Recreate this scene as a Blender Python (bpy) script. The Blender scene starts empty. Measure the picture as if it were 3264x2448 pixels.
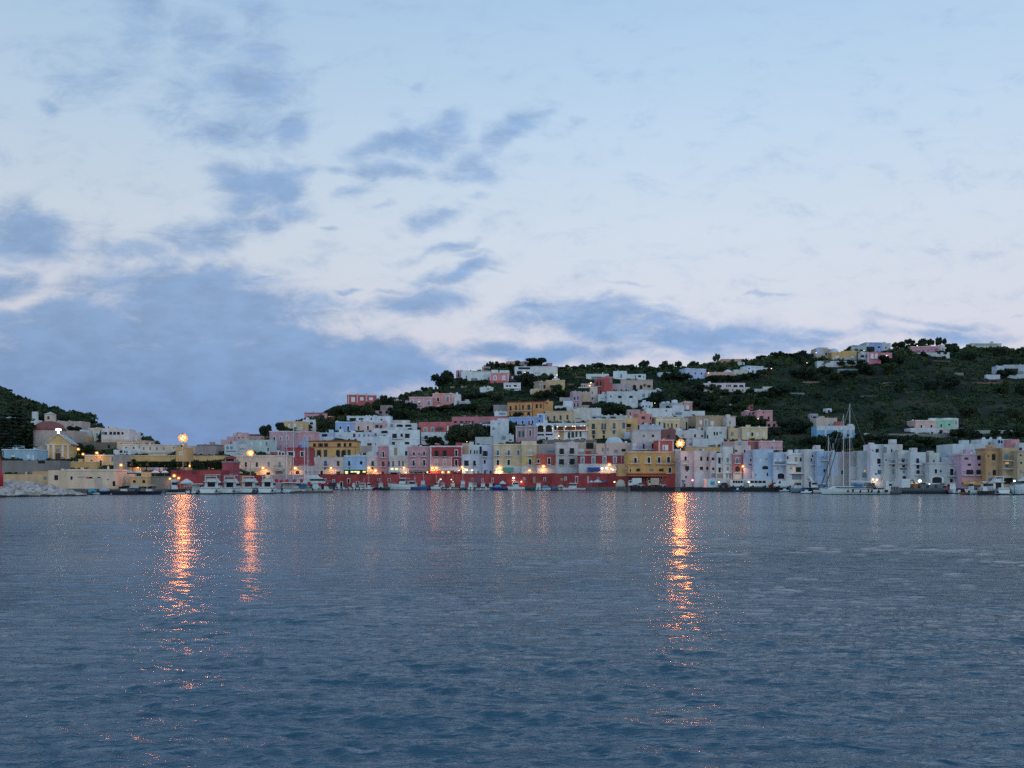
import bpy, math, random
import numpy as np
from mathutils import Vector
random.seed(7)
rng = np.random.default_rng(7)
scn = bpy.context.scene
COL = scn.collection
# ---------------------------------------------------------------- camera frame: eye 3 m above the water, looking level across the harbour
F, CX, HY, CH = 2944.0, 1632.0, 1535.0, 3.0
def Zat(py, D): return CH + (HY - py) / F * D
def Xat(px, D): return (px - CX) / F * D
def interp(x, xs, ys): return float(np.interp(x, xs, ys))

# ---------------------------------------------------------------- materials
def lin(c): return c / 12.92 if c <= 0.04045 else ((c + 0.055) / 1.055) ** 2.4
def hexlin(h): return tuple(lin(int(h[i:i + 2], 16) / 255) for i in (0, 2, 4))
def paint(h, k=1.0):            # paint albedo of a wall seen as colour h under the dusk sky
    c = hexlin(h); y = .3 * c[0] + .6 * c[1] + .1 * c[2]
    q = .19 + (.18 if c[2] > c[0] * 1.25 else 0)
    gg = (1.5, 1.42, 1.40) if c[0] - c[2] < .06 else (1.46, 1.29, 1.38)
    o = [k * g * ((1 - q) * v + q * y) for v, g in zip(c, gg)]
    m = max(1.0, max(o) / .82)
    return tuple(max(.004, v / m) for v in o)
MATS = {}
def new_mat(name):
    m = bpy.data.materials.new(name); m.use_nodes = True
    nt = m.node_tree; nt.nodes.clear()
    return m, nt, nt.nodes, nt.links
def plaster(h, rough=0.9, dirt=0.19, scale=0.4):
    key = ('pl', h, rough, dirt, scale)
    if key in MATS: return MATS[key]
    m, nt, N, L = new_mat('plaster_' + h)
    out = N.new('ShaderNodeOutputMaterial'); b = N.new('ShaderNodeBsdfPrincipled')
    tc = N.new('ShaderNodeTexCoord'); mp = N.new('ShaderNodeMapping'); mp.inputs['Scale'].default_value = (1, 1, 0.55)
    n1 = N.new('ShaderNodeTexNoise'); n1.inputs['Scale'].default_value = scale; n1.inputs['Detail'].default_value = 5; n1.inputs['Roughness'].default_value = 0.65
    oi = N.new('ShaderNodeObjectInfo')
    n1.noise_dimensions = '4D'
    r = N.new('ShaderNodeMapRange'); r.inputs['From Min'].default_value = 0.32; r.inputs['From Max'].default_value = 0.68
    r.inputs['To Min'].default_value = 1 - dirt * 1.5; r.inputs['To Max'].default_value = 1.12
    mx = N.new('ShaderNodeVectorMath'); mx.operation = 'SCALE'; mx.inputs[0].default_value = paint(h)
    L.new(tc.outputs['Object'], mp.inputs['Vector']); L.new(mp.outputs[0], n1.inputs['Vector']); L.new(oi.outputs['Random'], n1.inputs['W'])
    L.new(n1.outputs['Fac'], r.inputs['Value']); L.new(r.outputs[0], mx.inputs['Scale']); L.new(mx.outputs[0], b.inputs['Base Color'])
    b.inputs['Roughness'].default_value = rough; b.inputs['Specular IOR Level'].default_value = 0.2
    L.new(b.outputs[0], out.inputs['Surface'])
    MATS[key] = m
    return m
def flat(name, rgb, rough=0.5, metal=0.0, spec=0.4):
    key = ('fl', name)
    if key in MATS: return MATS[key]
    m, nt, N, L = new_mat(name)
    out = N.new('ShaderNodeOutputMaterial'); b = N.new('ShaderNodeBsdfPrincipled')
    tc = N.new('ShaderNodeTexCoord'); n = N.new('ShaderNodeTexNoise'); n.inputs['Scale'].default_value = 2.5; n.inputs['Detail'].default_value = 3
    r = N.new('ShaderNodeMapRange'); r.inputs['To Min'].default_value = 0.75; r.inputs['To Max'].default_value = 1.2
    mx = N.new('ShaderNodeVectorMath'); mx.operation = 'SCALE'; mx.inputs[0].default_value = rgb
    L.new(tc.outputs['Object'], n.inputs['Vector']); L.new(n.outputs['Fac'], r.inputs['Value']); L.new(r.outputs[0], mx.inputs['Scale'])
    L.new(mx.outputs[0], b.inputs['Base Color'])
    b.inputs['Roughness'].default_value = rough; b.inputs['Metallic'].default_value = metal; b.inputs['Specular IOR Level'].default_value = spec
    L.new(b.outputs[0], out.inputs['Surface'])
    MATS[key] = m
    return m
def tone(h, rough=0.5): return flat('paint_' + h, paint(h), rough)
def glow(name, rgb, k, sample=False):
    key = ('gl', name)
    if key in MATS: return MATS[key]
    m, nt, N, L = new_mat(name)
    out = N.new('ShaderNodeOutputMaterial'); e = N.new('ShaderNodeEmission')
    e.inputs['Color'].default_value = (*rgb, 1); e.inputs['Strength'].default_value = k
    L.new(e.outputs[0], out.inputs['Surface'])
    m.cycles.emission_sampling = 'AUTO' if sample else 'NONE'
    MATS[key] = m
    return m
DARK_PANE = flat('dark_pane', (0.010, 0.011, 0.015), 0.45, 0, 0.2)  # window glass, and the painted shade filling open arches, loggias and caves
SHUT_G = flat('green_shutter', (0.022, 0.05, 0.048), 0.6)
SHUT_B = flat('grey_shutter', (0.20, 0.25, 0.29), 0.6)
SHUT_R = flat('brown_shutter', (0.10, 0.035, 0.032), 0.6)
SHUT_BL = flat('blue_shutter', (0.06, 0.13, 0.24), 0.6)
TRIM = plaster('bcc2c8', dirt=0.1)
IRON = flat('dark_iron', (0.03, 0.032, 0.035), 0.5)
STEEL = flat('grey_steel', (0.32, 0.34, 0.36), 0.45, 0.3)
WHITEP = flat('white_gelcoat', (0.66, 0.68, 0.68), 0.3)
BEIGEP = flat('beige_panel', (0.36, 0.28, 0.16), 0.7)
SODIUM = glow('sodium_glow', (1.0, 0.62, 0.24), 4.5)
def lamp_halo():  # see-through orange glow that imitates the bloom round a lamp
    m, nt, N, L = new_mat('lamp_halo')
    out = N.new('ShaderNodeOutputMaterial'); e = N.new('ShaderNodeEmission'); t = N.new('ShaderNodeBsdfTransparent'); a = N.new('ShaderNodeMixShader')
    e.inputs['Color'].default_value = (1, .36, .09, 1); e.inputs['Strength'].default_value = 1.15; a.inputs[0].default_value = .36
    L.new(t.outputs[0], a.inputs[1]); L.new(e.outputs[0], a.inputs[2]); L.new(a.outputs[0], out.inputs[0]); m.cycles.emission_sampling = 'NONE'
    return m
LAMP_HALO = lamp_halo()
HALO_GLOW = glow('lamp_halo_glow', (1.0, .42, .13), 1.25)
WARM = glow('warm_glow', (1.0, 0.74, 0.40), 2.8)
COOL = glow('white_glow', (1.0, 0.98, 0.86), 2.6)
YGREEN = glow('yellow_green_glow', (0.85, 0.92, 0.42), 1.25)
REDGL = glow('red_glow', (1.0, 0.12, 0.13), 9)
LITWIN = glow('lit_window', (1.0, 0.55, 0.24), .55)

# ---------------------------------------------------------------- mesh building
class MB:
    def __init__(s): s.v = []; s.f = []
    def add(s, vs, fs):
        o = len(s.v); s.v += [tuple(v) for v in vs]; s.f += [tuple(i + o for i in f) for f in fs]; return s
    def box(s, x0, x1, y0, y1, z0, z1):
        return s.add([(x0, y0, z0), (x1, y0, z0), (x1, y1, z0), (x0, y1, z0), (x0, y0, z1), (x1, y0, z1), (x1, y1, z1), (x0, y1, z1)],
                     [(0, 3, 2, 1), (4, 5, 6, 7), (0, 1, 5, 4), (1, 2, 6, 5), (2, 3, 7, 6), (3, 0, 4, 7)])
    def frustum(s, a, b):      # two quads (4 pts each, ccw from above), a below b
        return s.add(list(a) + list(b), [(0, 3, 2, 1), (4, 5, 6, 7), (0, 1, 5, 4), (1, 2, 6, 5), (2, 3, 7, 6), (3, 0, 4, 7)])
    def tube(s, p, q, r0, r1=None, n=6):
        r1 = r0 if r1 is None else r1
        p, q = Vector(p), Vector(q); d = (q - p)
        if d.length < 1e-6: return s
        d.normalize(); a = d.orthogonal().normalized(); b = d.cross(a)
        vs = []
        for c, r in ((p, r0), (q, r1)):
            for i in range(n):
                t = 2 * math.pi * i / n; vs.append(c + a * (r * math.cos(t)) + b * (r * math.sin(t)))
        fs = [(i, (i + 1) % n, n + (i + 1) % n, n + i) for i in range(n)] + [tuple(range(n - 1, -1, -1)), tuple(range(n, 2 * n))]
        return s.add(vs, fs)
    def lathe(s, c, prof, n=12):  # prof: (r, z)
        vs = []
        for r, z in prof:
            for i in range(n):
                t = 2 * math.pi * i / n; vs.append((c[0] + r * math.cos(t), c[1] + r * math.sin(t), c[2] + z))
        fs = []
        for k in range(len(prof) - 1):
            for i in range(n):
                fs.append((k * n + i, k * n + (i + 1) % n, (k + 1) * n + (i + 1) % n, (k + 1) * n + i))
        fs.append(tuple(range(n - 1, -1, -1))); fs.append(tuple((len(prof) - 1) * n + i for i in range(n)))
        return s.add(vs, fs)
    def ball(s, c, r, n=10, m=6, sz=1.0):
        prof = [(max(1e-3, r * math.sin(math.pi * k / m)), -r * sz * math.cos(math.pi * k / m)) for k in range(m + 1)]
        return s.lathe(c, prof, n)
    def prism(s, pts, y0, y1):  # pts (x,z) ccw seen from -y
        n = len(pts)
        vs = [(x, y0, z) for x, z in pts] + [(x, y1, z) for x, z in pts]
        fs = [tuple(range(n)), tuple(range(2 * n - 1, n - 1, -1))] + [(i, i + n, (i + 1) % n + n, (i + 1) % n) for i in range(n)]
        return s.add(vs, fs)
    def mesh(s, name, mat=None, smooth=False):
        me = bpy.data.meshes.new(name); me.from_pydata(s.v, [], s.f); me.update()
        if mat: me.materials.append(mat)
        if smooth: me.polygons.foreach_set('use_smooth', [True] * len(me.polygons))
        return me
    def build(s, name, mat, parent=None, smooth=False):
        return link(name, s.mesh(name, mat, smooth), parent)
def link(name, me, parent=None, loc=None, scale=None, rot=None):
    o = bpy.data.objects.new(name, me); COL.objects.link(o)
    if parent: o.parent = parent
    if loc is not None: o.location = loc
    if scale is not None: o.scale = scale
    if rot is not None: o.rotation_euler = rot
    return o
def empty(name, loc, rz=0.0):
    o = bpy.data.objects.new(name, None); COL.objects.link(o); o.location = loc; o.rotation_euler = (0, 0, rz); o.empty_display_size = 0.5
    return o
def tag(o, label=None, cat=None, group=None, kind=None):
    if label: o['label'] = label.replace('|', '').replace('  ', ' ').strip()
    if cat: o['category'] = cat
    if group: o['group'] = group
    if kind: o['kind'] = kind
    return o

# ---------------------------------------------------------------- the lie of the land (a height field in bearing and distance)
RX = [-700, 0, 15, 47, 130, 160, 210, 260, 286, 296, 330, 420, 440, 471, 505, 560, 690, 720, 810, 850, 900, 960, 1040, 1064, 1099, 1144, 1220, 1253, 1285, 1345, 1378, 1410, 1423, 1455, 1600, 1676, 1739, 1777, 1840, 1935, 2016, 2064, 2100, 2172, 2245, 2272, 2366, 2416, 2462, 2534, 2588, 2688, 2842, 2889, 3018, 3069, 3100, 3192, 3243, 3264, 3500, 4000]
RY = [1180, 1240, 1246, 1270, 1290, 1307, 1316, 1322, 1327, 1356, 1374, 1390, 1397, 1401, 1424, 1444, 1458, 1440, 1408, 1385, 1371, 1347, 1322, 1308, 1300, 1284, 1280, 1282, 1268, 1255, 1247, 1242, 1234, 1206, 1168, 1165, 1169, 1175, 1179, 1176, 1177, 1178, 1177, 1173, 1167, 1162, 1153, 1148, 1141, 1139, 1143, 1128, 1114, 1104, 1112, 1113, 1107, 1109, 1115, 1111, 1100, 1090]
D1X = [-700, 0, 292, 330, 505, 560, 700, 850, 1000, 1200, 1500, 1800, 2200, 2700, 3300, 4000]
D1Y = [520, 520, 520, 430, 400, 350, 345, 400, 470, 520, 580, 610, 640, 680, 720, 720]
D0X = [-700, 450, 560, 700, 760, 900, 960, 1400, 1700, 1900, 2158, 2166, 2300, 2600, 2900, 3264, 4000]
D0Y = [250, 250, 258, 275, 288, 322, 352, 348, 337, 325, 308, 292, 290, 281, 263, 247, 225]
Y0X = [-700, 450, 620, 700, 760, 960, 2158, 2166, 2600, 3264, 4000]
Y0Y = [1552, 1552, 1546, 1530, 1518, 1512, 1509, 1555, 1555, 1559, 1560]
def D0(px): return interp(px, D0X, D0Y)
def Y0(px): return interp(px, Y0X, Y0Y)
def D1(px): return interp(px, D1X, D1Y)
def RID(px): return interp(px, RX, RY)
def land_D(px, py):
    a, b = Y0(px), RID(px)
    t = max(0.0, min(1.0, (a - py) / max(1, a - b)))
    return D0(px) + (D1(px) - D0(px)) * t
def land_py(px, D):
    a, b = Y0(px), RID(px)
    t = (D - D0(px)) / (D1(px) - D0(px))
    return a + (b - a) * max(0.0, min(1.0, t))
def land_z(px, D): return Zat(land_py(px, D), D)
def pxof(x, D): return CX + x / D * F
# ---------------------------------------------------------------- houses
CROPS = {'A': (0, 1200, 4.148), 'B': (400, 1280, 5.184), 'C': (680, 1280, 5.184), 'D': (960, 1240, 4.608), 'E': (1280, 1240, 4.608), 'F': (1600, 1240, 4.608),
         'G': (1920, 1240, 4.608), 'H': (2240, 1240, 4.608), 'I': (2560, 1240, 4.608), 'J': (2904, 1240, 4.608), 'K': (1360, 1120, 7.9), 'L': (1600, 1120, 7.9),
         'M': (1840, 1120, 7.373), 'N': (2100, 1100, 5.53), 'O': (2480, 1060, 5.53), 'P': (2864, 1060, 4.88)}
for i, x0 in enumerate((280, 480, 680, 880, 1080, 1260, 1460, 1660, 1860, 2060, 2260, 2460, 2660, 2840, 3044)):
    CROPS['b%d' % (i + 1)] = (x0, 1490, 10.055)
CUR = CROPS['A']
def crop(k):
    global CUR
    CUR = CROPS[k]
def SX(x): return CUR[0] + x / CUR[2]
def SY(y): return CUR[1] + y / CUR[2]
HOUSES = []          # (px0, pytop, px1, pybase, D, thickness, short)
UM = {}
def unit(kind, mat):
    key = (kind, mat.name)
    if key in UM: return UM[key]
    m = MB()
    arch = [(0.5, 0), (0.5, 0.7)] + [(0.5 * math.cos(t), 0.7 + 0.3 * math.sin(t)) for t in [math.pi * k / 8 for k in range(1, 8)]] + [(-0.5, 0.7), (-0.5, 0)]
    if kind == 'pane': m.box(-.5, .5, -.02, .3, 0, 1)
    elif kind == 'arch_pane': m.prism([(-x, z) for x, z in arch][::1], -.02, .3)
    elif kind == 'frame':
        m.box(-.72, -.5, -.09, .1, -.05, 1.12); m.box(.5, .72, -.09, .1, -.05, 1.12); m.box(-.5, .5, -.09, .1, 1, 1.12); m.box(-.5, .5, -.12, .1, -.05, 0)
    elif kind == 'arch_frame':
        n = len(arch)
        out = [(x * 1.4, z * 1.1 if z > .1 else z) for x, z in arch]
        vs = [(x, -.09, z) for x, z in arch] + [(x, -.09, z) for x, z in out] + [(x, .1, z) for x, z in out]
        fs = []
        for i in range(n - 1):
            fs += [(i + 1, i, n + i, n + i + 1), (n + i + 1, n + i, 2 * n + i, 2 * n + i + 1)]
        m.add(vs, fs)
    elif kind == 'shutter':
        m.box(-.13, .13, -.10, .1, -.01, 1.01)
    elif kind == 'bars':
        m.box(-.03, .03, -.05, .1, 0, 1); m.box(-.5, .5, -.05, .1, .62, .66)
    UM[key] = m.mesh(kind, mat)
    return UM[key]
WTYPE = {  # pane shape, pane material, frame, shutter
    'd': ('pane', DARK_PANE, None, None), 'f': ('pane', DARK_PANE, 'frame', None), 'g': ('pane', SHUT_B, 'frame', None), 'h': ('pane', SHUT_B, None, None),
    's': ('pane', DARK_PANE, None, SHUT_G), 'S': ('pane', SHUT_B, None, SHUT_G), 'n': ('pane', SHUT_G, None, None), 'N': ('pane', SHUT_G, 'frame', None),
    'r': ('pane', SHUT_R, None, None), 'R': ('pane', SHUT_R, 'frame', None), 'b': ('pane', SHUT_BL, 'frame', None), 'c': ('pane', SHUT_BL, None, None),
    'a': ('arch_pane', DARK_PANE, None, None), 'A': ('arch_pane', DARK_PANE, 'arch_frame', None), 'G': ('arch_pane', SHUT_B, 'arch_frame', None), 'q': ('arch_pane', SHUT_G, None, None),
    'w': ('pane', TRIM, None, None), 'W': ('arch_pane', TRIM, None, None), 'p': ('pane', BEIGEP, None, None), 'L': ('pane', LITWIN, None, None), 'Y': ('pane', YGREEN, None, None)}
class Facade:
    def __init__(s, x0, x1, yb, D, yaw):
        s.D = D; s.c, s.s = math.cos(yaw), math.sin(yaw); s.yaw = yaw
        s.C = (Xat((x0 + x1) / 2, D), D)
        a, _ = s.at(x0); b, _ = s.at(x1)
        s.a = a; s.w = b - a; s.zb = Zat(yb, D)
        s.org = (s.C[0] + a * s.c, s.C[1] + a * s.s, s.zb)
    def at(s, px):
        u = (px - CX) / F
        k = (u * s.C[1] - s.C[0]) / (s.c - u * s.s)
        return k, s.C[1] + k * s.s
    def loc(s, px, py):
        k, d = s.at(px)
        return k - s.a, Zat(py, d) - s.zb
def add_window(parent, fc, ty, x, y0, y1, w, door=False, name=None):
    px, pya, pyb, hw = SX(x), SY(y0), SY(y1), w / CUR[2] / 2
    lx, zt = fc.loc(px, pya); _, zb = fc.loc(px, pyb)
    lw = fc.loc(px + hw, pyb)[0] - fc.loc(px - hw, pyb)[0]
    shape, mat, fr, sh = WTYPE[ty]
    o = link(name or ('door' if door else 'window'), unit(shape, mat), parent, (lx, 0, zb), (lw, 1, zt - zb))
    if fr: link('frame', unit(fr, TRIM), o)
    if sh:
        for x_ in (-.37, .37): link('shutter', unit('shutter', sh), o, (x_, 0, 0))
    return o
def balcony(parent, fc, y, xa, xb, dep=0.9, mat=None, rail=True):
    l0, z = fc.loc(SX(xa), SY(y)); l1, _ = fc.loc(SX(xb), SY(y))
    b = MB().box(l0, l1, -dep, 0.1, z - 0.16, z).build('balcony', mat or TRIM, parent)
    if rail:
        m = MB()
        m.box(l0, l1, -dep, -dep + .05, z + .95, z + 1.0); m.box(l0, l0 + .05, -dep + .05, 0, z + .95, z + 1.0); m.box(l1 - .05, l1, -dep + .05, 0, z + .95, z + 1.0)
        n = max(3, int((l1 - l0) / 0.3))
        for i in range(n + 1):
            x = l0 + 0.03 + (l1 - l0 - .06) * i / n; m.box(x - .02, x + .02, -dep + .01, -dep + .04, z, z + .95)
        r = m.build('railing', IRON, b)
    return b
def house(label, x0, yt, x1, yb, col, wins=(), D=None, yaw=None, th=None, corn=None, base=None, ext=3.0, par=0.45, ex=(), cat='house', name='house', dD=0.0, bands=(), group=None, fix=0):
    px0, py0, px1, py1 = SX(x0), SY(yt), SX(x1), SY(yb)
    xc = (px0 + px1) / 2
    if D == 'Q': D = D0(xc)
    elif D is None or (D >= 256 and not fix): D = land_D(xc, py1) - 0.3
    D += dD
    yaw = math.radians(yaw if yaw is not None else random.uniform(-7, 7))
    fc = Facade(px0, px1, py1, D, yaw)
    H = Zat(py0, D) - fc.zb; Wd = fc.w
    th = th or max(4.5, min(9.0, 0.75 * Wd + 2))
    t = empty(name, fc.org, yaw); tag(t, label, cat, group)
    m = MB(); i = 0.22
    zt, zr = H, H - par
    m.add([(0, 0, -ext), (Wd, 0, -ext), (Wd, th, -ext), (0, th, -ext), (0, 0, zt), (Wd, 0, zt), (Wd, th, zt), (0, th, zt),
           (i, i, zt), (Wd - i, i, zt), (Wd - i, th - i, zt), (i, th - i, zt), (i, i, zr), (Wd - i, i, zr), (Wd - i, th - i, zr), (i, th - i, zr)],
          [(0, 1, 5, 4), (1, 2, 6, 5), (2, 3, 7, 6), (3, 0, 4, 7), (4, 5, 9, 8), (5, 6, 10, 9), (6, 7, 11, 10), (7, 4, 8, 11),
           (8, 9, 13, 12), (9, 10, 14, 13), (10, 11, 15, 14), (11, 8, 12, 15)])
    m.build('wall', plaster(col), t)
    MB().box(i, Wd - i, i, th - i, zr - 0.25, zr - 0.02).build('roof', plaster('a8a6a4'), t)
    if corn:
        hc = min(0.5, H * 0.1)
        MB().box(-.16, Wd + .16, -.16, th + .16, zt - hc * .7, zt - hc * .7 + hc).build('cornice', plaster(corn) if isinstance(corn, str) else corn, t)
    if base:      # a plinth strip of another colour: (y, colour)
        zb2 = fc.loc(xc, SY(base[0]))[1]
        MB().box(-.06, Wd + .06, -.06, th * .5, -ext + .2, zb2).build('plinth', plaster(base[1]), t)
    for bx0, by0, bx1, by1, bc in bands:   # coloured fields and pilasters on the facade
        l0, z1 = fc.loc(SX(bx0), SY(by0)); l1, z0 = fc.loc(SX(bx1), SY(by1))
        MB().box(l0, l1, -.05, .2, z0, z1).build('facade_band', plaster(bc), t)
    for ex_ in ex:                         # things built on the roof
        kind, a, b_, c, d_ , cc = ex_
        back = 1.2
        l0, z1 = fc.loc(SX(a), SY(b_)); l1, z0 = fc.loc(SX(c), SY(d_))
        z0 = min(z0, zr)
        if kind == 'dome':
            r = (l1 - l0) / 2; hh = z1 - zr
            MB().lathe(((l0 + l1) / 2, back + r, zr), [(r * math.cos(k * math.pi / 12), hh * math.sin(k * math.pi / 12)) for k in range(6)] + [(0.02, hh)], 16).build('roof_dome', plaster(cc), t, True)
        elif kind == 'tank':
            r = (l1 - l0) / 2
            MB().lathe(((l0 + l1) / 2, back + r, zr), [(r, 0), (r, (z1 - zr) * .9), (r * .5, z1 - zr)], 12).build('water_tank', plaster(cc), t, True)
        else:
            MB().box(l0, l1, back, back + max(1.0, min(th - 2, (l1 - l0))), zr - .1, z1).build({'ch': 'chimney', 'hut': 'roof_hut', 'wall': 'parapet'}.get(kind, 'roof_hut'), plaster(cc), t)
    if cat == 'house' and th >= 5 and Wd > 4.5:      # roof clutter: chimneys, stair huts, tanks
        rr = random.Random(len(HOUSES) * 13 + 5)
        for _ in range(rr.choice((1, 1, 2, 2, 3))):
            x = rr.uniform(.8, Wd - 1.6); y = rr.uniform(.7, th - 2.2); k = rr.random()
            if k < .6: s_ = rr.uniform(.22, .4); MB().box(x, x + s_ * 1.6, y, y + s_ * 1.6, zr - .1, zt + rr.uniform(.35, 1.0)).build('chimney', plaster(col), t)
            elif k < .8: MB().lathe((x, y + .6, zr), [(.5, 0), (.5, 1.0), (.2, 1.2)], 10).build('water_tank', plaster('a9b4bd'), t, True)
            else: MB().box(x, x + rr.uniform(1.4, 2.2), y, y + 1.6, zr - .1, zt + rr.uniform(.9, 1.6)).build('roof_hut', plaster(col), t)
    for wdef in wins:
        ty = wdef[0]
        if ty == 'B':
            xs = wdef[2:]
            for k in range(0, len(xs), 2): balcony(t, fc, wdef[1], xs[k], xs[k + 1])
        elif ty == 'P':            # solid parapet balcony
            xs = wdef[2:]
            for k in range(0, len(xs), 2): balcony(t, fc, wdef[1], xs[k], xs[k + 1], rail=False)
        elif ty == 'K':            # awning / canopy: y0,y1, colour, pairs
            y0_, y1_, cc = wdef[1:4]; xs = wdef[4:]
            for k in range(0, len(xs), 2):
                l0, z1 = fc.loc(SX(xs[k]), SY(y0_)); l1, z0 = fc.loc(SX(xs[k + 1]), SY(y1_))
                MB().add([(l0, -.02, z1), (l1, -.02, z1), (l1, -1.7, z0), (l0, -1.7, z0), (l0, -.02, z1 - .08), (l1, -.02, z1 - .08), (l1, -1.7, z0 - .08), (l0, -1.7, z0 - .08), (l0, -1.7, z0 - .3), (l1, -1.7, z0 - .3)],
                         [(0, 3, 2, 1), (4, 5, 6, 7), (3, 8, 9, 2), (0, 4, 7, 3), (1, 2, 6, 5)]).build('awning', plaster(cc), t)
        else:
            _, y0_, y1_, w_ = wdef[:4]
            for x in wdef[4:]:
                add_window(t, fc, ty, x, y0_, y1_, w_, door=abs(y1_ - yb) < 14 and ty in 'dfrRnNawLb')
    HOUSES.append((px0, py0, px1, py1, D, th, label.split('|')[0].strip(), t))
    return t
# ================================================================= the town, part of the photograph by part
h = house
# ---- left headland and church quarter
crop('A')
h('light blue flat roofed house| on the grey stone wall beside the church', 30, 965, 455, 1112, '78a3bd', [('w', 1040, 1105, 45, 172), ('w', 1035, 1085, 40, 372), ('w', 1042, 1110, 26, 440)], D=292, corn='a9bcc6')
h('pale grey-blue house| rising behind the light blue flat roofed house', 8, 908, 195, 975, '93aab2', [], D=303)
h('long grey stone retaining wall| under the light blue house', 22, 1112, 790, 1300, '77716f', [('d', 1265, 1290, 18, 380), ('d', 1115, 1150, 90, 550)], D=284, yaw=0, th=7, par=0.1, cat='wall', name='stone_wall')
h('dull ochre garden wall| between stone wall and cream harbour building', 432, 1160, 795, 1262, 'a08a5a', [], D=276, yaw=2, th=6, par=.1, cat='wall', name='garden_wall')
h('low ochre shed| behind the pale boulders', 45, 1292, 640, 1420, 'bb9d6c', [('h', 1325, 1365, 42, 595)], D=252, yaw=-3, th=6, ex=[('hut', 395, 1255, 635, 1300, 'b3905a')])
h('cream harbour building| with dark square window, left half of the long block', 635, 1240, 880, 1460, 'cdb68d', [('d', 1305, 1370, 50, 744)], D=247, yaw=-8, th=8)
h('long cream harbour building| with orange sign and recessed porch', 880, 1232, 1512, 1472, 'd3bb95', [('d', 1320, 1366, 27, 945), ('h', 1325, 1335, 100, 1075), ('d', 1326, 1350, 80, 1182), ('d', 1328, 1345, 50, 1310), ('h', 1380, 1475, 30, 1325), ('h', 1355, 1372, 30, 1425), ('d', 1385, 1450, 30, 1505)], D=246, yaw=3, corn='d6c6ab', bands=[(1255, 1340, 1350, 1474, 'a8a08c'), (1150, 1328, 1180, 1348, 'c06a48')])
h('ochre terrace house| behind the long cream harbour building', 800, 1130, 1285, 1235, 'c3994f', [('d', 1205, 1218, 70, 950, 1130)], D=266, yaw=2, corn='bcae8c')
h('ochre annex| with tall grey door and pale corner stripes', 1118, 1040, 1500, 1222, 'c9a463', [('f', 1110, 1190, 30, 1332), ('d', 1105, 1120, 28, 1212), ('h', 1062, 1125, 22, 1487)], D=270, yaw=-4, corn='cfc7b0', bands=[(1270, 1075, 1284, 1220, 'd0c6ae'), (1455, 1075, 1468, 1220, 'd0c6ae')])
h('blind grey tower house| right of the ochre annex', 1502, 1032, 1618, 1290, '8f8684', [], D=262, yaw=-10)
h('cream cottage| with two tall grey shutters above the church lamps', 1168, 684, 1340, 875, 'd0bf9f', [('g', 750, 808, 26, 1220, 1285)], D=372, yaw=-6, corn='d9d0be', ex=[('hut', 1250, 676, 1300, 690, 'c9c9c9')])
h('ochre flat house| with pale awnings beside the cream cottage', 975, 786, 1162, 890, 'c6a264', [('h', 860, 885, 30, 1030), ('h', 862, 885, 50, 1115)], D=368, ex=[('hut', 1040, 702, 1160, 786, 'a8b6bb')], bands=[(980, 790, 1160, 815, 'b98f50')])
h('white villa| with a row of dark terrace openings on the left hill', 1340, 690, 1705, 885, 'd2ccc0', [('d', 735, 770, 30, 1400), ('d', 732, 770, 36, 1465, 1515, 1565), ('d', 735, 768, 26, 1620), ('h', 730, 770, 40, 1365)], D=378, yaw=5, ex=[('hut', 1345, 680, 1535, 700, 'cfc4b2')], bands=[(1340, 830, 1705, 884, 'caa987')])
h('peach house| with small grey windows under the white villa', 1545, 870, 1760, 985, 'cbb08a', [('d', 925, 955, 22, 1668), ('h', 878, 890, 30, 1600)], D=340, yaw=4, corn='d6c8b0')
h('white cottage| with two dark arches near the promenade plane trees', 1500, 968, 1740, 1050, 'b9bcc0', [('a', 975, 1010, 40, 1600), ('d', 985, 1012, 16, 1650, 1678)], D=322, ex=[('dome', 1490, 968, 1560, 990, 'b9b4a8')])
h('dark stone rampart| with one black opening above the church lamps', 1090, 872, 1542, 1020, '6b625b', [('d', 905, 950, 30, 1440)], D=338, yaw=-3, th=5, par=.1, cat='wall', name='stone_rampart')
h('beige apartment block| behind the church roof', 440, 715, 985, 900, 'ab9d8a', [('d', 785, 825, 34, 472), ('h', 800, 840, 40, 925)], D=366, yaw=0, th=16, par=.1)
h('crenellated stone house| below the cliff edge', 700, 592, 1096, 712, 'a99d8c', [('h', 625, 650, 24, 960)], D=395, yaw=3, ex=[('wall', 745, 580, 775, 600, 'b5ab9c'), ('wall', 800, 585, 826, 600, 'b5ab9c'), ('wall', 905, 585, 930, 600, 'b5ab9c'), ('wall', 960, 590, 985, 603, 'b5ab9c'), ('wall', 1030, 588, 1056, 603, 'b5ab9c')])
h('pale house| half hidden by the big dark pine on the left hill', 405, 575, 500, 640, 'b9b9b4', [], D=392, ex=[('hut', 405, 462, 462, 490, 'b4b8ba')])
h('small pale shack| glimpsed through the big pine on the left hill', 65, 500, 165, 580, '7f9796', [], D=430)
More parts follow.
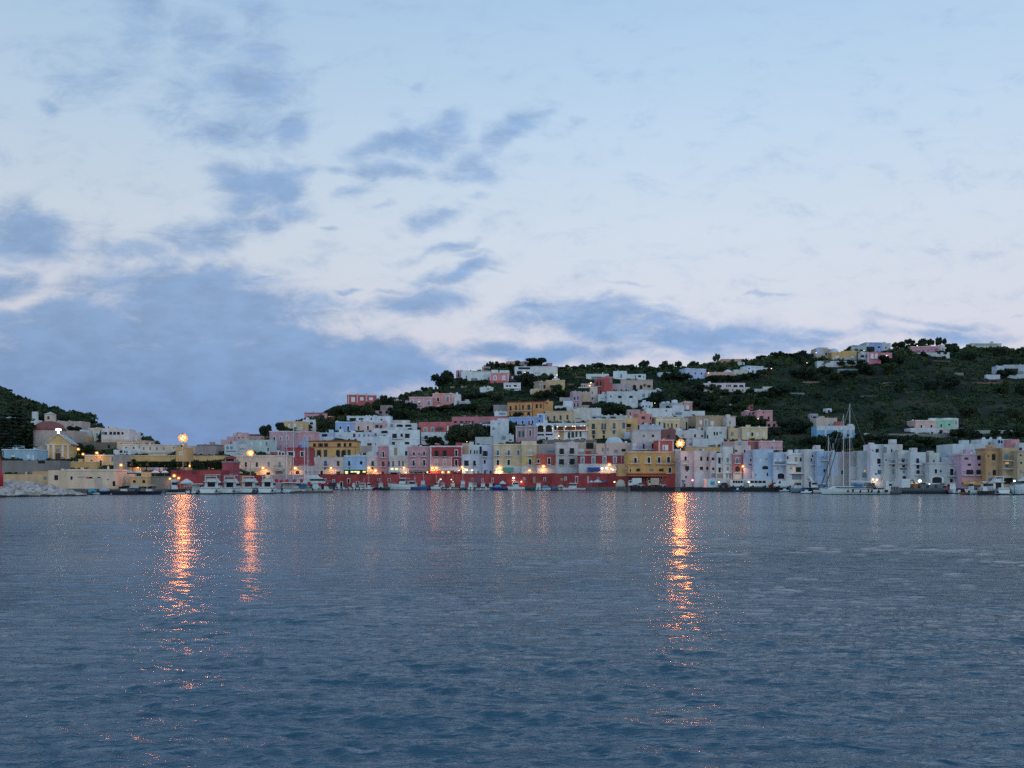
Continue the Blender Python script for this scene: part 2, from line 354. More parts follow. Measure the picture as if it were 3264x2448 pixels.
# ---- fort, promenade wall and red quay buildings
crop('B')
h('long cream barracks| with a row of small dark windows above the ochre promenade wall', -60, 712, 822, 890, 'cdbfa4', [('d', 752, 782, 28, 12, 135), ('h', 752, 800, 28, 300, 408, 520, 632), ('r', 730, 778, 14, 225), ('d', 755, 772, 30, 798), ('d', 810, 845, 26, 18), ('d', 840, 868, 24, 204), ('h', 845, 868, 18, 62)], D=318, yaw=0, th=9, corn='c9c4bb', bands=[(-60, 790, 252, 888, 'b8bcc0'), (255, 840, 740, 862, '9d978d')])
h('peach upper house| behind the long cream barracks', -10, 645, 318, 725, 'd0ab8a', [('d', 690, 702, 36, 100, 225)], D=345, corn='cbb7a2')
h('white stepped house| on the skyline left of the tall lamp', -30, 555, 195, 655, 'c3c1b8', [('h', 585, 600, 26, 20)], D=365, ex=[('hut', -20, 500, 40, 560, 'c4bfae')])
h('pinkish grey house| right of the clock gate tower', 1000, 728, 1192, 880, 'b5a399', [('d', 760, 772, 26, 1003), ('h', 765, 815, 24, 1104)], D=312, yaw=4)
h('blind grey stone storehouse| right of the clock gate tower', 1188, 714, 1506, 890, '93877f', [('h', 740, 830, 16, 1230, 1295)], D=310, yaw=-4, corn='7c7069')
h('long ochre promenade wall| left of the clock gate tower', -40, 890, 822, 1010, 'c79f55', [], D=300, yaw=0, th=5, par=.1, corn='cbb994', cat='wall', name='promenade_wall', ext=6)
h('ochre promenade wall| right of the clock gate tower', 1018, 898, 1640, 1000, 'c79f55', [], D=299, yaw=0, th=5, par=.1, corn='cbb994', cat='wall', name='promenade_wall', ext=6)
h('ochre clock gate tower| with a round clock and stepped top', 830, 762, 1018, 1140, 'c39a55', [('w', 828, 884, 60, 915), ('d', 845, 866, 24, 918), ('d', 725, 750, 24, 924), ('h', 762, 790, 20, 1000)], D=296, yaw=0, th=6, par=.1, cat='tower', name='gate_tower', ex=[('hut', 872, 690, 968, 770, 'b9a070'), ('wall', 850, 740, 872, 770, 'b9a070')], bands=[(1016, 1000, 1030, 1080, 'c0a05f')])
h('lilac lower wall| behind the promenade trees', 255, 1088, 615, 1172, 'a79fb3', [], D=283, yaw=0, th=4, par=.1, cat='wall', name='garden_wall', ext=2)
h('peach promenade house| behind the left end of the tree row', -60, 1000, 255, 1180, 'c39b68', [('r', 992 + 12, 1030, 36, 25), ('L', 1075, 1130, 60, 200)], D=286, yaw=0)
h('low ochre quay house| with two arched dark windows beside the grey wall', 70, 1240, 362, 1400, 'c4a062', [('a', 1298, 1342, 46, 148), ('a', 1296, 1345, 46, 303)], D=251, yaw=-3, corn='c9b384', fix=1)
h('pale cream boathouse| at the quay between the cream building and the ochre quay house', -70, 1195, 75, 1385, 'c8b695', [('d', 1250, 1268, 18, -30), ('h', 1300, 1370, 22, -15)], D=254, yaw=0, ex=[], fix=1)
h('grey stone quay wall| below the cafe parasols', 360, 1236, 750, 1400, '7b746c', [], D=253, yaw=0, th=9, par=.1, corn='6c6660', cat='wall', name='quay_wall', fix=1)
h('dark red warehouse| behind the white motor yachts', 748, 1132, 1592, 1400, '8a3438', [('r', 1140, 1190, 60, 880), ('r', 1145, 1200, 80, 1130)], D=256, yaw=0, th=10, par=.25, bands=[(1220, 1135, 1590, 1235, '96403a'), (1300, 1238, 1590, 1262, '5d4340')], fix=1)
crop('C')
h('square dark red watchtower| with stepped grey cornice', 146, 990, 332, 1330, '96424a', [('d', 1160, 1195, 22, 165), ('p', 1190, 1240, 60, 290)], D=262, yaw=0, th=6, par=.1, cat='tower', name='watchtower', corn='77716f', ex=[('wall', 168, 950, 342, 992, '8c8683'), ('hut', 188, 905, 318, 952, '8d3c40')], fix=1)
h('dusky pink house| at the left end of the skyline beside the gap of sky', 125, 628, 345, 830, 'ad8f92', [('d', 668, 690, 20, 290)], D=338, yaw=8, ex=[('hut', 210, 575, 335, 640, 'b39291')])
h('pink stepped house| with three small dark holes on the skyline', 330, 560, 545, 640, 'bb9590', [('d', 590, 612, 26, 420), ('d', 590, 602, 32, 492)], D=352, ex=[('hut', 305, 520, 450, 562, 'b59aa2'), ('ch', 360, 500, 420, 525, 'b59aa2')])
h('salmon rooftop house| left of the round dark bush', 540, 568, 828, 640, 'b78b80', [('d', 600, 616, 20, 600), ('d', 592, 618, 16, 806)], D=356, ex=[('hut', 555, 536, 712, 575, '6d4d4b')])
h('pale teal long house| with faint white window panels', 342, 632, 922, 835, '9db0b0', [('w', 670, 735, 44, 632), ('w', 668, 730, 40, 780), ('h', 660, 730, 30, 880), ('d', 765, 825, 22, 905)], D=330, yaw=-5)
h('white cottage| with grey pergola in front of the pale teal house', 183, 710, 388, 900, 'a8b2b8', [('h', 740, 790, 40, 235, 300), ('h', 810, 835, 160, 290)], D=312)
h('white flat house| above the left promenade lamp', 392, 702, 560, 900, 'b9b6ba', [('h', 775, 790, 120, 470), ('d', 865, 885, 16, 408)], D=313)
h('long cream quay house| with four narrow windows under the tall left lamp', 345, 892, 1185, 1235, 'd2bda0', [('d', 1003, 1080, 32, 538), ('d', 1003, 1080, 32, 720), ('h', 998, 1072, 34, 913), ('h', 995, 1080, 34, 1095), ('d', 1150, 1212, 46, 531), ('L', 1160, 1212, 72, 712), ('d', 1105, 1118, 36, 535), ('B', 1105, 1010, 1160), ('d', 1165, 1212, 60, 905), ('h', 1150, 1200, 130, 1090), ('K', 1100, 1135, 'a8a08c', 640, 800, 1000, 1180)], D=292, yaw=-4, th=8, corn='cbbda8')
h('white roof terrace house| with red wall behind the long cream quay house', 800, 822, 1182, 905, 'b9b3b6', [('d', 835, 885, 26, 1100), ('r', 840, 880, 60, 770), ('d', 845, 888, 30, 1150)], D=316, bands=[(938, 830, 1062, 888, '9c5a60')])
h('large mauve pink house| with two rows of white framed windows', 928, 492, 1312, 838, 'b08d95', [('f', 582, 648, 26, 1008), ('g', 578, 648, 34, 1112), ('g', 572, 640, 34, 1220), ('f', 730, 795, 26, 1008), ('h', 720, 790, 30, 1110), ('d', 718, 745, 22, 1212), ('B', 800, 960, 1060)], D=338, yaw=-3, corn='c2b0b2', bands=[(930, 652, 1310, 664, 'a98c96')])
h('rose pink house| with pale shuttered windows right of the mauve house', 1314, 496, 1668, 760, 'c39091', [('w', 575, 655, 40, 1340), ('w', 570, 640, 40, 1395), ('g', 572, 640, 36, 1508), ('g', 575, 640, 28, 1600)], D=341, yaw=-2, corn='c9b0ac')
h('sky blue small house| above the crimson house', 1412, 664, 1588, 790, '7fa6dd', [('d', 720, 745, 14, 1450)], D=346)
h('crimson house| with wide dark window near the sailing masts', 1184, 765, 1570, 1080, '98373f', [('f', 832, 915, 84, 1283), ('f', 828, 905, 50, 1470)], D=312, yaw=-6, th=6, corn='8b3238', bands=[(1184, 940, 1420, 1060, 'a34049'), (1190, 1042, 1560, 1066, 'b3727a')], fix=1)
h('pale ground floor arcade| under the crimson house', 1150, 1062, 1640, 1230, 'b3a79e', [('h', 1100, 1200, 120, 1240), ('d', 1140, 1200, 60, 1390), ('h', 1150, 1205, 50, 1540)], D=310, yaw=-6, th=6, fix=1)
h('yellow ochre house| on a white base below the pink skyline villa', 1160, 325, 1478, 470, 'bca269', [('w', 370, 420, 36, 1250), ('w', 365, 420, 40, 1340)], D=382, bands=[(1270, 420, 1476, 470, 'a9b0ac')])
crop('D')
h('dusky pink skyline villa| with four slim windows over white arches', 48, 350, 378, 448, 'b67e83', [('f', 398, 440, 20, 101), ('f', 395, 442, 20, 150), ('f', 393, 436, 20, 200), ('f', 388, 430, 22, 302)], D=392, yaw=3, corn='7d5158')
h('white arched basement| of the dusky pink skyline villa', 18, 448, 212, 606, 'b1b7bf', [('a', 485, 525, 44, 86), ('A', 485, 520, 50, 152), ('d', 490, 500, 30, 40)], D=389, yaw=3, ex=[])
h('terracotta awning shed| right of the dusky pink skyline villa', 378, 398, 474, 440, '9a5c50', [('L', 400, 430, 60, 425)], D=396)
h('brick red hilltop villa| with white pilasters and white windows', 690, 82, 1108, 268, 'a64f52', [('w', 118, 188, 58, 762), ('w', 118, 168, 52, 890), ('w', 122, 165, 56, 1025)], yaw=14, th=9, corn='bfb3b5', bands=[(686, 90, 702, 266, 'c9a6a2'), (816, 92, 832, 200, 'c9a6a2'), (950, 92, 968, 180, 'c9a6a2')], D=438)
h('pale cliff ruin| with two dark arched caves among trees', 1088, 318, 1350, 390, '9c8b88', [('a', 322, 362, 50, 1165), ('a', 318, 362, 50, 1262)], D=424, par=.1, ex=[('hut', 1160, 235, 1330, 322, '8d7d78')])
h('small white cottage| with a pink wall panel below the skyline trees', 1345, 160, 1478, 248, 'bfb4ba', [('d', 165, 172, 40, 1400)], D=446, bands=[(1370, 170, 1440, 225, 'c88f8f')], ex=[('ch', 1390, 140, 1430, 165, 'a9a4a8')])
h('cornflower blue house| with two white framed doors', 502, 484, 772, 634, '6f9edb', [('f', 548, 616, 28, 577), ('f', 545, 616, 28, 690), ('d', 565, 595, 16, 487)], D=383, yaw=10, corn='b4c3d6')
h('pale peach house| with three red potted plants on its terrace', 772, 482, 1050, 634, 'c3aba2', [('f', 545, 605, 26, 845), ('f', 540, 602, 26, 981), ('r', 605, 632, 34, 792, 905, 1010)], D=384, yaw=0, corn='bdbec4')
h('white top floor house| with long dark loggia above the cornflower blue house', 672, 398, 1308, 500, 'b6c4d2', [('d', 424, 458, 98, 757), ('d', 427, 450, 70, 880), ('d', 426, 450, 26, 1030), ('d', 440, 462, 26, 1180)], D=398, yaw=0, corn='c8d0da', ex=[('wall', 940, 385, 965, 400, 'c3cdd9'), ('wall', 1086, 385, 1106, 400, 'c3cdd9')])
h('rose house| with dark red openings beside the white vault', 1046, 498, 1242, 600, 'b9989a', [('r', 525, 570, 60, 1108), ('r', 530, 572, 36, 1175)], D=388, yaw=4)
h('cream flat roof house| behind the rose house with red openings', 1240, 458, 1596, 520, 'b9b6a8', [('d', 502, 520, 60, 1262)], D=400, ex=[])
h('white terrace row| below the cornflower blue house with small open doors', 468, 634, 1052, 740, 'b3bbc5', [('r', 655, 708, 36, 780), ('h', 665, 705, 24, 855), ('h', 665, 705, 24, 925), ('h', 660, 700, 20, 990), ('c', 650, 690, 24, 1095), ('h', 675, 695, 20, 572)], D=372, yaw=0)
h('white vaulted house| with one large dark arch', 1050, 580, 1300, 760, 'b7b9be', [('a', 612, 650, 96, 1224), ('h', 675, 700, 50, 1225), ('c', 650, 690, 26, 1095)], D=374, yaw=6, ex=[('dome', 1150, 575, 1290, 600, 'b9bbc0')])
h('large white house| with two rows of dark shuttered windows', 1272, 598, 1740, 850, 'bcc4cc', [('s', 656, 720, 66, 1371), ('d', 656, 700, 34, 1476), ('s', 655, 720, 68, 1558), ('s', 776, 818, 70, 1342), ('d', 778, 815, 40, 1460), ('s', 776, 812, 64, 1556), ('B', 728, 1300, 1500)], D=366, yaw=3, th=10, bands=[(1280, 728, 1730, 742, 'c6ced6')])
h('white arched loggia| on the roof of the large white house', 1252, 500, 1700, 604, 'b9bcc0', [('a', 520, 556, 92, 1448), ('a', 520, 556, 94, 1574), ('h', 515, 560, 40, 1330)], D=376, yaw=3)
h('white rambling house| with a red awning window behind the yellow hotel', 818, 705, 1292, 1010, 'b5bec9', [('r', 795, 832, 62, 1004), ('d', 785, 810, 12, 862), ('d', 795, 825, 10, 1092), ('h', 930, 975, 60, 860), ('r', 935, 970, 50, 930), ('d', 925, 965, 36, 1090)], D=358, yaw=0, bands=[(878, 836, 1040, 932, '9c9488')], ex=[('hut', 1140, 690, 1240, 720, 'b3bac2')])
h('pale pink low house| with two white shutters left of the yellow hotel', 0, 650, 200, 790, 'c29c9a', [('w', 695, 760, 46, 50), ('w', 700, 755, 30, 130)], D=356, yaw=0, ex=[])
h('pale blue terrace house| with a dark blue door and roof plants', 192, 640, 474, 770, '8fa9c4', [('c', 690, 755, 22, 212), ('d', 660, 705, 80, 345)], D=357, yaw=0, bands=[(230, 700, 470, 768, 'b4bcc6')])
h('yellow hotel| with red brown cornices and dark green shutters', 106, 762, 822, 1006, 'bb9248', [('d', 798, 846, 40, 195), ('s', 798, 846, 70, 287), ('s', 796, 846, 56, 365), ('s', 795, 845, 52, 556), ('d', 793, 845, 36, 641), ('d', 793, 843, 36, 720), ('r', 893, 912, 52, 178, 262, 357, 540, 625, 704), ('n', 912, 998, 46, 178), ('s', 912, 1000, 62, 262), ('n', 912, 995, 48, 357), ('s', 910, 995, 60, 540), ('s', 910, 996, 68, 625), ('n', 908, 993, 46, 704)], D='Q', dD=3, yaw=0, th=8, corn='8a4a3c', bands=[(106, 846, 822, 858, '8a4a3c'), (798, 858, 808, 1004, '8a5a40'), (395, 1000, 492, 1010, '8a4a3c')])
h('cream block| with mauve doors under the yellow hotel', 110, 1004, 634, 1262, 'b9b0a6', [('h', 1058, 1138, 44, 175), ('c', 1055, 1130, 44, 356), ('r', 1055, 1130, 38, 543), ('d', 1202, 1258, 34, 301), ('d', 1160, 1186, 16, 350), ('L', 1212, 1260, 46, 410), ('r', 1210, 1258, 60, 545), ('B', 1140, 110, 225, 320, 395)], D='Q', yaw=0, bands=[(112, 1142, 632, 1156, 'aaa6a4')])
h('pastel blue house| over the green framed bar front', 634, 980, 964, 1262, '86afd8', [('d', 1060, 1130, 40, 699), ('d', 1060, 1108, 36, 881), ('h', 1158, 1184, 22, 708), ('B', 1135, 672, 728)], D='Q', yaw=0, corn='b3c0cf', dD=.4, bands=[(634, 980, 690, 1130, '7fb0cc')])
h('narrow cream house| between pastel blue house and dusty pink tower house', 962, 972, 1126, 1262, 'bcb2ab', [('n', 1058, 1130, 36, 1050), ('d', 1155, 1185, 20, 1050), ('L', 1210, 1258, 60, 1020), ('B', 1135, 1015, 1085)], D='Q', yaw=0, dD=.2, ex=[('hut', 975, 918, 1110, 975, 'b5bbc2')])
h('tall dusty pink tower house| with one white framed balcony window', 1126, 836, 1288, 1262, 'b27f85', [('f', 922, 1002, 26, 1207), ('r', 1065, 1140, 36, 1204), ('B', 1005, 1160, 1250), ('B', 1140, 1155, 1245), ('r', 1210, 1258, 40, 1200)], D='Q', yaw=2, corn='b9999c')
h('white and cream house| with two pairs of open dark shutters', 1287, 822, 1592, 1262, 'b5bcc0', [('d', 912, 978, 34, 1542), ('p', 862, 975, 46, 1388), ('s', 1060, 1138, 80, 1320), ('s', 1055, 1130, 74, 1467), ('Y', 1160, 1185, 40, 1335, 1400), ('d', 1210, 1258, 90, 1360), ('K', 1190, 1215, 'b5b1aa', 1290, 1490)], D='Q', yaw=0, dD=.3, bands=[(1288, 985, 1590, 1150, 'b8afa4')])
# ---- middle of the front row
crop('E')
h('faded pink house| with a cornice and four balconies over the awning cafe', 106, 846, 418, 1252, 'b9898c', [('f', 926, 975, 28, 182), ('f', 932, 968, 22, 257), ('f', 916, 970, 28, 332), ('f', 1046, 1130, 30, 178), ('f', 1042, 1126, 30, 332), ('B', 990, 125, 215, 285, 368), ('B', 1132, 130, 215, 285, 368), ('K', 1188, 1205, '7d7a80', 112, 400), ('h', 1212, 1250, 40, 140, 210, 290), ('r', 1212, 1250, 40, 360)], D='Q', yaw=0, corn='b59a9a', bands=[(245, 995, 270, 1130, 'c9a6a2')])
h('crimson and salmon house| with white cornice and black shutters', 418, 838, 892, 1252, 'a0343a', [('s', 905, 990, 66, 515), ('s', 902, 990, 64, 634), ('f', 897, 985, 34, 804), ('f', 1045, 1122, 36, 510), ('f', 1043, 1130, 36, 632), ('f', 1042, 1125, 38, 804), ('B', 992, 480, 550, 602, 668, 765, 845), ('B', 1132, 475, 550, 592, 672), ('L', 1200, 1245, 50, 610, 690), ('r', 1210, 1250, 46, 780), ('w', 1195, 1215, 60, 800)], D='Q', yaw=0, corn='c3bfc4', dD=.2, bands=[(436, 1000, 728, 1140, 'c88f85'), (418, 850, 438, 1140, 'c3b7bb'), (438, 994, 882, 1004, 'c3b7bb'), (728, 1004, 740, 1140, 'c3b7bb'), (880, 850, 892, 1140, 'c3b7bb'), (418, 1140, 892, 1195, 'bcbcc4')])
h('white house| with slit windows behind a tan chimney block', 890, 818, 1184, 980, 'b9b9b6', [('d', 898, 950, 18, 1014), ('d', 902, 952, 20, 1072), ('d', 902, 955, 18, 1108), ('d', 846, 955, 34, 1161)], D='Q', dD=6, yaw=0, ex=[('hut', 880, 790, 984, 822, 'a58c6c')], bands=[(890, 822, 984, 955, 'a58c6c')])
h('plain white house| with one shuttered window beside the crimson house', 890, 965, 1188, 1252, 'b3b6c2', [('s', 1050, 1128, 66, 952), ('d', 1050, 1128, 36, 1070), ('B', 1132, 920, 985, 1040, 1105), ('w', 1185, 1215, 60, 950), ('h', 1205, 1248, 46, 960), ('L', 1205, 1248, 36, 1000), ('h', 1205, 1248, 36, 1065), ('h', 1205, 1245, 34, 1125)], D='Q', yaw=0, dD=.4)
h('lavender blue house| with a shuttered corner balcony', 1184, 820, 1352, 1252, 'a4a9c6', [('s', 910, 985, 70, 1228), ('d', 1045, 1096, 28, 1221), ('B', 996, 1188, 1275), ('r', 1200, 1248, 30, 1225, 1308), ('h', 1190, 1205, 60, 1240)], D='Q', yaw=-2)
h('long pale yellow house| with eight white framed windows and five balconies', 1352, 812, 1795, 1252, 'bfae84', [('b', 902, 972, 32, 1416, 1574), ('f', 1042, 1118, 36, 1415), ('f', 1040, 1115, 36, 1574), ('b', 900, 970, 30, 1716), ('B', 978, 1370, 1455, 1525, 1610), ('L', 1190, 1245, 50, 1385, 1440), ('K', 1150, 1212, '2f8f70', 1490, 1640), ('d', 1215, 1250, 100, 1560)], D='Q', yaw=0, th=9, corn='c9bb95', bands=[(1352, 986, 1795, 994, 'c6b894'), (1352, 1130, 1795, 1250, 'b6b8bc')])
h('long pink villa| with pale arched windows on the hillside', 112, 118, 452, 304, 'c58e92', [('g', 168, 235, 36, 152), ('g', 168, 232, 36, 262), ('g', 172, 235, 40, 400), ('f', 276, 302, 24, 257), ('B', 240, 125, 182, 235, 292, 372, 428)], D=446, yaw=-4, corn='cdb0b2', bands=[(318, 128, 332, 304, 'cdb0b2')], ex=[])
h('low pink annex| at the left end of the long pink villa', 52, 168, 112, 250, 'c49a9e', [], D=448, yaw=0)
h('salmon villa| with one black and one pale tall window', 456, 68, 772, 272, 'd08d80', [('f', 124, 182, 30, 537), ('g', 108, 185, 40, 677), ('w', 232, 268, 40, 540), ('B', 188, 510, 570), ('K', 228, 245, '9a4b40', 610, 750), ('d', 246, 272, 100, 660)], D=444, yaw=-3, corn='cdb3aa', bands=[(458, 75, 478, 272, 'cfb1ab'), (742, 75, 758, 240, 'cfb1ab')], ex=[('tank', 692, 52, 742, 72, 'b8bcbc')])
h('white side wing| of the salmon villa behind bougainvillea', 770, 76, 862, 268, 'b8b4b8', [('h', 170, 215, 40, 830)], D=447, yaw=-3, ex=[('tank', 790, 46, 825, 80, 'c4c6c6')])
h('white pergola terrace| right of the salmon villa', 820, 182, 1000, 262, '8f979c', [('d', 215, 255, 120, 900)], D=440, ex=[], corn='bfc6cc')
h('terracotta house| with pale arched windows over a white floor', 284, 540, 692, 820, 'b8624f', [('G', 568, 628, 38, 350), ('G', 565, 628, 38, 455), ('h', 570, 628, 36, 565), ('d', 662, 738, 32, 344), ('d', 660, 738, 34, 462), ('d', 660, 735, 34, 578), ('B', 742, 300, 430), ('K', 560, 585, '5e4a4c', 510, 610)], D=378, yaw=-8, bands=[(288, 634, 688, 820, 'bcc3ca'), (690 - 20, 545, 690, 634, 'bcc3ca')], ex=[('wall', 240, 484, 735, 548, 'b7646a')])
h('long coral pink wall| of a terraced row below the dark scrub', 738, 405, 1555, 500, 'b06a70', [('d', 470, 500, 40, 790, 880), ('d', 468, 492, 26, 950, 990, 1040), ('h', 455, 475, 200, 1250)], D=432, yaw=-6, th=6, par=.2, cat='house', ex=[('dome', 870, 410, 915, 435, 'b9bcc4'), ('dome', 950, 405, 1000, 430, '9fb4d0'), ('dome', 1065, 402, 1110, 425, '8fb0d6')])
h('white low house row| with dark doors below the coral pink wall', 862, 512, 1312, 580, 'b2bac4', [('d', 530, 570, 24, 1180, 1225, 1265), ('h', 540, 570, 60, 920)], D=405, yaw=-4, bands=[(1070, 500, 1176, 545, '82aed0')])
h('white stepped house| left of the cornflower blue long house', 1305, 460, 1570, 690, 'b3bcc8', [('h', 560, 600, 30, 1350), ('d', 500, 520, 16, 1430)], D=402, yaw=-2, ex=[('hut', 1405, 430, 1570, 470, 'b6c0cc')])
h('grey white garden walls| below the dark tree mass', 1082, 704, 1340, 820, '9aa4a8', [], D=368, yaw=-3, th=6, cat='wall', name='garden_wall', par=.1)
h('white garden house| with small trees right of the dark tree mass', 1345, 672, 1650, 800, 'a3abb1', [('d', 740, 760, 40, 1600), ('h', 690, 745, 60, 1500)], D=370, yaw=0)
h('broad grey stone wall| left of the orange hotel', 1350, 232, 1560, 350, '857d7f', [], D=468, yaw=-5, th=4, par=.1, cat='wall', name='stone_wall')
h('low white shed| at the foot of the orange hotel', 1362, 330, 1560, 392, 'b4bfc6', [('h', 350, 375, 100, 1480)], D=446, yaw=-4)
crop('F')
h('orange red house| with two white framed windows beside the tall grey white house', 512, 956, 792, 1240, 'b8503c', [('f', 1032, 1082, 30, 536), ('f', 1018, 1105, 36, 692), ('B', 1092, 492, 560), ('B', 1112, 655, 725), ('r', 1195, 1236, 26, 685), ('h', 1200, 1236, 24, 574), ('d', 1132, 1165, 18, 700)], D='Q', yaw=0, dD=.3, bands=[(512, 1122, 792, 1238, 'b4b4b8')])
h('pale end bay| of the long yellow house over the promenade shops', 290, 812, 512, 1240, 'bfa95f', [('b', 895, 970, 30, 412), ('f', 1030, 1110, 38, 412), ('B', 975, 365, 455), ('B', 1118, 370, 450), ('r', 1200, 1238, 26, 305), ('d', 1145, 1160, 20, 405)], D='Q', yaw=0, dD=.5, corn='c9bb95', bands=[(290, 820, 512, 990, 'bba97f'), (290, 1128, 512, 1238, 'b6b8bc')], ex=[('hut', 285, 762, 510, 815, 'c0b48c')])
h('tall grey white house| with four dark shuttered windows and a cornice', 796, 790, 1118, 1240, 'b5b1a8', [('s', 875, 958, 66, 877), ('s', 868, 952, 66, 1028), ('s', 1030, 1112, 74, 875), ('s', 1025, 1110, 74, 1030), ('B', 962, 830, 915, 975, 1070), ('B', 1116, 830, 915, 985, 1075), ('h', 1185, 1236, 28, 880), ('d', 1130, 1190, 24, 1035), ('n', 1195, 1236, 22, 988), ('d', 1200, 1236, 16, 1080), ('h', 1200, 1236, 20, 765 + 60)], D='Q', yaw=0, corn='b9b3a4', bands=[(800, 1126, 1116, 1238, 'b3b6bb')])
h('dark red long house| with six pale framed windows near the blue awning', 1124, 964, 1884, 1240, '923238', [('g', 1005, 1088, 40, 1183), ('g', 1002, 1090, 40, 1343), ('g', 995, 1085, 40, 1506), ('g', 1000, 1078, 40, 1658), ('w', 978, 1048, 48, 1816), ('h', 1008, 1030, 20, 1816), ('d', 1195, 1236, 22, 1230), ('r', 1120, 1145, 60, 1180), ('K', 1150, 1200, '2c3f8f', 1256, 1440), ('d', 1205, 1238, 170, 1350), ('Y', 1188, 1234, 22, 1465, 1500, 1535), ('L', 1185, 1234, 20, 1555)], D='Q', yaw=-2, th=8, corn='a9a0a0', bands=[(1750, 970, 1762, 1090, 'b9888c'), (1124, 1098, 1884, 1238, 'b2aeb0')])
h('white gable wall house| right of the dark red long house', 1882, 928, 1990, 1240, 'b4afae', [('d', 975, 1020, 14, 1940), ('h', 1060, 1080, 18, 1935)], D='Q', yaw=0, dD=-.5)
h('orange hotel| with red cornice and tall arched balcony windows', 80, 186, 612, 418, 'b8893f', [('d', 250, 322, 28, 126), ('r', 242, 312, 28, 207), ('n', 236, 306, 28, 310), ('q', 226, 302, 42, 395), ('d', 222, 282, 30, 511), ('r', 215, 280, 28, 569), ('r', 345, 402, 24, 120), ('r', 345, 402, 22, 310), ('d', 340, 400, 40, 393), ('B', 322, 90, 440)], D=452, yaw=-14, th=9, corn='7d3430', bands=[(256, 215, 268, 322, '94402f'), (444, 200, 458, 410, '94402f'), (604, 190, 612, 300, '94402f')])
h('plain orange annex| at the right end of the orange hotel', 610, 178, 745, 360, 'c29550', [('d', 200, 222, 14, 672)], D=458, yaw=-6)
h('cornflower blue long house| with four white framed windows below the orange hotel', 102, 412, 520, 528, '6b98dc', [('f', 470, 518, 26, 210), ('f', 464, 512, 26, 305), ('R', 462, 512, 24, 398), ('f', 460, 508, 26, 450)], D=424, yaw=-6, th=7, corn='9db8de')
h('cornflower blue corner tower| with white edges below the orange hotel', 518, 366, 632, 510, '6b98dc', [('c', 384, 420, 28, 560), ('f', 455, 498, 26, 553)], D=425, yaw=-4, corn='c3cede', bands=[(518, 372, 526, 510, 'c3cede'), (608, 372, 630, 510, 'c3cede')])
h('beige house| with four green shutters above the white arcade', 632, 325, 1046, 478, 'b5a47c', [('n', 402, 466, 26, 677), ('n', 395, 458, 26, 770), ('n', 388, 455, 26, 862), ('n', 380, 448, 28, 961)], D=420, yaw=-7, th=7, corn='aaa08a')
h('white stepped gable house| right of the beige house with green shutters', 1044, 285, 1290, 480, 'b3b3ac', [('d', 432, 440, 90, 1120)], D=422, yaw=-4, ex=[])
h('rose grey house| with white pilasters left of the white arcade', 200, 545, 500, 780, '9c8489', [('S', 618, 702, 78, 285), ('R', 605, 690, 30, 416)], D=396, yaw=-4, th=7, corn='a3a3ac', bands=[(212, 560, 222, 740, 'b9aeb2'), (345, 560, 358, 720, 'b9aeb2'), (478, 560, 490, 710, 'b9aeb2')])
h('white arcade house| with two large arched windows and black slots', 498, 500, 766, 752, 'b9c1d2', [('A', 532, 632, 92, 568), ('A', 528, 632, 92, 690), ('d', 660, 684, 100, 568), ('d', 655, 680, 104, 692), ('d', 705, 745, 26, 660)], D=394, yaw=-2)
h('white restaurant house| with a lamp lit terrace and arched green shutters', 762, 498, 1262, 745, 'bcbcc0', [('r', 552, 612, 108, 850), ('r', 548, 605, 150, 1000), ('r', 542, 600, 150, 1160), ('q', 632, 725, 40, 985), ('q', 625, 715, 42, 1040), ('q', 622, 705, 32, 1094), ('q', 620, 702, 30, 1154), ('p', 618, 738, 74, 872), ('A', 535, 600, 40, 784), ('K', 502, 545, 'a9a5a0', 790, 1250), ('P', 612, 770, 1255)], D=392, yaw=-3, th=8)
h('sand yellow house| with tall green balcony doors in three storeys', 1266, 440, 1822, 735, 'bda777', [('n', 508, 590, 48, 1342), ('n', 600, 672, 48, 1345), ('d', 680, 726, 34, 1346), ('S', 505, 592, 66, 1495), ('n', 600, 660, 36, 1495), ('d', 680, 725, 34, 1496), ('c', 500, 582, 40, 1648), ('c', 600, 660, 38, 1645), ('c', 495, 580, 42, 1808 - 20), ('B', 600, 1310, 1380, 1462, 1525, 1612, 1680), ('B', 672, 1310, 1380)], D=390, yaw=2, th=10, corn='b9bcc0')
h('long stone terrace wall| between the white restaurant and the tall grey white house', 600, 745, 1390, 905, '6d6864', [('d', 775, 860, 90, 1290)], D=368, yaw=0, th=5, par=.1, cat='wall', name='terrace_wall')
h('small beige house| with grey roof slope behind the orange red house', 506, 806, 792, 965, 'a1958c', [('h', 900, 940, 110, 720)], D='Q', dD=7, yaw=0)
h('stone beige house| with ragged roof right of the tall grey white house', 1112, 785, 1390, 975, 'a8997f', [('w', 880, 920, 80, 1160), ('d', 790, 880, 110, 1290)], D='Q', dD=7, yaw=0)
h('pale apricot house| with small grey windows above the dark red long house', 1384, 800, 1760, 975, 'bda08a', [('h', 865, 918, 32, 1480), ('w', 870, 900, 70, 1620)], D='Q', dD=8, yaw=0, ex=[('dome', 1540, 700, 1680, 800, 'a9b4ba')])
crop('G')
h('peach house| with a black opening above the white gable wall', 60, 790, 440, 975, 'b9a08a', [('h', 865, 905, 30, 10 + 70), ('h', 890, 940, 60, 200), ('d', 880, 918, 60, 312)], D='Q', dD=9, yaw=0, th=6, ex=[('dome', 60, 690, 330, 790, 'a4b0b6')])
h('sand yellow wing| with a roofed loggia right of the tall green balcony doors', 338, 420, 518, 640, 'bf9f60', [('d', 490, 565, 60, 388), ('B', 572, 350, 440), ('K', 492, 505, 'b59455', 350, 435)], D=386, yaw=2)
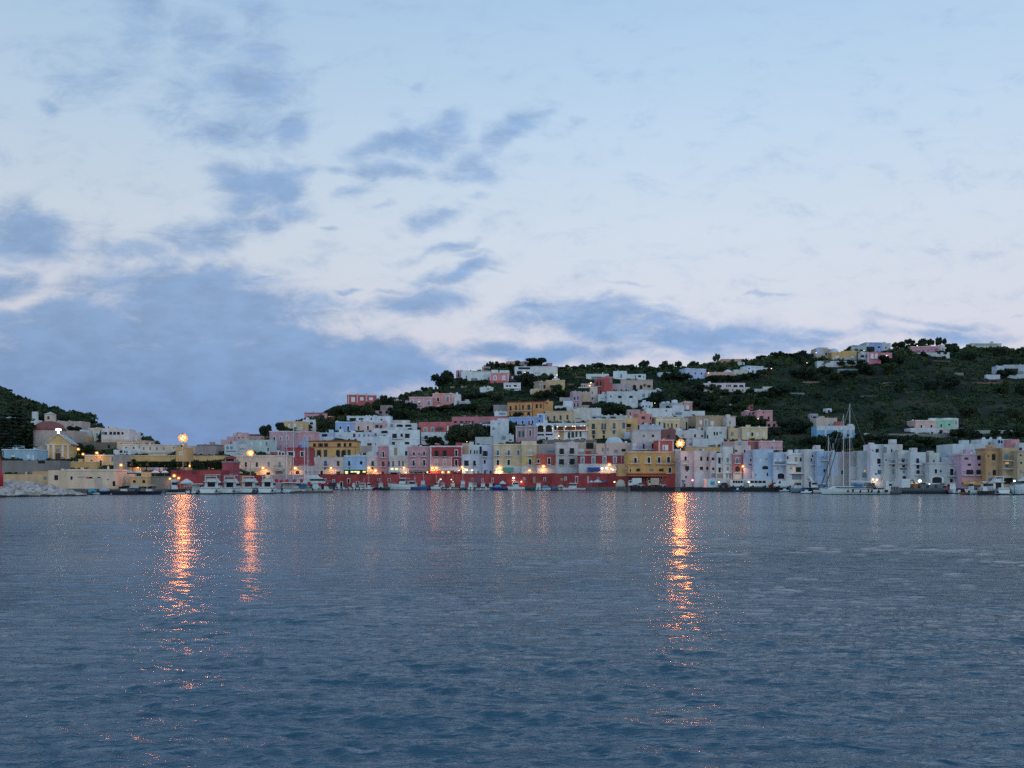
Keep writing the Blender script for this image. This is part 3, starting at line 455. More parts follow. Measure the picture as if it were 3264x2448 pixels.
h('salmon tower house| with two dark shuttered windows', 520, 362, 732, 600, 'bb7d6c', [('s', 402, 442, 50, 600), ('d', 408, 442, 18, 710), ('d', 490, 516, 30, 600), ('d', 500, 525, 18, 710)], D=384, yaw=12, th=6)
h('dusky rose house| with two narrow slits left of the white hill houses', 368, 300, 560, 430, 'a98e87', [('d', 342, 385, 16, 408), ('d', 375, 400, 16, 464)], D=412, yaw=0)
h('pale yellow house| with tall green doors and white pilasters', 786, 412, 1138, 605, 'bda877', [('d', 485, 528, 24, 840), ('n', 500, 572, 30, 912), ('n', 505, 560, 18, 966), ('n', 505, 575, 24, 1021), ('d', 515, 560, 20, 1088)], D=378, yaw=0, corn='c4b48c', bands=[(790, 440, 1136, 462, 'b9bbb8')])
h('beige plain house| between the pale yellow house and the dark stone side wall', 1130, 425, 1260, 600, 'ab9e86', [('d', 485, 590, 24, 1238)], D=376, yaw=0)
h('tan villa| with a grey stone side wall and white windows', 1372, 395, 1962, 560, 'a28f70', [('w', 455, 520, 40, 1445), ('g', 455, 530, 34, 1518), ('w', 470, 530, 50, 1612), ('w', 460, 500, 30, 1840)], D=376, yaw=12, th=13, corn='a8977c')
h('white washed long house| on the upper slope with a small dark window', 636, 282, 1040, 425, 'b5bdc3', [('d', 308, 330, 20, 938), ('d', 365, 390, 14, 1035)], D=412, yaw=0)
h('white upper house| carrying roof tanks below the dark trees', 1030, 238, 1202, 420, 'b0b8c0', [('h', 340, 380, 100, 1120)], D=414, yaw=0, ex=[('tank', 1030, 152, 1118, 240, 'bcc8d4'), ('hut', 1010, 200, 1190, 242, 'a19c9c')])
h('salmon box house| with a tall white window on the white upper terrace', 1198, 188, 1322, 330, 'b58478', [('w', 240, 318, 44, 1250)], D=416, yaw=4, corn='b9b4b8')
h('low white wall house| at the right end of the upper terrace', 1196, 322, 1506, 412, 'b3bfc8', [('d', 372, 390, 40, 1340)], D=408, yaw=-2)
h('grey roofed white house| with lit lamp beside the black cypress', 570, 200, 740, 290, 'b4bac6', [('d', 240, 270, 20, 600), ('d', 240, 265, 16, 645), ('d', 240, 268, 16, 697)], D=432)
h('grey glass roof house| right of the black cypress', 842, 205, 1030, 292, '8d96a0', [('d', 245, 280, 90, 980)], D=430, ex=[('tank', 870, 180, 930, 210, 'b5c0ce'), ('tank', 935, 176, 990, 210, 'b5c0ce')])
h('pale blue flat house| below the salmon tower house', 545, 530, 898, 640, '94adc4', [('d', 600, 612, 20, 670)], D=368, yaw=0, corn='a4b4c0')
h('cream house| with two square windows above the lilac grey terrace', 440, 602, 858, 800, 'b6b0a6', [('h', 672, 708, 34, 608), ('d', 668, 706, 34, 742)], D=352, yaw=0, corn='a9a49c')
h('white lavender house| with one small window left of the cream house', 320, 632, 545, 740, 'aab0c4', [('h', 675, 712, 28, 465)], D=360, yaw=0)
h('lilac grey terrace house| with three dark doors under the cream house', 440, 786, 795, 905, '9c929c', [('d', 812, 880, 22, 487), ('d', 808, 880, 26, 608), ('d', 800, 878, 26, 740), ('B', 885, 460, 780)], D='Q', dD=8, yaw=0, th=5, bands=[(440, 790, 500, 900, 'b3afb0')])
h('red brown rubble house| with a green shutter right of the cream house', 858, 592, 1078, 760, '7a5250', [('n', 670, 718, 40, 972)], D=350, yaw=0)
h('orange red roof pavilion| with white pilasters and double white doors', 826, 748, 1048, 915, 'b44a36', [('w', 820, 900, 84, 925), ('d', 832, 895, 10, 910)], D='Q', dD=7, yaw=12, th=5, corn='bfa9a6', bands=[(826, 765, 846, 912, 'c9b4b0'), (1030, 765, 1048, 912, 'c9b4b0')])
h('long white house| with a row of small windows above the lilac corner house', 1076, 605, 1500, 735, 'b5b0b2', [('h', 670, 702, 30, 1180), ('d', 665, 706, 28, 1361), ('d', 675, 706, 24, 1465)], D=342, yaw=0, ex=[('dome', 1080, 570, 1200, 610, 'b3bac6'), ('hut', 1290, 580, 1400, 610, 'aab3c4')])
h('vaulted white house| with a rounded roof behind the big right lamp', 1230, 740, 1490, 850, 'b3a79e', [('h', 790, 830, 60, 1300)], D=322, yaw=0, ex=[('dome', 1310, 745, 1450, 790, 'a39484')])
h('yellow house on red base| with arched white framed windows and long balconies', 372, 922, 1112, 1235, 'c0953f', [('f', 1008, 1086, 38, 487), ('f', 1004, 1086, 40, 683), ('f', 1002, 1082, 40, 833), ('f', 998, 1080, 42, 972), ('B', 1098, 400, 545, 775, 1085), ('P', 1094, 625, 722), ('f', 1172, 1212, 12, 345), ('f', 1172, 1214, 20, 413), ('s', 1168, 1210, 56, 527), ('h', 1168, 1210, 62, 720), ('s', 1170, 1210, 68, 866), ('A', 1150, 1226, 40, 992), ('P', 1240, 940, 1020)], D=302, yaw=0, th=10, corn='b9a98c', base=(1238, '8e302f'), ext=1.0, fix=1)
h('yellow lower wing| with a sloping stair wall left of the yellow house on red base', 222, 1110, 372, 1235, 'b08a4a', [('d', 1172, 1212, 14, 345)], D=303, yaw=0, th=4, par=.15, ext=1, fix=1)
h('narrow cream corner tower house| between red base and lilac white house', 1076, 905, 1154, 1450, 'b0a59c', [('h', 1000, 1040, 22, 1150 - 14), ('h', 1130, 1190, 18, 1140), ('d', 1240, 1300, 24, 1140 - 8), ('h', 1330, 1445, 30, 1130)], D=300, yaw=0, ex=[('hut', 1076, 880, 1170, 965, 'b7b0ac')], fix=1)
h('lilac white tall house| with balcony and red traffic lamp in front', 1152, 908, 1350, 1452, 'b3a5ac', [('d', 992, 1052, 30, 1222), ('B', 1098, 1172, 1258), ('s', 1132, 1188, 60, 1245), ('d', 1190, 1212, 26, 1246), ('r', 1275, 1310, 26, 1228), ('h', 1335, 1448, 36, 1190), ('d', 1390, 1448, 22, 1210), ('h', 1340, 1360, 60, 1190)], D=294, yaw=0, fix=1)
h('cream white tall house| with a yellow roof storey behind it', 1348, 905, 1600, 1452, 'b8b2a9', [('d', 992, 1056, 28, 1452), ('d', 996, 1056, 28, 1547), ('s', 1140, 1188, 44, 1456), ('d', 1140, 1190, 26, 1540), ('h', 1278, 1322, 20, 1460), ('d', 1278, 1312, 24, 1553), ('d', 1375, 1402, 22, 1465)], D=293, yaw=0, bands=[(1360, 1225, 1600, 1452, 'aeb6be')], fix=1)
h('yellow roof storey| over the cream white tall house', 1216, 850, 1975, 930, 'c09a56', [('h', 880, 910, 60, 1440)], D=306, yaw=0, th=6, corn='b5aca0')
# ---- right waterfront
crop('H')
h('white house| with stacked dark windows beside the cream white tall house', 198, 940, 302, 1335, 'aeb0b4', [('d', 1005, 1095, 34, 245), ('h', 1015, 1040, 16, 281), ('d', 1150, 1226, 34, 247), ('h', 1160, 1190, 14, 281), ('p', 1240, 1308, 80, 250)], D='Q', yaw=0)
h('small cream white house| with two dark squares beside the stacked windows', 108, 905, 200, 1335, 'b0aaa4', [('d', 1005, 1045, 38, 150), ('d', 1153, 1190, 34, 153), ('h', 1240, 1300, 60, 155)], D='Q', yaw=0, dD=.3)
h('plain white house| with two white balconies and double grey arches', 300, 850, 446, 1335, 'b4b6b2', [('h', 1008, 1080, 34, 366), ('h', 1145, 1200, 34, 366), ('P', 1088, 335, 402), ('P', 1228, 342, 412), ('h', 1235, 1310, 22, 355, 400)], D='Q', yaw=0, dD=.2)
h('narrow coral pink house| with arched dark windows and a green arched door', 444, 952, 574, 1335, 'b4736e', [('G', 1008, 1088, 38, 505), ('B', 1092, 462, 548), ('a', 1135, 1215, 66, 512), ('B', 1218, 462, 560), ('q', 1240, 1318, 68, 511)], D='Q', yaw=0, corn='b39a98', bands=[(446, 1220, 574, 1335, 'b0aca6')])
h('cream stucco house| behind the narrow coral pink house', 468, 828, 706, 1335, 'b5aa9c', [('d', 893, 935, 20, 617), ('d', 895, 920, 36, 430 + 60), ('h', 1000, 1060, 24, 592)], D='Q', dD=2, yaw=0)
h('lilac grey house| with a flat roof behind the plain white balconies', 300, 828, 470, 960, 'a09ca2', [('d', 895, 930, 34, 432)], D='Q', dD=6, yaw=0)
h('lavender rose house| right of the narrow coral pink house', 600, 935, 746, 1335, '9f99ad', [('R', 1020, 1060, 24, 705), ('r', 1105, 1120, 60, 700), ('c', 1185, 1225, 22, 732), ('d', 1270, 1290, 20, 725)], D='Q', yaw=0, dD=-.2)
h('light blue house| with a white outside stair to an arched porch', 744, 888, 1036, 1335, '94adc6', [('w', 1030, 1070, 36, 846), ('h', 1015, 1045, 24, 936), ('a', 1130, 1180, 90, 920), ('d', 1232, 1280, 46, 962), ('h', 1245, 1275, 22, 775)], D='Q', yaw=0, dD=-.4, bands=[(960, 930, 1036, 1280, '7fa5c8')])
h('pale blue house| with white windows, flower balcony and a wide arch', 1034, 928, 1234, 1335, '9cacc6', [('w', 1025, 1065, 34, 1065), ('w', 1025, 1065, 36, 1140), ('B', 1112, 1048, 1232), ('p', 1155, 1185, 26, 1105), ('A', 1236, 1318, 100, 1148), ('h', 1075, 1105, 140, 1130)], D='Q', yaw=0, bands=[(1160, 1112, 1234, 1180, '86a6c8')])
h('white house| with tan shutters and two long balconies', 1232, 948, 1494, 1335, 'b6b7b6', [('d', 990, 1030, 24, 1247), ('p', 1000, 1068, 40, 1370), ('d', 1008, 1064, 28, 1438), ('P', 1092, 1238, 1392), ('d', 1150, 1175, 16, 1296), ('L', 1150, 1218, 26, 1340), ('s', 1146, 1220, 76, 1405), ('d', 1165, 1208, 28, 1486), ('P', 1238, 1280, 1465), ('h', 1250, 1330, 140, 1380)], D='Q', yaw=0, corn='bdc3c9', ex=[('hut', 1280, 890, 1340, 950, 'b9bfc4'), ('ch', 1385, 885, 1420, 950, 'b9bfc4')])
h('white wall house| with terrace and grey shaded side', 1490, 885, 1780, 1330, 'aeaeb0', [('d', 1020, 1060, 20, 1595), ('d', 1025, 1062, 26, 1660), ('d', 965, 1000, 16, 1610), ('B', 1112, 1580, 1740), ('h', 1180, 1250, 26, 1650)], D='Q', yaw=8, dD=1)
h('long pale yellow villa| with white shutters above the coral roofs', 575, 560, 952, 745, 'bfb083', [('w', 635, 700, 36, 665), ('d', 640, 690, 30, 728), ('w', 640, 700, 40, 800), ('w', 630, 690, 30, 900)], D=346, yaw=-3, corn='b9bcb4')
h('small yellow house| left of the long pale yellow villa', 384, 572, 580, 745, 'bba776', [('h', 630, 690, 40, 432)], D=347, yaw=0, bands=[(520, 580, 576, 720, '9c948c')])
h('bright orange facade strip house| beside the small yellow house', 262, 568, 388, 710, 'c58a3a', [('h', 600, 660, 30, 350)], D=349, yaw=0, bands=[(262, 612, 334, 700, 'b2b5b8')])
h('tall white box house| rising behind the yellow houses', 352, 414, 480, 570, 'b9b5ab', [('h', 470, 520, 26, 400)], D=372, yaw=14, th=5)
h('white rooftop house| with dark windows left of the orange strip', 60, 550, 352, 740, 'b4b6b4', [('d', 630, 682, 22, 172), ('d', 632, 680, 22, 210), ('h', 625, 660, 36, 262), ('d', 675, 718, 18, 72)], D=344, yaw=0)
h('low white terrace wall house| under the white rooftop house', -150, 728, 310, 850, 'acb2b8', [('d', 790, 820, 14, 292)], D=330, yaw=0)
h('dusty coral flat house| with a grey blue tank roof', 300, 770, 500, 850, 'b08a80', [], D=322, yaw=0)
h('grey blue roof house| between the coral flat house and the red brown house', 492, 760, 662, 850, '9aa2a8', [], D=321, yaw=0)
h('red brown small house| with a narrow shutter left of the rose house', 660, 765, 812, 930, 'a05a50', [('h', 810, 880, 22, 742)], D=312, yaw=10, corn='b08078')
h('rose pink house| with a roof terrace above the light blue house', 830, 765, 1170, 935, 'c0969a', [('g', 840, 885, 30, 1020), ('d', 845, 880, 20, 845), ('B', 888, 990, 1165)], D=310, yaw=-3, corn='c6b0b0')
h('old pink villa| with dark arched windows and a lit lamp in the trees', 792, 316, 1026, 505, 'b98784', [('d', 335, 355, 18, 890), ('s', 395, 462, 54, 862), ('d', 402, 448, 26, 968)], D=400, yaw=-5, corn='bb9a98', ex=[])
h('dusky mauve wing| of the old pink villa', 626, 322, 796, 470, 'a67c82', [('d', 346, 378, 18, 690), ('d', 342, 372, 18, 744), ('d', 408, 436, 34, 742)], D=401, yaw=6, ex=[('hut', 640, 310, 700, 326, 'b8c4cc')])
h('low pink outbuilding| with two arches below the old pink villa', 934, 474, 1212, 560, 'b07e7c', [('a', 510, 552, 40, 972), ('a', 510, 550, 36, 1050), ('a', 505, 550, 50, 1125)], D=388, yaw=-6)
h('ruined terracotta hut| above the old pink villa', 660, 215, 740, 300, '9c6a5a', [('d', 250, 290, 20, 720)], D=440, ex=[])
h('tiny white house| with a red lamp lost in the dark trees', 396, 222, 480, 280, 'a9b0b8', [('r', 235, 260, 20, 455)], D=446)
crop('I')
h('sky blue house| with a dark doorway behind the rigging', 205, 912, 404, 1300, '86a8cc', [('d', 1175, 1226, 24, 312), ('d', 985, 1000, 12, 295), ('w', 960, 1060, 30, 378), ('B', 1045, 260, 370)], D='Q', yaw=0, bands=[(206, 1120, 290, 1270, '6f9cc4')])
h('blue and beige house| with a wide dark window behind the two masts', 400, 926, 694, 1320, '9b9a9c', [('d', 1018, 1072, 60, 555), ('d', 1040, 1076, 26, 622), ('d', 1195, 1252, 26, 573), ('d', 1250, 1280, 30, 655)], D='Q', yaw=0, dD=.3, bands=[(400, 930, 514, 1280, '86a4c2'), (520, 932, 690, 1160, '9c928e')])
h('grey wall house| with a red sign board right of the masts', 690, 922, 806, 1325, '8e8a8c', [('r', 1200, 1222, 40, 735), ('L', 1200, 1226, 24, 775)], D='Q', yaw=0, bands=[(690, 1140, 806, 1325, 'a0a4a6')])
h('bluish grey blank house| with one small lit window', 800, 908, 992, 1325, '96a2aa', [('L', 1188, 1216, 24, 905), ('h', 1230, 1300, 110, 920)], D='Q', yaw=0, dD=.4)
h('tall white tenement| with three dark windows on the waterfront', 990, 812, 1218, 1328, 'b3bac6', [('d', 880, 932, 48, 1087), ('d', 1022, 1098, 50, 1112), ('d', 1112, 1134, 30, 1122), ('c', 1188, 1250, 48, 1118), ('h', 895, 915, 26, 1025), ('c', 1235, 1260, 30, 1070)], D='Q', yaw=0, ex=[('ch', 998, 785, 1046, 815, 'b0b6c0')])
h('grey white tenement| with an open roof loggia and balcony', 1190, 812, 1462, 1328, 'a9aaac', [('h', 848, 935, 40, 1210), ('d', 885, 925, 22, 1300), ('d', 895, 920, 16, 1372), ('d', 1030, 1055, 18, 1218), ('h', 1050, 1085, 46, 1330), ('d', 1115, 1138, 34, 1326), ('B', 1095, 1250, 1400), ('h', 1180, 1250, 40, 1330)], D='Q', yaw=0, dD=1.2, ex=[('hut', 1330, 785, 1400, 815, 'a8aeb4')], bands=[(1404, 825, 1460, 900, 'b0a49c')])
h('cream white tenement| with blue canopy and two dark windows', 1400, 900, 1600, 1328, 'a8adae', [('h', 1015, 1042, 44, 1467), ('d', 1042, 1076, 42, 1468), ('d', 1118, 1150, 44, 1476), ('r', 1010, 1048, 18, 1560), ('r', 1018, 1038, 14, 1525), ('B', 1085, 1390, 1535), ('c', 1160, 1185, 120, 1480), ('h', 1195, 1235, 40, 1480), ('d', 1280, 1325, 50, 1485)], D='Q', yaw=0, dD=.5)
h('beige hillside villa| over a white terrace and turquoise wall', 190, 422, 500, 560, 'b0a698', [('d', 520, 540, 60, 395), ('h', 520, 540, 40, 480)], D=372, yaw=0, ex=[('hut', 258, 396, 326, 425, 'b0a698')], bands=[(318, 426, 372, 540, 'b8ab8c')])
h('white and turquoise villa| behind the two yacht masts', 198, 540, 756, 745, '4fa0cc', [('d', 640, 700, 60, 480), ('d', 660, 700, 40, 660)], D=358, yaw=-3, bands=[(198, 540, 756, 600, 'b2b8be'), (315, 600, 345, 735, 'b2b8be'), (500, 600, 526, 735, 'b2b8be'), (596, 600, 640, 700, '9fb4c4'), (690, 600, 716, 735, 'b2b8be')], ex=[('hut', 676, 512, 752, 545, 'b0b6bc'), ('hut', 490, 475, 604, 520, '9c5a50')])
h('pale stone wall| zigzag right of the white and turquoise villa', 755, 650, 975, 705, 'a3a199', [], D=352, yaw=-6, th=2, par=.1, cat='wall', name='garden_wall')
h('small ruined white gable| on the dark slope above the masts', 346, 284, 420, 345, 'aab6bc', [('d', 310, 345, 34, 378)], D=420, th=3, yaw=20)
h('grey cottage| with a white gable and blue door on the dark slope', 100, 362, 220, 440, '8f9298', [('c', 385, 425, 20, 110 + 15), ('d', 400, 435, 50, 170)], D=412)
crop('J')
h('white tenement| with stacked dark balcony windows beside the tan drainpipe', -10, 928, 228, 1335, 'aeb3b8', [('d', 1018, 1088, 42, 97), ('d', 1118, 1170, 42, 100), ('d', 1192, 1245, 44, 102), ('B', 1102, 50, 140), ('B', 1262, 55, 160), ('h', 1300, 1332, 30, 230 - 24)], D='Q', yaw=0, bands=[(226 - 8, 930, 228, 1335, '8a6a5c')])
h('slender white house| with a stepped roof tower', 264, 936, 418, 1330, 'adaca4', [('d', 1040, 1078, 20, 335)], D='Q', dD=4, yaw=0, ex=[('hut', 285, 905, 362, 945, 'adb0ac')])
h('wide bluish white house| with an arched porch and four dark windows', 268, 1082, 734, 1395, 'a3abae', [('f', 1175, 1236, 40, 364), ('d', 1190, 1222, 24, 437), ('f', 1170, 1266, 52, 597), ('B', 1278, 540, 650), ('A', 1290, 1380, 140, 380), ('d', 1318, 1395, 40, 592), ('d', 1120, 1165, 16, 712)], D='Q', yaw=0, corn='a3a8ac')
h('big pale blue white house| behind the pink house with dark windows', 610, 806, 1100, 1100, 'a6b3bb', [('h', 895, 945, 44, 785), ('h', 895, 945, 50, 985)], D='Q', dD=9, yaw=0, th=10, ex=[('hut', 780, 748, 884, 812, 'a9b3ba')])
h('small white house| on the roofs left of the big pale blue white house', 448, 1002, 722, 1100, 'a4aab2', [('h', 1070, 1095, 90, 590)], D='Q', dD=7, yaw=0)
h('candy pink house| with wide dark windows over the orange awning', 738, 958, 1114, 1400, 'b597a6', [('r', 1003, 1040, 60, 813), ('d', 978, 1042, 90, 1016), ('d', 1096, 1128, 50, 856), ('d', 1095, 1128, 54, 1010), ('d', 1186, 1256, 104, 862), ('d', 1186, 1256, 110, 1013), ('B', 1262, 750, 915, 935, 1105), ('r', 1290, 1340, 46, 836), ('r', 1288, 1336, 46, 1030), ('K', 1352, 1395, 'c58a35', 745, 1120), ('d', 1396, 1400, 100, 860)], D='Q', yaw=-2, corn='a39aa0', bands=[(918, 965, 930, 1260, 'bda8b2'), (740, 1262, 1112, 1350, 'b08a90')])
h('ochre tenement| with one column of dark windows over a blue shop sign', 1096, 876, 1346, 1400, 'ad8c55', [('d', 955, 1045, 52, 1213), ('h', 1080, 1124, 28, 1210), ('d', 1188, 1266, 50, 1223), ('h', 1220, 1270, 34, 1150), ('h', 1190, 1270, 36, 1290), ('r', 970, 998, 22, 1137), ('d', 1372, 1400, 170, 1240)], D='Q', yaw=0, corn='8f7a58', bands=[(1136, 1300, 1346, 1372, '566a98'), (1165, 1325, 1235, 1345, 'a9b4cc'), (1262, 1325, 1330, 1345, 'a9b4cc')])
h('yellow tenement| with cluttered open balconies', 1342, 862, 1566, 1400, 'a79468', [('h', 950, 1030, 60, 1400), ('c', 960, 1030, 60, 1510), ('L', 1075, 1100, 50, 1410), ('d', 1075, 1140, 40, 1500), ('c', 1110, 1150, 50, 1410), ('B', 1050, 1350, 1560), ('B', 1170, 1350, 1560), ('p', 1190, 1260, 60, 1430), ('h', 1200, 1260, 50, 1520), ('P', 1290, 1350, 1560), ('d', 1310, 1395, 180, 1450)], D='Q', yaw=0, dD=.5)
h('pale yellow corner house| at the right edge of the photograph', 1562, 905, 1760, 1400, 'a59a72', [('d', 960, 985, 26, 1610), ('d', 1070, 1100, 26, 1618), ('h', 1190, 1240, 30, 1612), ('h', 1000, 1040, 30, 1700)], D='Q', yaw=0, dD=-.2, bands=[(1562, 905, 1760, 930, 'a08080')])
h('white rooftop house| with a rounded roof behind the ochre tenement', 1026, 738, 1286, 890, 'aab2b8', [('h', 780, 820, 40, 1150)], D='Q', dD=12, yaw=0, ex=[('dome', 1190, 700, 1240, 745, 'aab2b8')])
h('lavender white rooftop house| with dark windows beside the coral roof room', 1282, 735, 1478, 880, 'a6aec2', [('d', 750, 795, 26, 1295), ('d', 755, 795, 24, 1330)], D='Q', dD=11, yaw=0, ex=[('hut', 1320, 700, 1360, 740, 'b0bcc4')])
h('coral pink roof room| with a dark door near the right edge', 1464, 738, 1590, 870, 'b88080', [('d', 795, 842, 32, 1540)], D='Q', dD=9, yaw=0)
h('white flat house| on the roofs at the far right', 1586, 790, 1760, 920, 'a4a8ae', [('d', 860, 900, 40, 1610)], D='Q', dD=8, yaw=0)
h('peach and mint green villa| on a white terrace, twin fronts', 62, 460, 372, 600, 'bf9e90', [('f', 528, 570, 28, 150), ('f', 524, 566, 30, 298)], D=352, yaw=0, corn='b9bab6', ex=[('hut', 302, 424, 382, 465, 'b9bfc0')])
h('mint green twin house| right half of the hillside terrace', 370, 452, 632, 600, '6cb592', [('f', 516, 558, 28, 444), ('d', 510, 535, 24, 560)], D=352.5, yaw=0, corn='a4c0b4', ex=[('hut', 495, 422, 690, 455, 'b3bcbc')])
h('white end wing| right of the mint green twin house', 628, 430, 696, 600, 'a8b0ae', [('h', 470, 520, 20, 660)], D=353, yaw=-8)
h('white terrace basement| with dark arches under the peach and mint villa', -5, 572, 770, 660, 'b2b2bc', [('d', 630, 655, 30, 310), ('a', 600, 645, 50, 440), ('d', 608, 640, 24, 565), ('h', 635, 658, 60, 180)], D=346, yaw=0, th=7, par=.1, bands=[(470, 545 + 28, 768, 650, 'a8a4a4')])
h('long pale road wall| across the slope below the dark scrub', 716, 606, 1490, 650, '8c9190', [], D=342, yaw=-5, th=1.2, par=.05, cat='wall', name='road_wall')
h('long grey retaining wall| under the white terrace basement', -320, 655, 640, 700, '716f70', [], D=338, yaw=0, th=2, par=.05, cat='wall', name='retaining_wall')
# ---- hill houses
crop('K')
h('white hilltop complex| with a pink corner turret and long blank walls', 868, 500, 1605, 740, 'bcc4c6', [('d', 620, 665, 30, 1003), ('d', 670, 705, 28, 1558), ('h', 670, 740, 160, 1200)], D=545, yaw=-3, ex=[('hut', 905, 470, 1035, 515, 'b9bcbc'), ('hut', 1620, 460, 1790, 505, 'c0c6c8')], bands=[(1160, 490, 1605, 520, '9aa0a0')])
h('pink corner turret house| at the left end of the white hilltop complex', 762, 470, 908, 680, 'b98a90', [('d', 500, 640, 26, 800)], D=546, yaw=10, th=5)
h('pink hilltop house| with two white arched windows and a coral terrace', 1600, 535, 2068, 760, 'c07a78', [('W', 600, 722, 80, 1722), ('h', 625, 710, 36, 1722), ('W', 600, 722, 84, 1942), ('h', 620, 700, 40, 1940)], D=538, yaw=-4, corn='b9b4b4', bands=[(2040, 545, 2066, 750, 'c9bcbc'), (1600, 545, 1618, 745, 'c9a8a6')], ex=[('hut', 1830, 470, 2066, 545, 'b8bcbc'), ('hut', 1630, 480, 1790, 545, 'b8bcbc')])
h('coral terrace wall| in front of the pink hilltop house', 1560, 735, 1965, 805, 'b45a58', [('d', 765, 800, 40, 1715)], D=527, yaw=-4, th=4, par=.1, cat='wall', name='terrace_wall')
h('low white shed| half buried in hillside scrub', 1350, 900, 1680, 1015, 'b0b8ba', [('h', 930, 970, 60, 1550)], D=508, yaw=6)
h('stone hut| under the skyline pines left of the white hilltop block', 1390, 385, 1600, 490, '9a8682', [('r', 420, 470, 120, 1500)], D=562)
h('pale rock terrace| under the skyline tree left of the hilltop complex', 590, 885, 705, 960, '7d7470', [], D=515, th=3, cat='wall', name='stone_wall', par=.1)
crop('L')
h('white balcony house| with four dark windows below the pink hilltop house', 48, 795, 472, 985, 'b9bcc2', [('d', 850, 895, 60, 130), ('d', 850, 896, 40, 205), ('d', 845, 892, 76, 335), ('d', 870, 892, 24, 425), ('P', 930, 40, 460), ('r', 935, 975, 110, 262)], D=512, yaw=2, corn='c4c8cc')
h('orange skyline house| left of the round skyline tree', 118, 250, 330, 360, 'b99268', [('d', 285, 310, 30, 220)], D=590)
h('beige skyline cottage| with a rose gable next to the orange skyline house', 430, 250, 640, 350, 'a39088', [('r', 270, 320, 60, 600)], D=594)
h('tiny coral skyline house| right of the round skyline tree', 1120, 290, 1265, 380, 'bb7a7c', [], D=588)
h('white loggia house| with two wide arches and a lit lamp', 325, 380, 785, 620, 'b0bcc6', [('a', 490, 580, 130, 440), ('a', 510, 575, 100, 640), ('d', 400, 450, 300, 560)], D=556, yaw=3, ex=[], bands=[(205, 610, 780, 640, '7c3d40')])
h('maroon terrace wall| with round white plaques below the white loggia house', 200, 612, 790, 770, '6b4246', [('w', 630, 690, 34, 262), ('w', 630, 690, 50, 355), ('w', 630, 675, 40, 470), ('w', 640, 690, 34, 690)], D=546, yaw=2, th=4, par=.1, cat='wall', name='terrace_wall')
h('big blank white house| on the hilltop right of the loggia', 785, 375, 1400, 660, 'bec2c4', [('h', 540, 556, 120, 880), ('h', 540, 556, 110, 1250)], D=552, yaw=-2, th=9, corn='aeb6c0')
h('honey yellow villa| with an angled wing and a big arched porch', 1108, 728, 1580, 1065, 'bda36c', [('s', 850, 922, 95, 1255), ('s', 852, 925, 95, 1432), ('a', 960, 1040, 150, 1300), ('B', 932, 1160, 1340)], D=490, yaw=-4, corn='b9ac92', bands=[(1108, 790, 1126, 1050, 'b5a888')], ex=[('hut', 1260, 680, 1450, 735, 'b3bac4')])
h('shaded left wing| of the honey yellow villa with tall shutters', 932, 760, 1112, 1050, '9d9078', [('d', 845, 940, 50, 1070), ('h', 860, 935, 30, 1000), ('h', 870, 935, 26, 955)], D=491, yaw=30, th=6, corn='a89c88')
h('cream garden house| with a white roof in front of the honey villa', 720, 965, 1075, 1115, 'b39a6c', [('d', 1048, 1100, 30, 815), ('d', 1050, 1080, 26, 880)], D=480, yaw=6, ex=[('hut', 745, 940, 930, 985, 'aca6b6')], bands=[(720, 965, 750, 1110, 'b3aeb0')])
h('lilac rear house| with four dark balcony windows', 1780, 1000, 2000, 1480, '9f8a9a', [('d', 1145, 1220, 30, 1830), ('d', 1130, 1205, 30, 1912), ('d', 1310, 1400, 30, 1830), ('d', 1300, 1390, 30, 1912), ('B', 1235, 1800, 1940), ('B', 1410, 1800, 1940)], D=452, yaw=10, th=6)
h('white stair house| left of the lilac rear house', 1320, 1370, 1790, 1480, 'b2b8c2', [('h', 1400, 1440, 60, 1600)], D=438, yaw=-3, ex=[('hut', 1540, 1240, 1780, 1380, 'b5c0d0')])
h('pale lilac garden wall house| under the scrub left of the lilac rear house', 1450, 1160, 1790, 1260, 'a39ca4', [], D=458, yaw=-4, th=3, par=.1)
crop('M')
h('tan stucco house| above a dark arched awning', 100, 955, 305, 1330, 'ab9c7c', [('a', 1180, 1262, 250, 235)], D=446, yaw=4, th=6)
h('cream narrow house| with two small windows beside the tan stucco house', 300, 830, 475, 1245, 'b5ab9c', [('h', 945, 995, 36, 358), ('d', 1080, 1132, 34, 358)], D=448, yaw=0, th=7, ex=[('hut', 40, 830, 400, 900, 'a9b0b4')])
h('rust red house| with a dark corner balcony', 588, 602, 828, 1000, 'a8504a', [('h', 660, 740, 60, 790)], D=478, yaw=18, th=8, corn='b08a86')
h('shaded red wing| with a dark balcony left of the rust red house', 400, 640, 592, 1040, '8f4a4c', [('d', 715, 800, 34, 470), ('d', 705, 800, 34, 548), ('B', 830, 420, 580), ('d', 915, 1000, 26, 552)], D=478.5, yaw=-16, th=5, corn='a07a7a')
h('white barn like house| on the scrub slope above the rust red house', 208, 528, 745, 668, 'b3bfbf', [('h', 590, 660, 160, 410)], D=522, yaw=-4)
h('white cube house| with rounded parapet on the upper slope', 842, 462, 1152, 650, 'b9c5cb', [('h', 530, 600, 40, 1035), ('h', 590, 620, 50, 1035)], D=528, yaw=-12, th=6)
h('low white house| with dark window group right of the white cube house', 1150, 532, 1612, 672, 'b0bfc5', [('d', 560, 610, 70, 1465), ('h', 560, 620, 36, 1365), ('h', 575, 620, 26, 1555)], D=522, yaw=-6)
h('beige house| with three dark garden arches', 1030, 672, 1775, 900, 'aa9c8a', [('a', 785, 892, 80, 1345), ('a', 790, 885, 66, 1500), ('a', 790, 850, 80, 1685)], D=470, yaw=-3, th=9, corn='a89c90', ex=[])
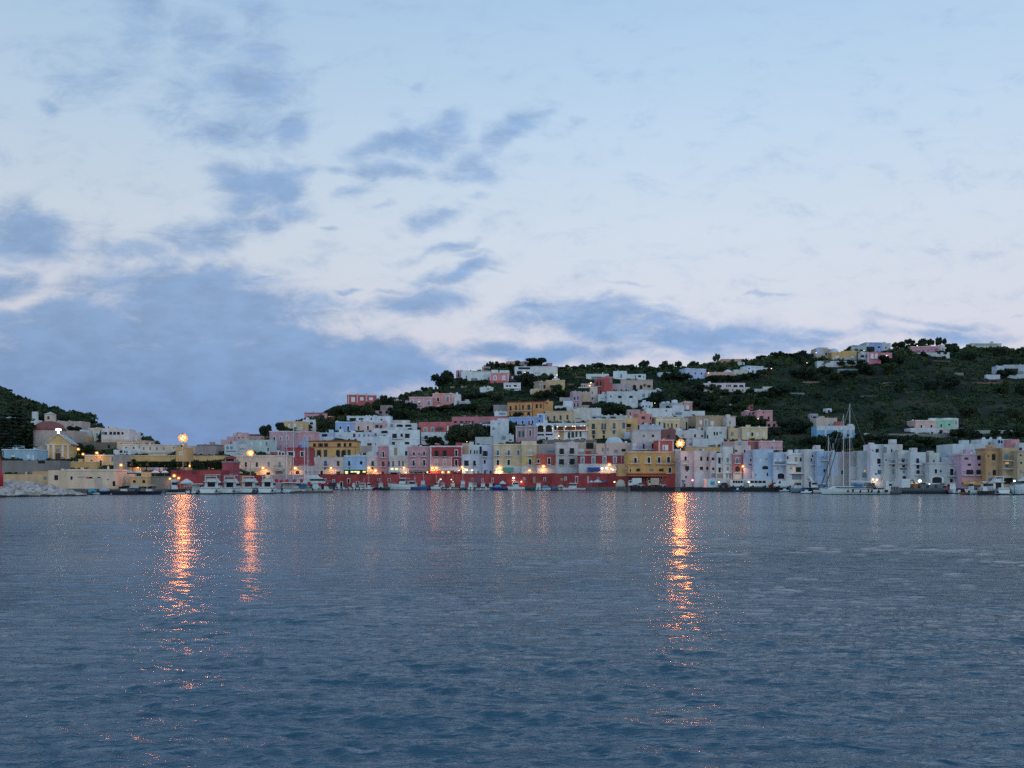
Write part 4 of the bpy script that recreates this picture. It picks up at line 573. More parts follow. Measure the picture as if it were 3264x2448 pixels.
h('lilac stone house| with blank wall left of the garden arches', 590, 760, 1300, 940, 'a0949a', [('d', 892, 930, 34, 865), ('d', 892, 930, 34, 1036), ('d', 892, 928, 34, 1152)], D=455, yaw=0, th=8, bands=[(592, 780, 720, 930, 'a98f9a')])
h('broad pale grey mansion| with two shuttered windows and a green door', 700, 938, 1425, 1325, 'aab6bc', [('d', 1040, 1088, 28, 790), ('s', 1042, 1098, 84, 1000), ('s', 1042, 1098, 80, 1262), ('n', 1180, 1305, 54, 1028), ('n', 1190, 1235, 52, 776), ('h', 1250, 1290, 56, 776), ('w', 1220, 1285, 60, 1320)], D=440, yaw=-2, th=10, bands=[(840, 945, 856, 1310, 'b8b8b8'), (1128, 945, 1146, 1310, 'b8b4b4')])
h('pale grey wing| with a diagonal stair right of the broad mansion', 1420, 902, 1978, 1150, 'a9b3ba', [('h', 1000, 1080, 60, 1560), ('h', 990, 1080, 60, 1690), ('h', 1090, 1115, 26, 1440)], D=446, yaw=-6, th=8, bands=[(1420, 1000, 1470, 1150, 'b8b0a8')])
h('white garden house| left of the broad pale grey mansion', 490, 1005, 700, 1290, 'aebac6', [('h', 1090, 1110, 70, 590), ('d', 1070, 1095, 20, 670)], D=436, yaw=-2, th=5)
h('small white house| with three dark doors right of the broad mansion', 1500, 1195, 1775, 1330, 'b3b9c2', [('d', 1262, 1310, 26, 1545), ('d', 1268, 1310, 22, 1612), ('d', 1268, 1308, 26, 1705)], D=432, yaw=0)
h('white parapet terrace house| with balustrade above the sand yellow house', 230, 1505, 1180, 1590, 'a9aeb0', [('h', 1530, 1560, 300, 500), ('d', 1530, 1560, 120, 830)], D=400, yaw=0, th=8, ex=[('ch', 430, 1480, 460, 1510, 'b0b4b6'), ('ch', 575, 1478, 600, 1510, 'b0b4b6'), ('ch', 725, 1478, 760, 1510, 'b0b4b6'), ('ch', 875, 1465, 905, 1510, 'b0b4b6'), ('ch', 1010, 1470, 1045, 1510, 'b0b4b6')])
h('white terrace wall house| left of the hedge under the broad mansion', 0, 1330, 560, 1560, 'acb0b4', [], D=410, yaw=0, th=6)
h('lit patio house| with lamps left of the shaded red wing', 90, 755, 410, 860, 'b9a898', [('d', 800, 850, 26, 120), ('d', 795, 850, 26, 175), ('L', 785, 825, 70, 280)], D=482, yaw=-6)
crop('N')
h('white cottage| with a turquoise strip on the far right slope', -10, 482, 312, 570, '9fb0b8', [], D=560, yaw=0, bands=[(70, 490, 312, 545, '3f9cb4')])
h('lilac blue house| with three red shutters on the upper slope', 465, 418, 832, 600, '93aad8', [('r', 478, 516, 26, 524), ('r', 482, 516, 26, 644), ('r', 484, 520, 26, 750)], D=556, yaw=14, th=9, corn='b3bfca')
h('long peach cottage| on the upper slope with three dark doors', 838, 475, 1322, 590, 'b39684', [('d', 528, 562, 20, 948), ('h', 530, 560, 20, 1070), ('d', 538, 575, 24, 1288)], D=552, yaw=-3, ex=[('dome', 1160, 420, 1310, 480, 'b0b4ba')])
h('pale sage cottage| between the long peach cottage and the blue white house', 1322, 432, 1565, 560, 'a4aca4', [('h', 495, 545, 26, 1380), ('h', 510, 545, 20, 1495)], D=553, yaw=-3, ex=[('dome', 1370, 425, 1500, 450, 'a9b0ac')])
h('white house| with a sky blue side wall and small dark windows', 1560, 368, 1845, 540, 'b5c0cf', [('d', 398, 425, 26, 1590), ('d', 445, 485, 30, 1660), ('d', 450, 488, 18, 1724), ('d', 450, 488, 18, 1760), ('d', 455, 480, 22, 1578)], D=556, yaw=16, th=9, bands=[(1580, 372, 1845, 412, '9fb6d6')])
h('white right wing| of the house with sky blue side wall', 1838, 400, 1920, 480, 'b0bac8', [('d', 440, 470, 20, 1880)], D=557)
h('long white arcade villa| with dark arches and red shutters in the trees', 795, 668, 1520, 835, 'b5acb2', [('r', 700, 740, 26, 845), ('d', 692, 735, 30, 938), ('A', 700, 742, 90, 1065), ('r', 700, 735, 26, 1195), ('r', 698, 735, 22, 1235), ('r', 698, 735, 22, 1262), ('A', 700, 742, 78, 1350), ('A', 700, 742, 78, 1455), ('R', 770, 800, 34, 1040), ('R', 770, 800, 34, 1102), ('h', 775, 800, 30, 1200), ('R', 775, 805, 30, 1305), ('R', 775, 805, 26, 1372), ('R', 778, 805, 24, 1422), ('R', 778, 808, 28, 1480)], D=505, yaw=-2, th=8)
h('white lower wing| at the right end of the long white arcade villa', 1515, 742, 1600, 825, 'a9a6ac', [('d', 785, 815, 26, 1548)], D=506)
h('low whitewashed walls| stepping down right of the arcade villa', 1665, 770, 2125, 830, '9fa6a6', [], D=500, yaw=-4, th=3, par=.1, cat='wall', name='garden_wall', ex=[('hut', 1840, 728, 2010, 780, 'a4a6a2')])
h('orange skyline house| beside the windswept palm', 1100, 244, 1475, 310, 'b48a68', [('h', 260, 290, 26, 1260), ('L', 280, 300, 30, 1160)], D=622, yaw=-3)
h('tiny mint white cottage| under the orange skyline house by the palm', 1395, 300, 1512, 365, '9cb0aa', [('r', 310, 350, 20, 1475)], D=600)
crop('O')
h('blue cottage| at the left end of the right hilltop hamlet', 602, 352, 712, 460, '6a93c8', [], D=632, yaw=6)
h('pale blue and tan house| on the right hilltop with one dark window', 665, 285, 935, 470, 'a89a80', [('d', 355, 405, 26, 848), ('w', 290, 300, 30, 700)], D=634, yaw=10, th=7, bands=[(665, 292, 780, 390, '8ba4cc')], ex=[('hut', 740, 255, 900, 292, 'a9b4b8')])
h('mustard yellow long house| on the right hilltop', 948, 345, 1385, 480, 'b8984f', [('w', 410, 440, 60, 1040), ('w', 410, 440, 50, 1310)], D=630, yaw=-2, th=7, ex=[('hut', 1145, 318, 1380, 350, 'b8984f'), ('dome', 930, 265, 1110, 350, 'a9b4b4')], bands=[(948, 440, 1385, 480, 'a39a9e')])
h('long white terrace house| below the mustard yellow house', 690, 500, 1385, 600, 'a9b0b4', [('d', 460 + 45, 530, 120, 860), ('d', 520, 545, 60, 1060)], D=600, yaw=-2, th=6)
h('teal grey house| on the skyline behind the mustard yellow house', 1290, 228, 1548, 345, '8aa4a2', [('d', 225, 240, 100, 1350)], D=655, yaw=-3)
h('royal blue house| on the skyline with a dark veranda', 1545, 176, 1845, 335, '6f98cc', [('d', 250, 320, 140, 1630), ('d', 245, 272, 50, 1780)], D=652, yaw=4, bands=[(1545, 180, 1600, 240, '9fb0ac')], corn='9fb4c0')
h('grey white house| right of the royal blue skyline house', 1838, 186, 1988, 320, 'a4acb6', [('d', 250, 280, 22, 1900)], D=653)
h('raspberry pink house| with two white windows on the right hilltop', 1590, 342, 1815, 550, 'b86f7c', [('w', 370, 455, 52, 1658), ('w', 370, 455, 48, 1732), ('P', 462, 1630, 1760)], D=618, yaw=-3, th=7, bands=[(1575, 345, 1600, 545, 'b8a6b4')])
h('white gable wing| left of the raspberry pink house', 1470, 345, 1592, 540, 'a9b0bc', [('c', 400, 440, 26, 1555), ('a', 395, 440, 60, 1430 + 60)], D=619, yaw=4)
h('pink low wing| right of the raspberry pink house with a lamp', 1812, 355, 2008, 450, 'b57a84', [('d', 395, 440, 26, 1845), ('L', 400, 430, 30, 1930)], D=620, yaw=-4)
h('grey stone wall| on the dark slope below the white terrace house', 1055, 640, 1410, 690, '7c8188', [], D=580, yaw=-3, th=2, par=.1, cat='wall', name='stone_wall')
h('small orange shed| under the grey stone wall on the dark slope', 985, 690, 1102, 760, '8d6a52', [], D=572)
crop('P')
h('long pink villa| with blue shutters on a white base, right hilltop', 185, 215, 655, 325, 'b07a80', [('c', 275, 300, 60, 310), ('c', 270, 292, 30, 390, 460), ('c', 250, 275, 60, 590)], D=640, yaw=-8, th=7, corn='b5b0b0', bands=[])
h('white base wall| of the long pink villa on the right hilltop', 118, 312, 795, 352, 'a9b2b2', [], D=631, yaw=-6, th=3, par=.1, cat='wall', name='terrace_wall')
h('white end house| right of the long pink villa on the hilltop', 648, 190, 722, 345, 'acb4b0', [('h', 240, 290, 26, 690)], D=639, yaw=-10)
h('long pale skyline hotel| on the far right ridge', 1140, 165, 1602, 235, 'a3a89c', [('h', 185, 200, 380, 1370)], D=690, yaw=2)
h('white ruined house| with a ragged wall at the right edge of the hill', 1530, 520, 1645, 690, 'a4b0c2', [('h', 560, 620, 30, 1590)], D=560, yaw=4)
h('low white wall| left of the white ruined house', 1362, 655, 1580, 720, 'a3aebf', [], D=552, yaw=3, th=2, par=.1, cat='wall', name='garden_wall')
h('long bluish terrace house| at the right edge of the hill behind dark trees', 1640, 500, 2080, 720, '93a4ac', [('d', 560, 640, 200, 1760), ('h', 600, 650, 90, 1900)], D=562, yaw=-4)
# dry stone terraces and low walls on the open slopes
for k, x0, y0, x1, y1, cc, lb in (('O', 300, 862, 780, 884, '7a6456', 'long brown terrace wall high on the dark right slope'), ('O', 205, 1062, 465, 1084, '77787a', 'short pale terrace wall left of the middle of the dark right slope'), ('N', 935, 905, 1165, 934, '8a6a50', 'ochre brown terrace wall under the long white arcade villa'), ('N', 1290, 1480, 1420, 1500, '77736e', 'low stone wall by the yellow villa trees'), ('P', 540, 436, 800, 458, '6b5a52', 'brown terrace wall below the long pink villa'), ('P', 1160, 775, 1560, 800, '75584a', 'rusty terrace wall below the white ruined house'), ('P', 880, 625, 1015, 662, '7c7468', 'pale rock outcrop wall in the middle of the right slope'), ('O', 1790, 880, 2080, 900, '6a6450', 'olive grey terrace wall under the raspberry pink house'), ('O', 1450, 1110, 1800, 1130, '60584e', 'dim stone terrace wall deep in the right slope scrub'), ('L', 1620, 815, 1800, 850, '7c5f58', 'brown earth wall right of the honey yellow villa'), ('E', 880, 385, 1180, 400, '6f5d52', 'brown terrace wall above the coral pink wall'), ('K', 860, 870, 1020, 900, '8b7a6c', 'pale terrace wall below the white hilltop complex'), ('L', 1850, 640, 2100, 664, '7d7660', 'dry grass terrace wall left of the white barn like house')):
    crop(k); h(lb.replace(' wall', ' wall|', 1), x0, y0, x1, y1, cc, [], yaw=random.uniform(-4, 4), th=1.5, par=.05, cat='wall', name='terrace_wall', ext=1.5)
# ================================================================= ground, quays, water, church, rocks, vegetation
def npmesh(name, verts, quads, mat, smooth=False):
    me = bpy.data.meshes.new(name)
    nv, nf, k = len(verts), len(quads), quads.shape[1]
    me.vertices.add(nv); me.vertices.foreach_set('co', np.asarray(verts, dtype=np.float32).ravel())
    me.loops.add(nf * k); me.loops.foreach_set('vertex_index', quads.astype(np.int32).ravel())
    me.polygons.add(nf); me.polygons.foreach_set('loop_start', np.arange(0, nf * k, k, dtype=np.int32)); me.polygons.foreach_set('loop_total', np.full(nf, k, dtype=np.int32))
    if smooth: me.polygons.foreach_set('use_smooth', np.ones(nf, dtype=bool))
    me.update(calc_edges=True); me.materials.append(mat)
    return me
def grid_faces(r, c):
    i = np.arange((r - 1) * (c - 1)); a = (i // (c - 1)) * c + i % (c - 1)
    return np.stack([a, a + 1, a + c + 1, a + c], 1)
# -- hillside
def hill_material():
    m, nt, N, L = new_mat('hillside_earth')
    out = N.new('ShaderNodeOutputMaterial'); b = N.new('ShaderNodeBsdfPrincipled'); tc = N.new('ShaderNodeTexCoord')
    n1 = N.new('ShaderNodeTexNoise'); n1.inputs['Scale'].default_value = 0.035; n1.inputs['Detail'].default_value = 6; n1.inputs['Roughness'].default_value = .7
    n2 = N.new('ShaderNodeTexNoise'); n2.inputs['Scale'].default_value = 0.5; n2.inputs['Detail'].default_value = 4
    mp = N.new('ShaderNodeMapping'); mp.inputs['Scale'].default_value = (.4, 1, 2.2)
    cr = N.new('ShaderNodeValToRGB'); e = cr.color_ramp.elements
    e[0].position, e[0].color = .30, (0.010, 0.015, 0.010, 1); e[1].position, e[1].color = .76, (0.13, 0.09, 0.062, 1)
    x = cr.color_ramp.elements.new(.5); x.color = (0.02, 0.026, 0.014, 1); x = cr.color_ramp.elements.new(.62); x.color = (0.055, 0.046, 0.028, 1)
    sc = N.new('ShaderNodeMapRange'); sc.inputs['To Min'].default_value = .55; sc.inputs['To Max'].default_value = 1.35
    mx = N.new('ShaderNodeVectorMath'); mx.operation = 'SCALE'
    L.new(tc.outputs['Object'], mp.inputs[0]); L.new(mp.outputs[0], n1.inputs['Vector']); L.new(tc.outputs['Object'], n2.inputs['Vector'])
    L.new(n1.outputs['Fac'], cr.inputs[0]); L.new(n2.outputs['Fac'], sc.inputs['Value']); L.new(cr.outputs[0], mx.inputs[0]); L.new(sc.outputs[0], mx.inputs['Scale'])
    L.new(mx.outputs[0], b.inputs['Base Color']); b.inputs['Roughness'].default_value = .95; b.inputs['Specular IOR Level'].default_value = .1
    L.new(b.outputs[0], out.inputs[0]); return m
cols = np.arange(-700, 4001, 10.0); NT = 56
rows = []
for px in cols:
    off = 7.2 if 958 <= px <= 2150 else 0.4
    d0, d1, zf = D0(px), D1(px), Zat(Y0(px), D0(px))
    line = [(d0 - off, -1.0), (d0 - off, zf), (d0, zf)]
    for k in range(1, NT + 1):
        t = k / NT; D = d0 + (d1 - d0) * t
        nz = 0.5 * math.sin(px * .061 + D * .13) * math.sin(px * .023 - D * .07) * min(1, t * 6)
        line.append((D, land_z(px, D) + nz))
    zr = line[-1][1]
    line += [(d1 + 15, zr - 3), (d1 + 60, zr - 22), (d1 + 200, -2)]
    rows.append([((px - CX) / F * D, D, z) for D, z in line])
V = np.array(rows).reshape(-1, 3); r_, c_ = len(rows), len(rows[0])
q = grid_faces(r_, c_)
hill = link('hillside', npmesh('hillside', V, q, hill_material(), False)); tag(hill, kind='structure')
# -- quay apron
EX = [-700, 450, 640, 760, 962, 1400, 1880, 2040, 2160, 2300, 2600, 2900, 3264, 4000]
EY = [243, 243, 245, 250, 335, 333, 314, 289, 287, 281, 272, 253, 236, 214]
m = MB(); prev = None
for px in list(np.arange(-700, 4001, 40.0)):
    a, b = interp(px, EX, EY), D0(px) + 1.0
    p = [(Xat(px, a), a, -1.5), (Xat(px, a), a, 1.1), (Xat(px, b), b, 1.12)]
    if prev: m.add(prev + p, [(0, 3, 4, 1), (1, 4, 5, 2)])
    prev = p
quay = m.build('quay', plaster('6a6866', dirt=.4)); tag(quay, kind='structure')
m = MB(); prev = None      # dark worn edge of the right hand quay, a kerb step proud of the face
for px in list(np.arange(2010, 4001, 30.0)):
    a = interp(px, EX, EY)
    p = [(Xat(px, a - .15), a - .15, -1.5), (Xat(px, a - .15), a - .15, 1.02), (Xat(px, a + .5), a + .5, 1.22), (Xat(px, a - .15), a - .15, 1.22)]
    if prev: m.add(prev + p, [(0, 4, 7, 3), (3, 7, 6, 2)])
    prev = p
kerb = m.build('quay_kerb', flat('wet_quay_stone', (0.022, 0.022, 0.025), .8)); tag(kerb, kind='structure')
# -- the red quay wall
wall = empty('quay_wall', (Xat(1560, 331), 331, 1.1)); tag(wall, 'long dark red quay wall with white framed windows behind the moored boats', 'wall')
def wallD(px): return D0(px) - 7.8
pts = [960, 1120, 1300, 1500, 1700, 1800, 1900, 2000, 2080, 2156]
m = MB(); prev = None; wx, wy, wz = wall.location
for px in pts:
    a = wallD(px); zt = Zat(interp(px, [960, 1500, 2160], [1513.5, 1510.8, 1508.3]), a)
    p = [(Xat(px, a) - wx, a - wy, -1.6 - 0), (Xat(px, a) - wx, a - wy, zt - wz), (Xat(px, a + .9) - wx, a + .9 - wy, zt - wz), (Xat(px, a + .9) - wx, a + .9 - wy, -1.6)]
    if prev: m.add(prev + p, [(0, 4, 5, 1), (1, 5, 6, 2), (2, 6, 7, 3)])
    else: m.add(p, [(0, 1, 2, 3)])
    prev = p
m.add(prev, [(3, 2, 1, 0)])
m.build('wall', plaster('a33a38', dirt=.3), wall)
def wall_window(ck, ty, x, y0, y1, w):
    crop(ck); px = SX(x); a = wallD(px); d = 4
    p0, p1 = Vector((Xat(px - d, wallD(px - d)), wallD(px - d), 0)), Vector((Xat(px + d, wallD(px + d)), wallD(px + d), 0))
    rz = math.atan2(p1.y - p0.y, p1.x - p0.x)
    zt, zb = Zat(SY(y0), a), Zat(SY(y1), a); zb = max(zb, 1.15)
    shape, mat, fr, sh = WTYPE[ty]
    o = link('window', unit(shape, mat), wall, (Xat(px, a) - wx, a - wy, zb - wz), (w / CUR[2] / F * a, 1, zt - zb), (0, 0, rz))
    if fr: link('frame', unit(fr, TRIM), o)
for ck, ty, x, y0, y1, w in [('D', 'g', 247, 1316, 1350, 22), ('D', 'g', 352, 1316, 1350, 22), ('D', 'g', 478, 1332, 1382, 28), ('D', 'f', 697, 1318, 1380, 32), ('D', 'A', 590, 1360, 1432, 36), ('D', 'f', 832, 1360, 1402, 32), ('D', 'f', 1133, 1316, 1350, 22), ('D', 'f', 1290, 1316, 1352, 28),
                             ('E', 'A', 733, 1316, 1350, 26), ('E', 'A', 885, 1312, 1352, 26), ('E', 'A', 1037, 1312, 1362, 22), ('E', 'f', 1187, 1318, 1356, 22), ('E', 'f', 1337, 1312, 1372, 22), ('E', 'c', 1115, 1315, 1362, 60),
                             ('F', 'g', 325, 1300, 1340, 22), ('F', 'p', 475, 1290, 1382, 40), ('F', 'g', 628, 1305, 1352, 28), ('F', 'g', 937, 1295, 1342, 26), ('F', 'g', 1097, 1290, 1382, 34), ('F', 'w', 1250, 1278, 1382, 46), ('F', 'f', 1412, 1306, 1340, 24), ('F', 'h', 1175, 1305, 1335, 80), ('F', 'p', 880, 1310, 1345, 50),
                             ('G', 'f', 363, 1292, 1318, 26), ('G', 'f', 637, 1308, 1338, 36), ('G', 'f', 637, 1360, 1372, 36), ('G', 'f', 870, 1290, 1318, 28), ('G', 'p', 870, 1328, 1352, 34), ('G', 'd', 870, 1364, 1400, 40)]:
    wall_window(ck, ty, x, y0, y1, w)
# small walls at the foot of the cream quay house
crop('b3')
house('orange red parapet wall| lit by a lamp below the long cream quay house', 622, 246, 1182, 470, 'b0613c', [], D=280, yaw=0, th=1.2, par=.05, cat='wall', name='parapet_wall', ext=2, fix=1)
house('crimson ramp wall| right of the orange red parapet wall', 1182, 250, 1640, 460, '8e3436', [], D=282, yaw=0, th=1.2, par=.05, cat='wall', name='parapet_wall', ext=2, fix=1)
crop('b4')
house('dusty rose stone parapet| behind the sailing boat masts', -190, 232, 860, 470, '9c8a88', [], D=294, yaw=0, th=1.5, par=.05, cat='wall', name='parapet_wall', ext=3, fix=1)

# -- the sea
def water_material():
    m, nt, N, L = new_mat('sea_water')
    out = N.new('ShaderNodeOutputMaterial'); b = N.new('ShaderNodeBsdfPrincipled'); tc = N.new('ShaderNodeTexCoord')
    b.inputs['Base Color'].default_value = (0.036, 0.088, 0.125, 1); b.inputs['IOR'].default_value = 1.333
    mp = N.new('ShaderNodeMapping'); mp.inputs['Rotation'].default_value = (0, 0, .25); mp.inputs['Scale'].default_value = (.4, 1, 1)
    L.new(tc.outputs['Object'], mp.inputs[0])
    n1 = N.new('ShaderNodeTexNoise'); n1.inputs['Scale'].default_value = 3.2; n1.inputs['Detail'].default_value = 5; n1.inputs['Roughness'].default_value = .62; n1.inputs['Distortion'].default_value = .5
    n2 = N.new('ShaderNodeTexNoise'); n2.inputs['Scale'].default_value = .45; n2.inputs['Detail'].default_value = 4; n2.inputs['Roughness'].default_value = .6
    L.new(mp.outputs[0], n1.inputs['Vector']); L.new(mp.outputs[0], n2.inputs['Vector'])
    # calm and ruffled patches
    n3 = N.new('ShaderNodeTexNoise'); n3.inputs['Scale'].default_value = .05; n3.inputs['Detail'].default_value = 3; L.new(mp.outputs[0], n3.inputs['Vector'])
    rg = N.new('ShaderNodeMapRange'); rg.inputs['From Min'].default_value = .35; rg.inputs['From Max'].default_value = .65; rg.inputs['To Min'].default_value = .05; rg.inputs['To Max'].default_value = .12
    L.new(n3.outputs['Fac'], rg.inputs['Value'])
    b1 = N.new('ShaderNodeBump'); b1.inputs['Distance'].default_value = 1.0; L.new(rg.outputs[0], b1.inputs['Strength']) if False else None
    sp = N.new('ShaderNodeSeparateXYZ'); L.new(tc.outputs['Object'], sp.inputs[0])     # open water is ruffled, the sheltered water along the quays calmer
    sh = N.new('ShaderNodeMapRange'); sh.inputs['From Min'].default_value = 15; sh.inputs['From Max'].default_value = 190; sh.inputs['To Min'].default_value = 1.75; sh.inputs['To Max'].default_value = .8; L.new(sp.outputs['Y'], sh.inputs['Value'])
    r2 = N.new('ShaderNodeMath'); r2.operation = 'MULTIPLY'; L.new(rg.outputs[0], r2.inputs[0]); L.new(sh.outputs[0], r2.inputs[1])
    ml = N.new('ShaderNodeMath'); ml.operation = 'MULTIPLY'; L.new(n1.outputs['Fac'], ml.inputs[0]); L.new(r2.outputs[0], ml.inputs[1])
    m2 = N.new('ShaderNodeMath'); m2.operation = 'MULTIPLY_ADD'; L.new(n2.outputs['Fac'], m2.inputs[0]); m2.inputs[1].default_value = WAVE_BUMP2; L.new(ml.outputs[0], m2.inputs[2])
    L.new(m2.outputs[0], b1.inputs['Height']); b1.inputs['Strength'].default_value = 1.0
    L.new(b1.outputs[0], b.inputs['Normal'])
    b.inputs['Roughness'].default_value = WATER_ROUGH
    L.new(b.outputs[0], out.inputs[0]); return m
WAVE_BUMP2, WATER_ROUGH = 0.10, 0.11
rowsD = CH / np.concatenate([np.linspace(CH / 7.5, CH / 60, 640), np.linspace(CH / 60, CH / 430, 110)[1:]])
rowsD = np.concatenate([rowsD, [600, 1000, 2500, 9000]])
ang = np.linspace(-.95, .95, 1150)
DD, UU = np.meshgrid(rowsD, ang, indexing='ij')
XX, YY = DD * UU, DD.copy(); ZZ = np.zeros_like(XX)
stp = np.gradient(rowsD)[:, None] * np.ones_like(UU)
NW = 110
gust = .75 + .35 * np.sin(XX * .10 + YY * .055 + 1.0) * np.sin(YY * .12 - XX * .03) + .25 * np.sin(XX * .31 - YY * .22 + 2.0) * np.sin(XX * .05 + YY * .4)
for k in range(NW):
    lam = 0.17 * (3.4 / 0.17) ** rng.random() ** 1.15; th = math.radians(rng.normal(82 if lam > .7 else 78, 15 if lam > .7 else 30)); ph = rng.random() * 6.283
    amp = 0.0030 * lam ** 0.66 * (.75 if lam > 1.4 else .9 if lam > .6 else 1.0)
    fade = np.clip((lam - 2.2 * stp) / (1.5 * stp), 0, 1)
    s_ = np.sin((XX * math.cos(th) + YY * math.sin(th)) * 6.283 / lam + ph + 1.1 * np.sin(XX * .37 / lam ** .5 + YY * .21 + ph * 3))
    ZZ += fade * amp * gust * (2 * ((s_ + 1) * .5) ** 1.35 - .9)
ZZ *= np.clip((420 - DD) / 200, 0, 1)
V = np.stack([XX, YY, ZZ], -1).reshape(-1, 3)
sea = link('sea', npmesh('sea', V, grid_faces(len(rowsD), len(ang))[:, ::-1], water_material(), True)); tag(sea, kind='structure')

# -- church
crop('A')
cd = land_D(SX(770), SY(1110)); yaw = math.radians(16)
fc = Facade(SX(620), SX(922), SY(1112), cd, yaw)
ch = empty('church', fc.org, yaw); tag(ch, 'yellow and white church with columns, red brown dome and lit cross', 'church')
w = fc.w; ze = fc.loc(SX(770), SY(892))[1]; za = fc.loc(SX(770), SY(762))[1]
m = MB(); m.box(0, w, 0, 15, -2, ze); m.prism([(-.4, ze), (w + .4, ze), (w / 2, za)], .1, 15); m.build('nave', plaster('c3a052'), ch)
MB().add([(-.6, -.3, ze - .1), (w / 2, -.3, za), (w / 2, 15.1, za), (-.6, 15.1, ze - .1), (-.6, -.3, ze + .25), (w / 2, -.3, za + .35), (w / 2, 15.1, za + .35), (-.6, 15.1, ze + .25)], [(0, 3, 2, 1), (4, 5, 6, 7), (0, 1, 5, 4), (2, 3, 7, 6), (3, 0, 4, 7)]).add(
    [(w / 2, -.3, za), (w + .6, -.3, ze - .1), (w + .6, 15.1, ze - .1), (w / 2, 15.1, za), (w / 2, -.3, za + .35), (w + .6, -.3, ze + .25), (w + .6, 15.1, ze + .25), (w / 2, 15.1, za + .35)], [(0, 3, 2, 1), (4, 5, 6, 7), (0, 1, 5, 4), (1, 2, 6, 5), (2, 3, 7, 6)]).build('roof', plaster('a39e98'), ch)
MB().box(-.35, w + .35, -.4, .2, ze - .55, ze + .05).build('entablature', plaster('bfb39a'), ch)
for fx in (.04, .27, .67, .9):
    x = w * fx + .2
    MB().box(x - .36, x + .36, -.38, .1, -1, ze - .55).build('column', plaster('c9c1b2'), ch)
MB().box(w * .37, w * .6, -.05, .2, 0, ze * .45).build('door', SHUT_R, ch)
MB().box(w * .4, w * .56, -.05, .2, ze * .5, ze * .72).build('window', SHUT_B, ch)
MB().box(-4.6, 0, 2, 14, -2, ze * .72).build('side_aisle', plaster('a6898a'), ch)
MB().add([(-4.9, 1.8, ze * .72), (.1, 1.8, ze * .98), (.1, 14.2, ze * .98), (-4.9, 14.2, ze * .72), (-4.9, 1.8, ze * .66), (.1, 1.8, ze * .66), (.1, 14.2, ze * .66), (-4.9, 14.2, ze * .66)], [(0, 1, 2, 3), (4, 7, 6, 5), (0, 4, 5, 1), (2, 6, 7, 3), (0, 3, 7, 4)]).build('aisle_roof', plaster('8d8985'), ch)
fd = Facade(SX(455), SX(850), SY(715), cd + 24, 0)
r = fd.w / 2; hd = fd.loc(SX(650), SY(590))[1]
c0 = Vector((fd.org[0] + r, fd.org[1], fd.zb)) - Vector(fc.org)
c0 = Vector((c0.x * math.cos(-yaw) - c0.y * math.sin(-yaw), c0.x * math.sin(-yaw) + c0.y * math.cos(-yaw), c0.z))
MB().lathe(c0, [(r * .98, -7), (r * .98, -.1), (r * 1.03, 0)], 24).build('drum', plaster('a89c8c'), ch)
MB().lathe(c0, [(r * math.cos(k * math.pi / 18), hd * math.sin(k * math.pi / 18)) for k in range(9)] + [(.05, hd)], 28).build('dome', plaster('7d4a40'), ch, True)
cw = .35
MB().box(w / 2 - .32, w / 2 + .32, -.2, .25, za + .3, za + 2.1).box(w / 2 - .95, w / 2 + .95, -.2, .25, za + 1.35, za + 1.95).build('cross', glow('cross_light', (1, .95, .85), 5), ch)
bf = Facade(SX(588), SX(692), SY(592), cd + 36, 0); hb = bf.loc(SX(640), SY(500))[1]; hp = bf.loc(SX(640), SY(462))[1]
bt = empty('bell_tower', bf.org); tag(bt, 'small cream bell tower with pointed roof rising behind the church dome', 'tower')
bw = bf.w
MB().box(0, bw, 0, bw, -6, hb).build('tower_body', plaster('bdb198'), bt)
MB().add([(-.2, -.2, hb), (bw + .2, -.2, hb), (bw + .2, bw + .2, hb), (-.2, bw + .2, hb), (bw / 2, bw / 2, hp)], [(0, 3, 2, 1), (0, 1, 4), (1, 2, 4), (2, 3, 4), (3, 0, 4)]).build('roof', plaster('a8a297'), bt)
link('window', unit('arch_pane', SHUT_R), bt, (bw / 2, 0, hb * .25), (bw * .28, 1, hb * .5))

# -- breakwater rocks and beacon
rock_pale = plaster('b0a696', dirt=.35); rock_wet = plaster('453c30', dirt=.4)
def rock_mesh(mat, i):
    bm_ = MB(); import bmesh
    b = bmesh.new(); bmesh.ops.create_icosphere(b, subdivisions=2, radius=1)
    rr = random.Random(i); pl = [(Vector((rr.gauss(0, 1), rr.gauss(0, 1), rr.gauss(0, 1))).normalized(), rr.uniform(.55, .85)) for _ in range(9)]
    for v in b.verts:
        for n, d in pl:
            k = v.co.dot(n) - d
            if k > 0: v.co -= n * k
        v.co *= rr.uniform(.97, 1.03); v.co.x *= 1.25; v.co.z *= .75
    me = bpy.data.meshes.new('boulder'); b.to_mesh(me); b.free(); me.materials.append(mat); return me
pale_m = [rock_mesh(rock_pale, i) for i in range(6)]; wet_m = [rock_mesh(rock_wet, 20 + i) for i in range(3)]
def rocktop(px): return interp(px, [-300, 0, 60, 120, 160, 205, 240, 268], [3.2, 3.05, 3.0, 2.6, 2.1, 1.4, 1.0, .2])
m = MB(); prev = None
for px in range(-420, 271, 10):
    zt = rocktop(px); dn = interp(px, [-420, 0, 270], [172, 177, 192])
    p = [(Xat(px, dn), dn, -.6), (Xat(px, dn + 9), dn + 9, zt * .5 - .5), (Xat(px, dn + 20), dn + 20, zt - .6), (Xat(px, dn + 30), dn + 30, -.6)]
    if prev: m.add(prev + p, [(0, 4, 5, 1), (1, 5, 6, 2), (2, 6, 7, 3)])
    prev = p
tag(m.build('breakwater', plaster('8a8680', dirt=.5)), kind='structure')
rr = random.Random(3)
n_r = 0
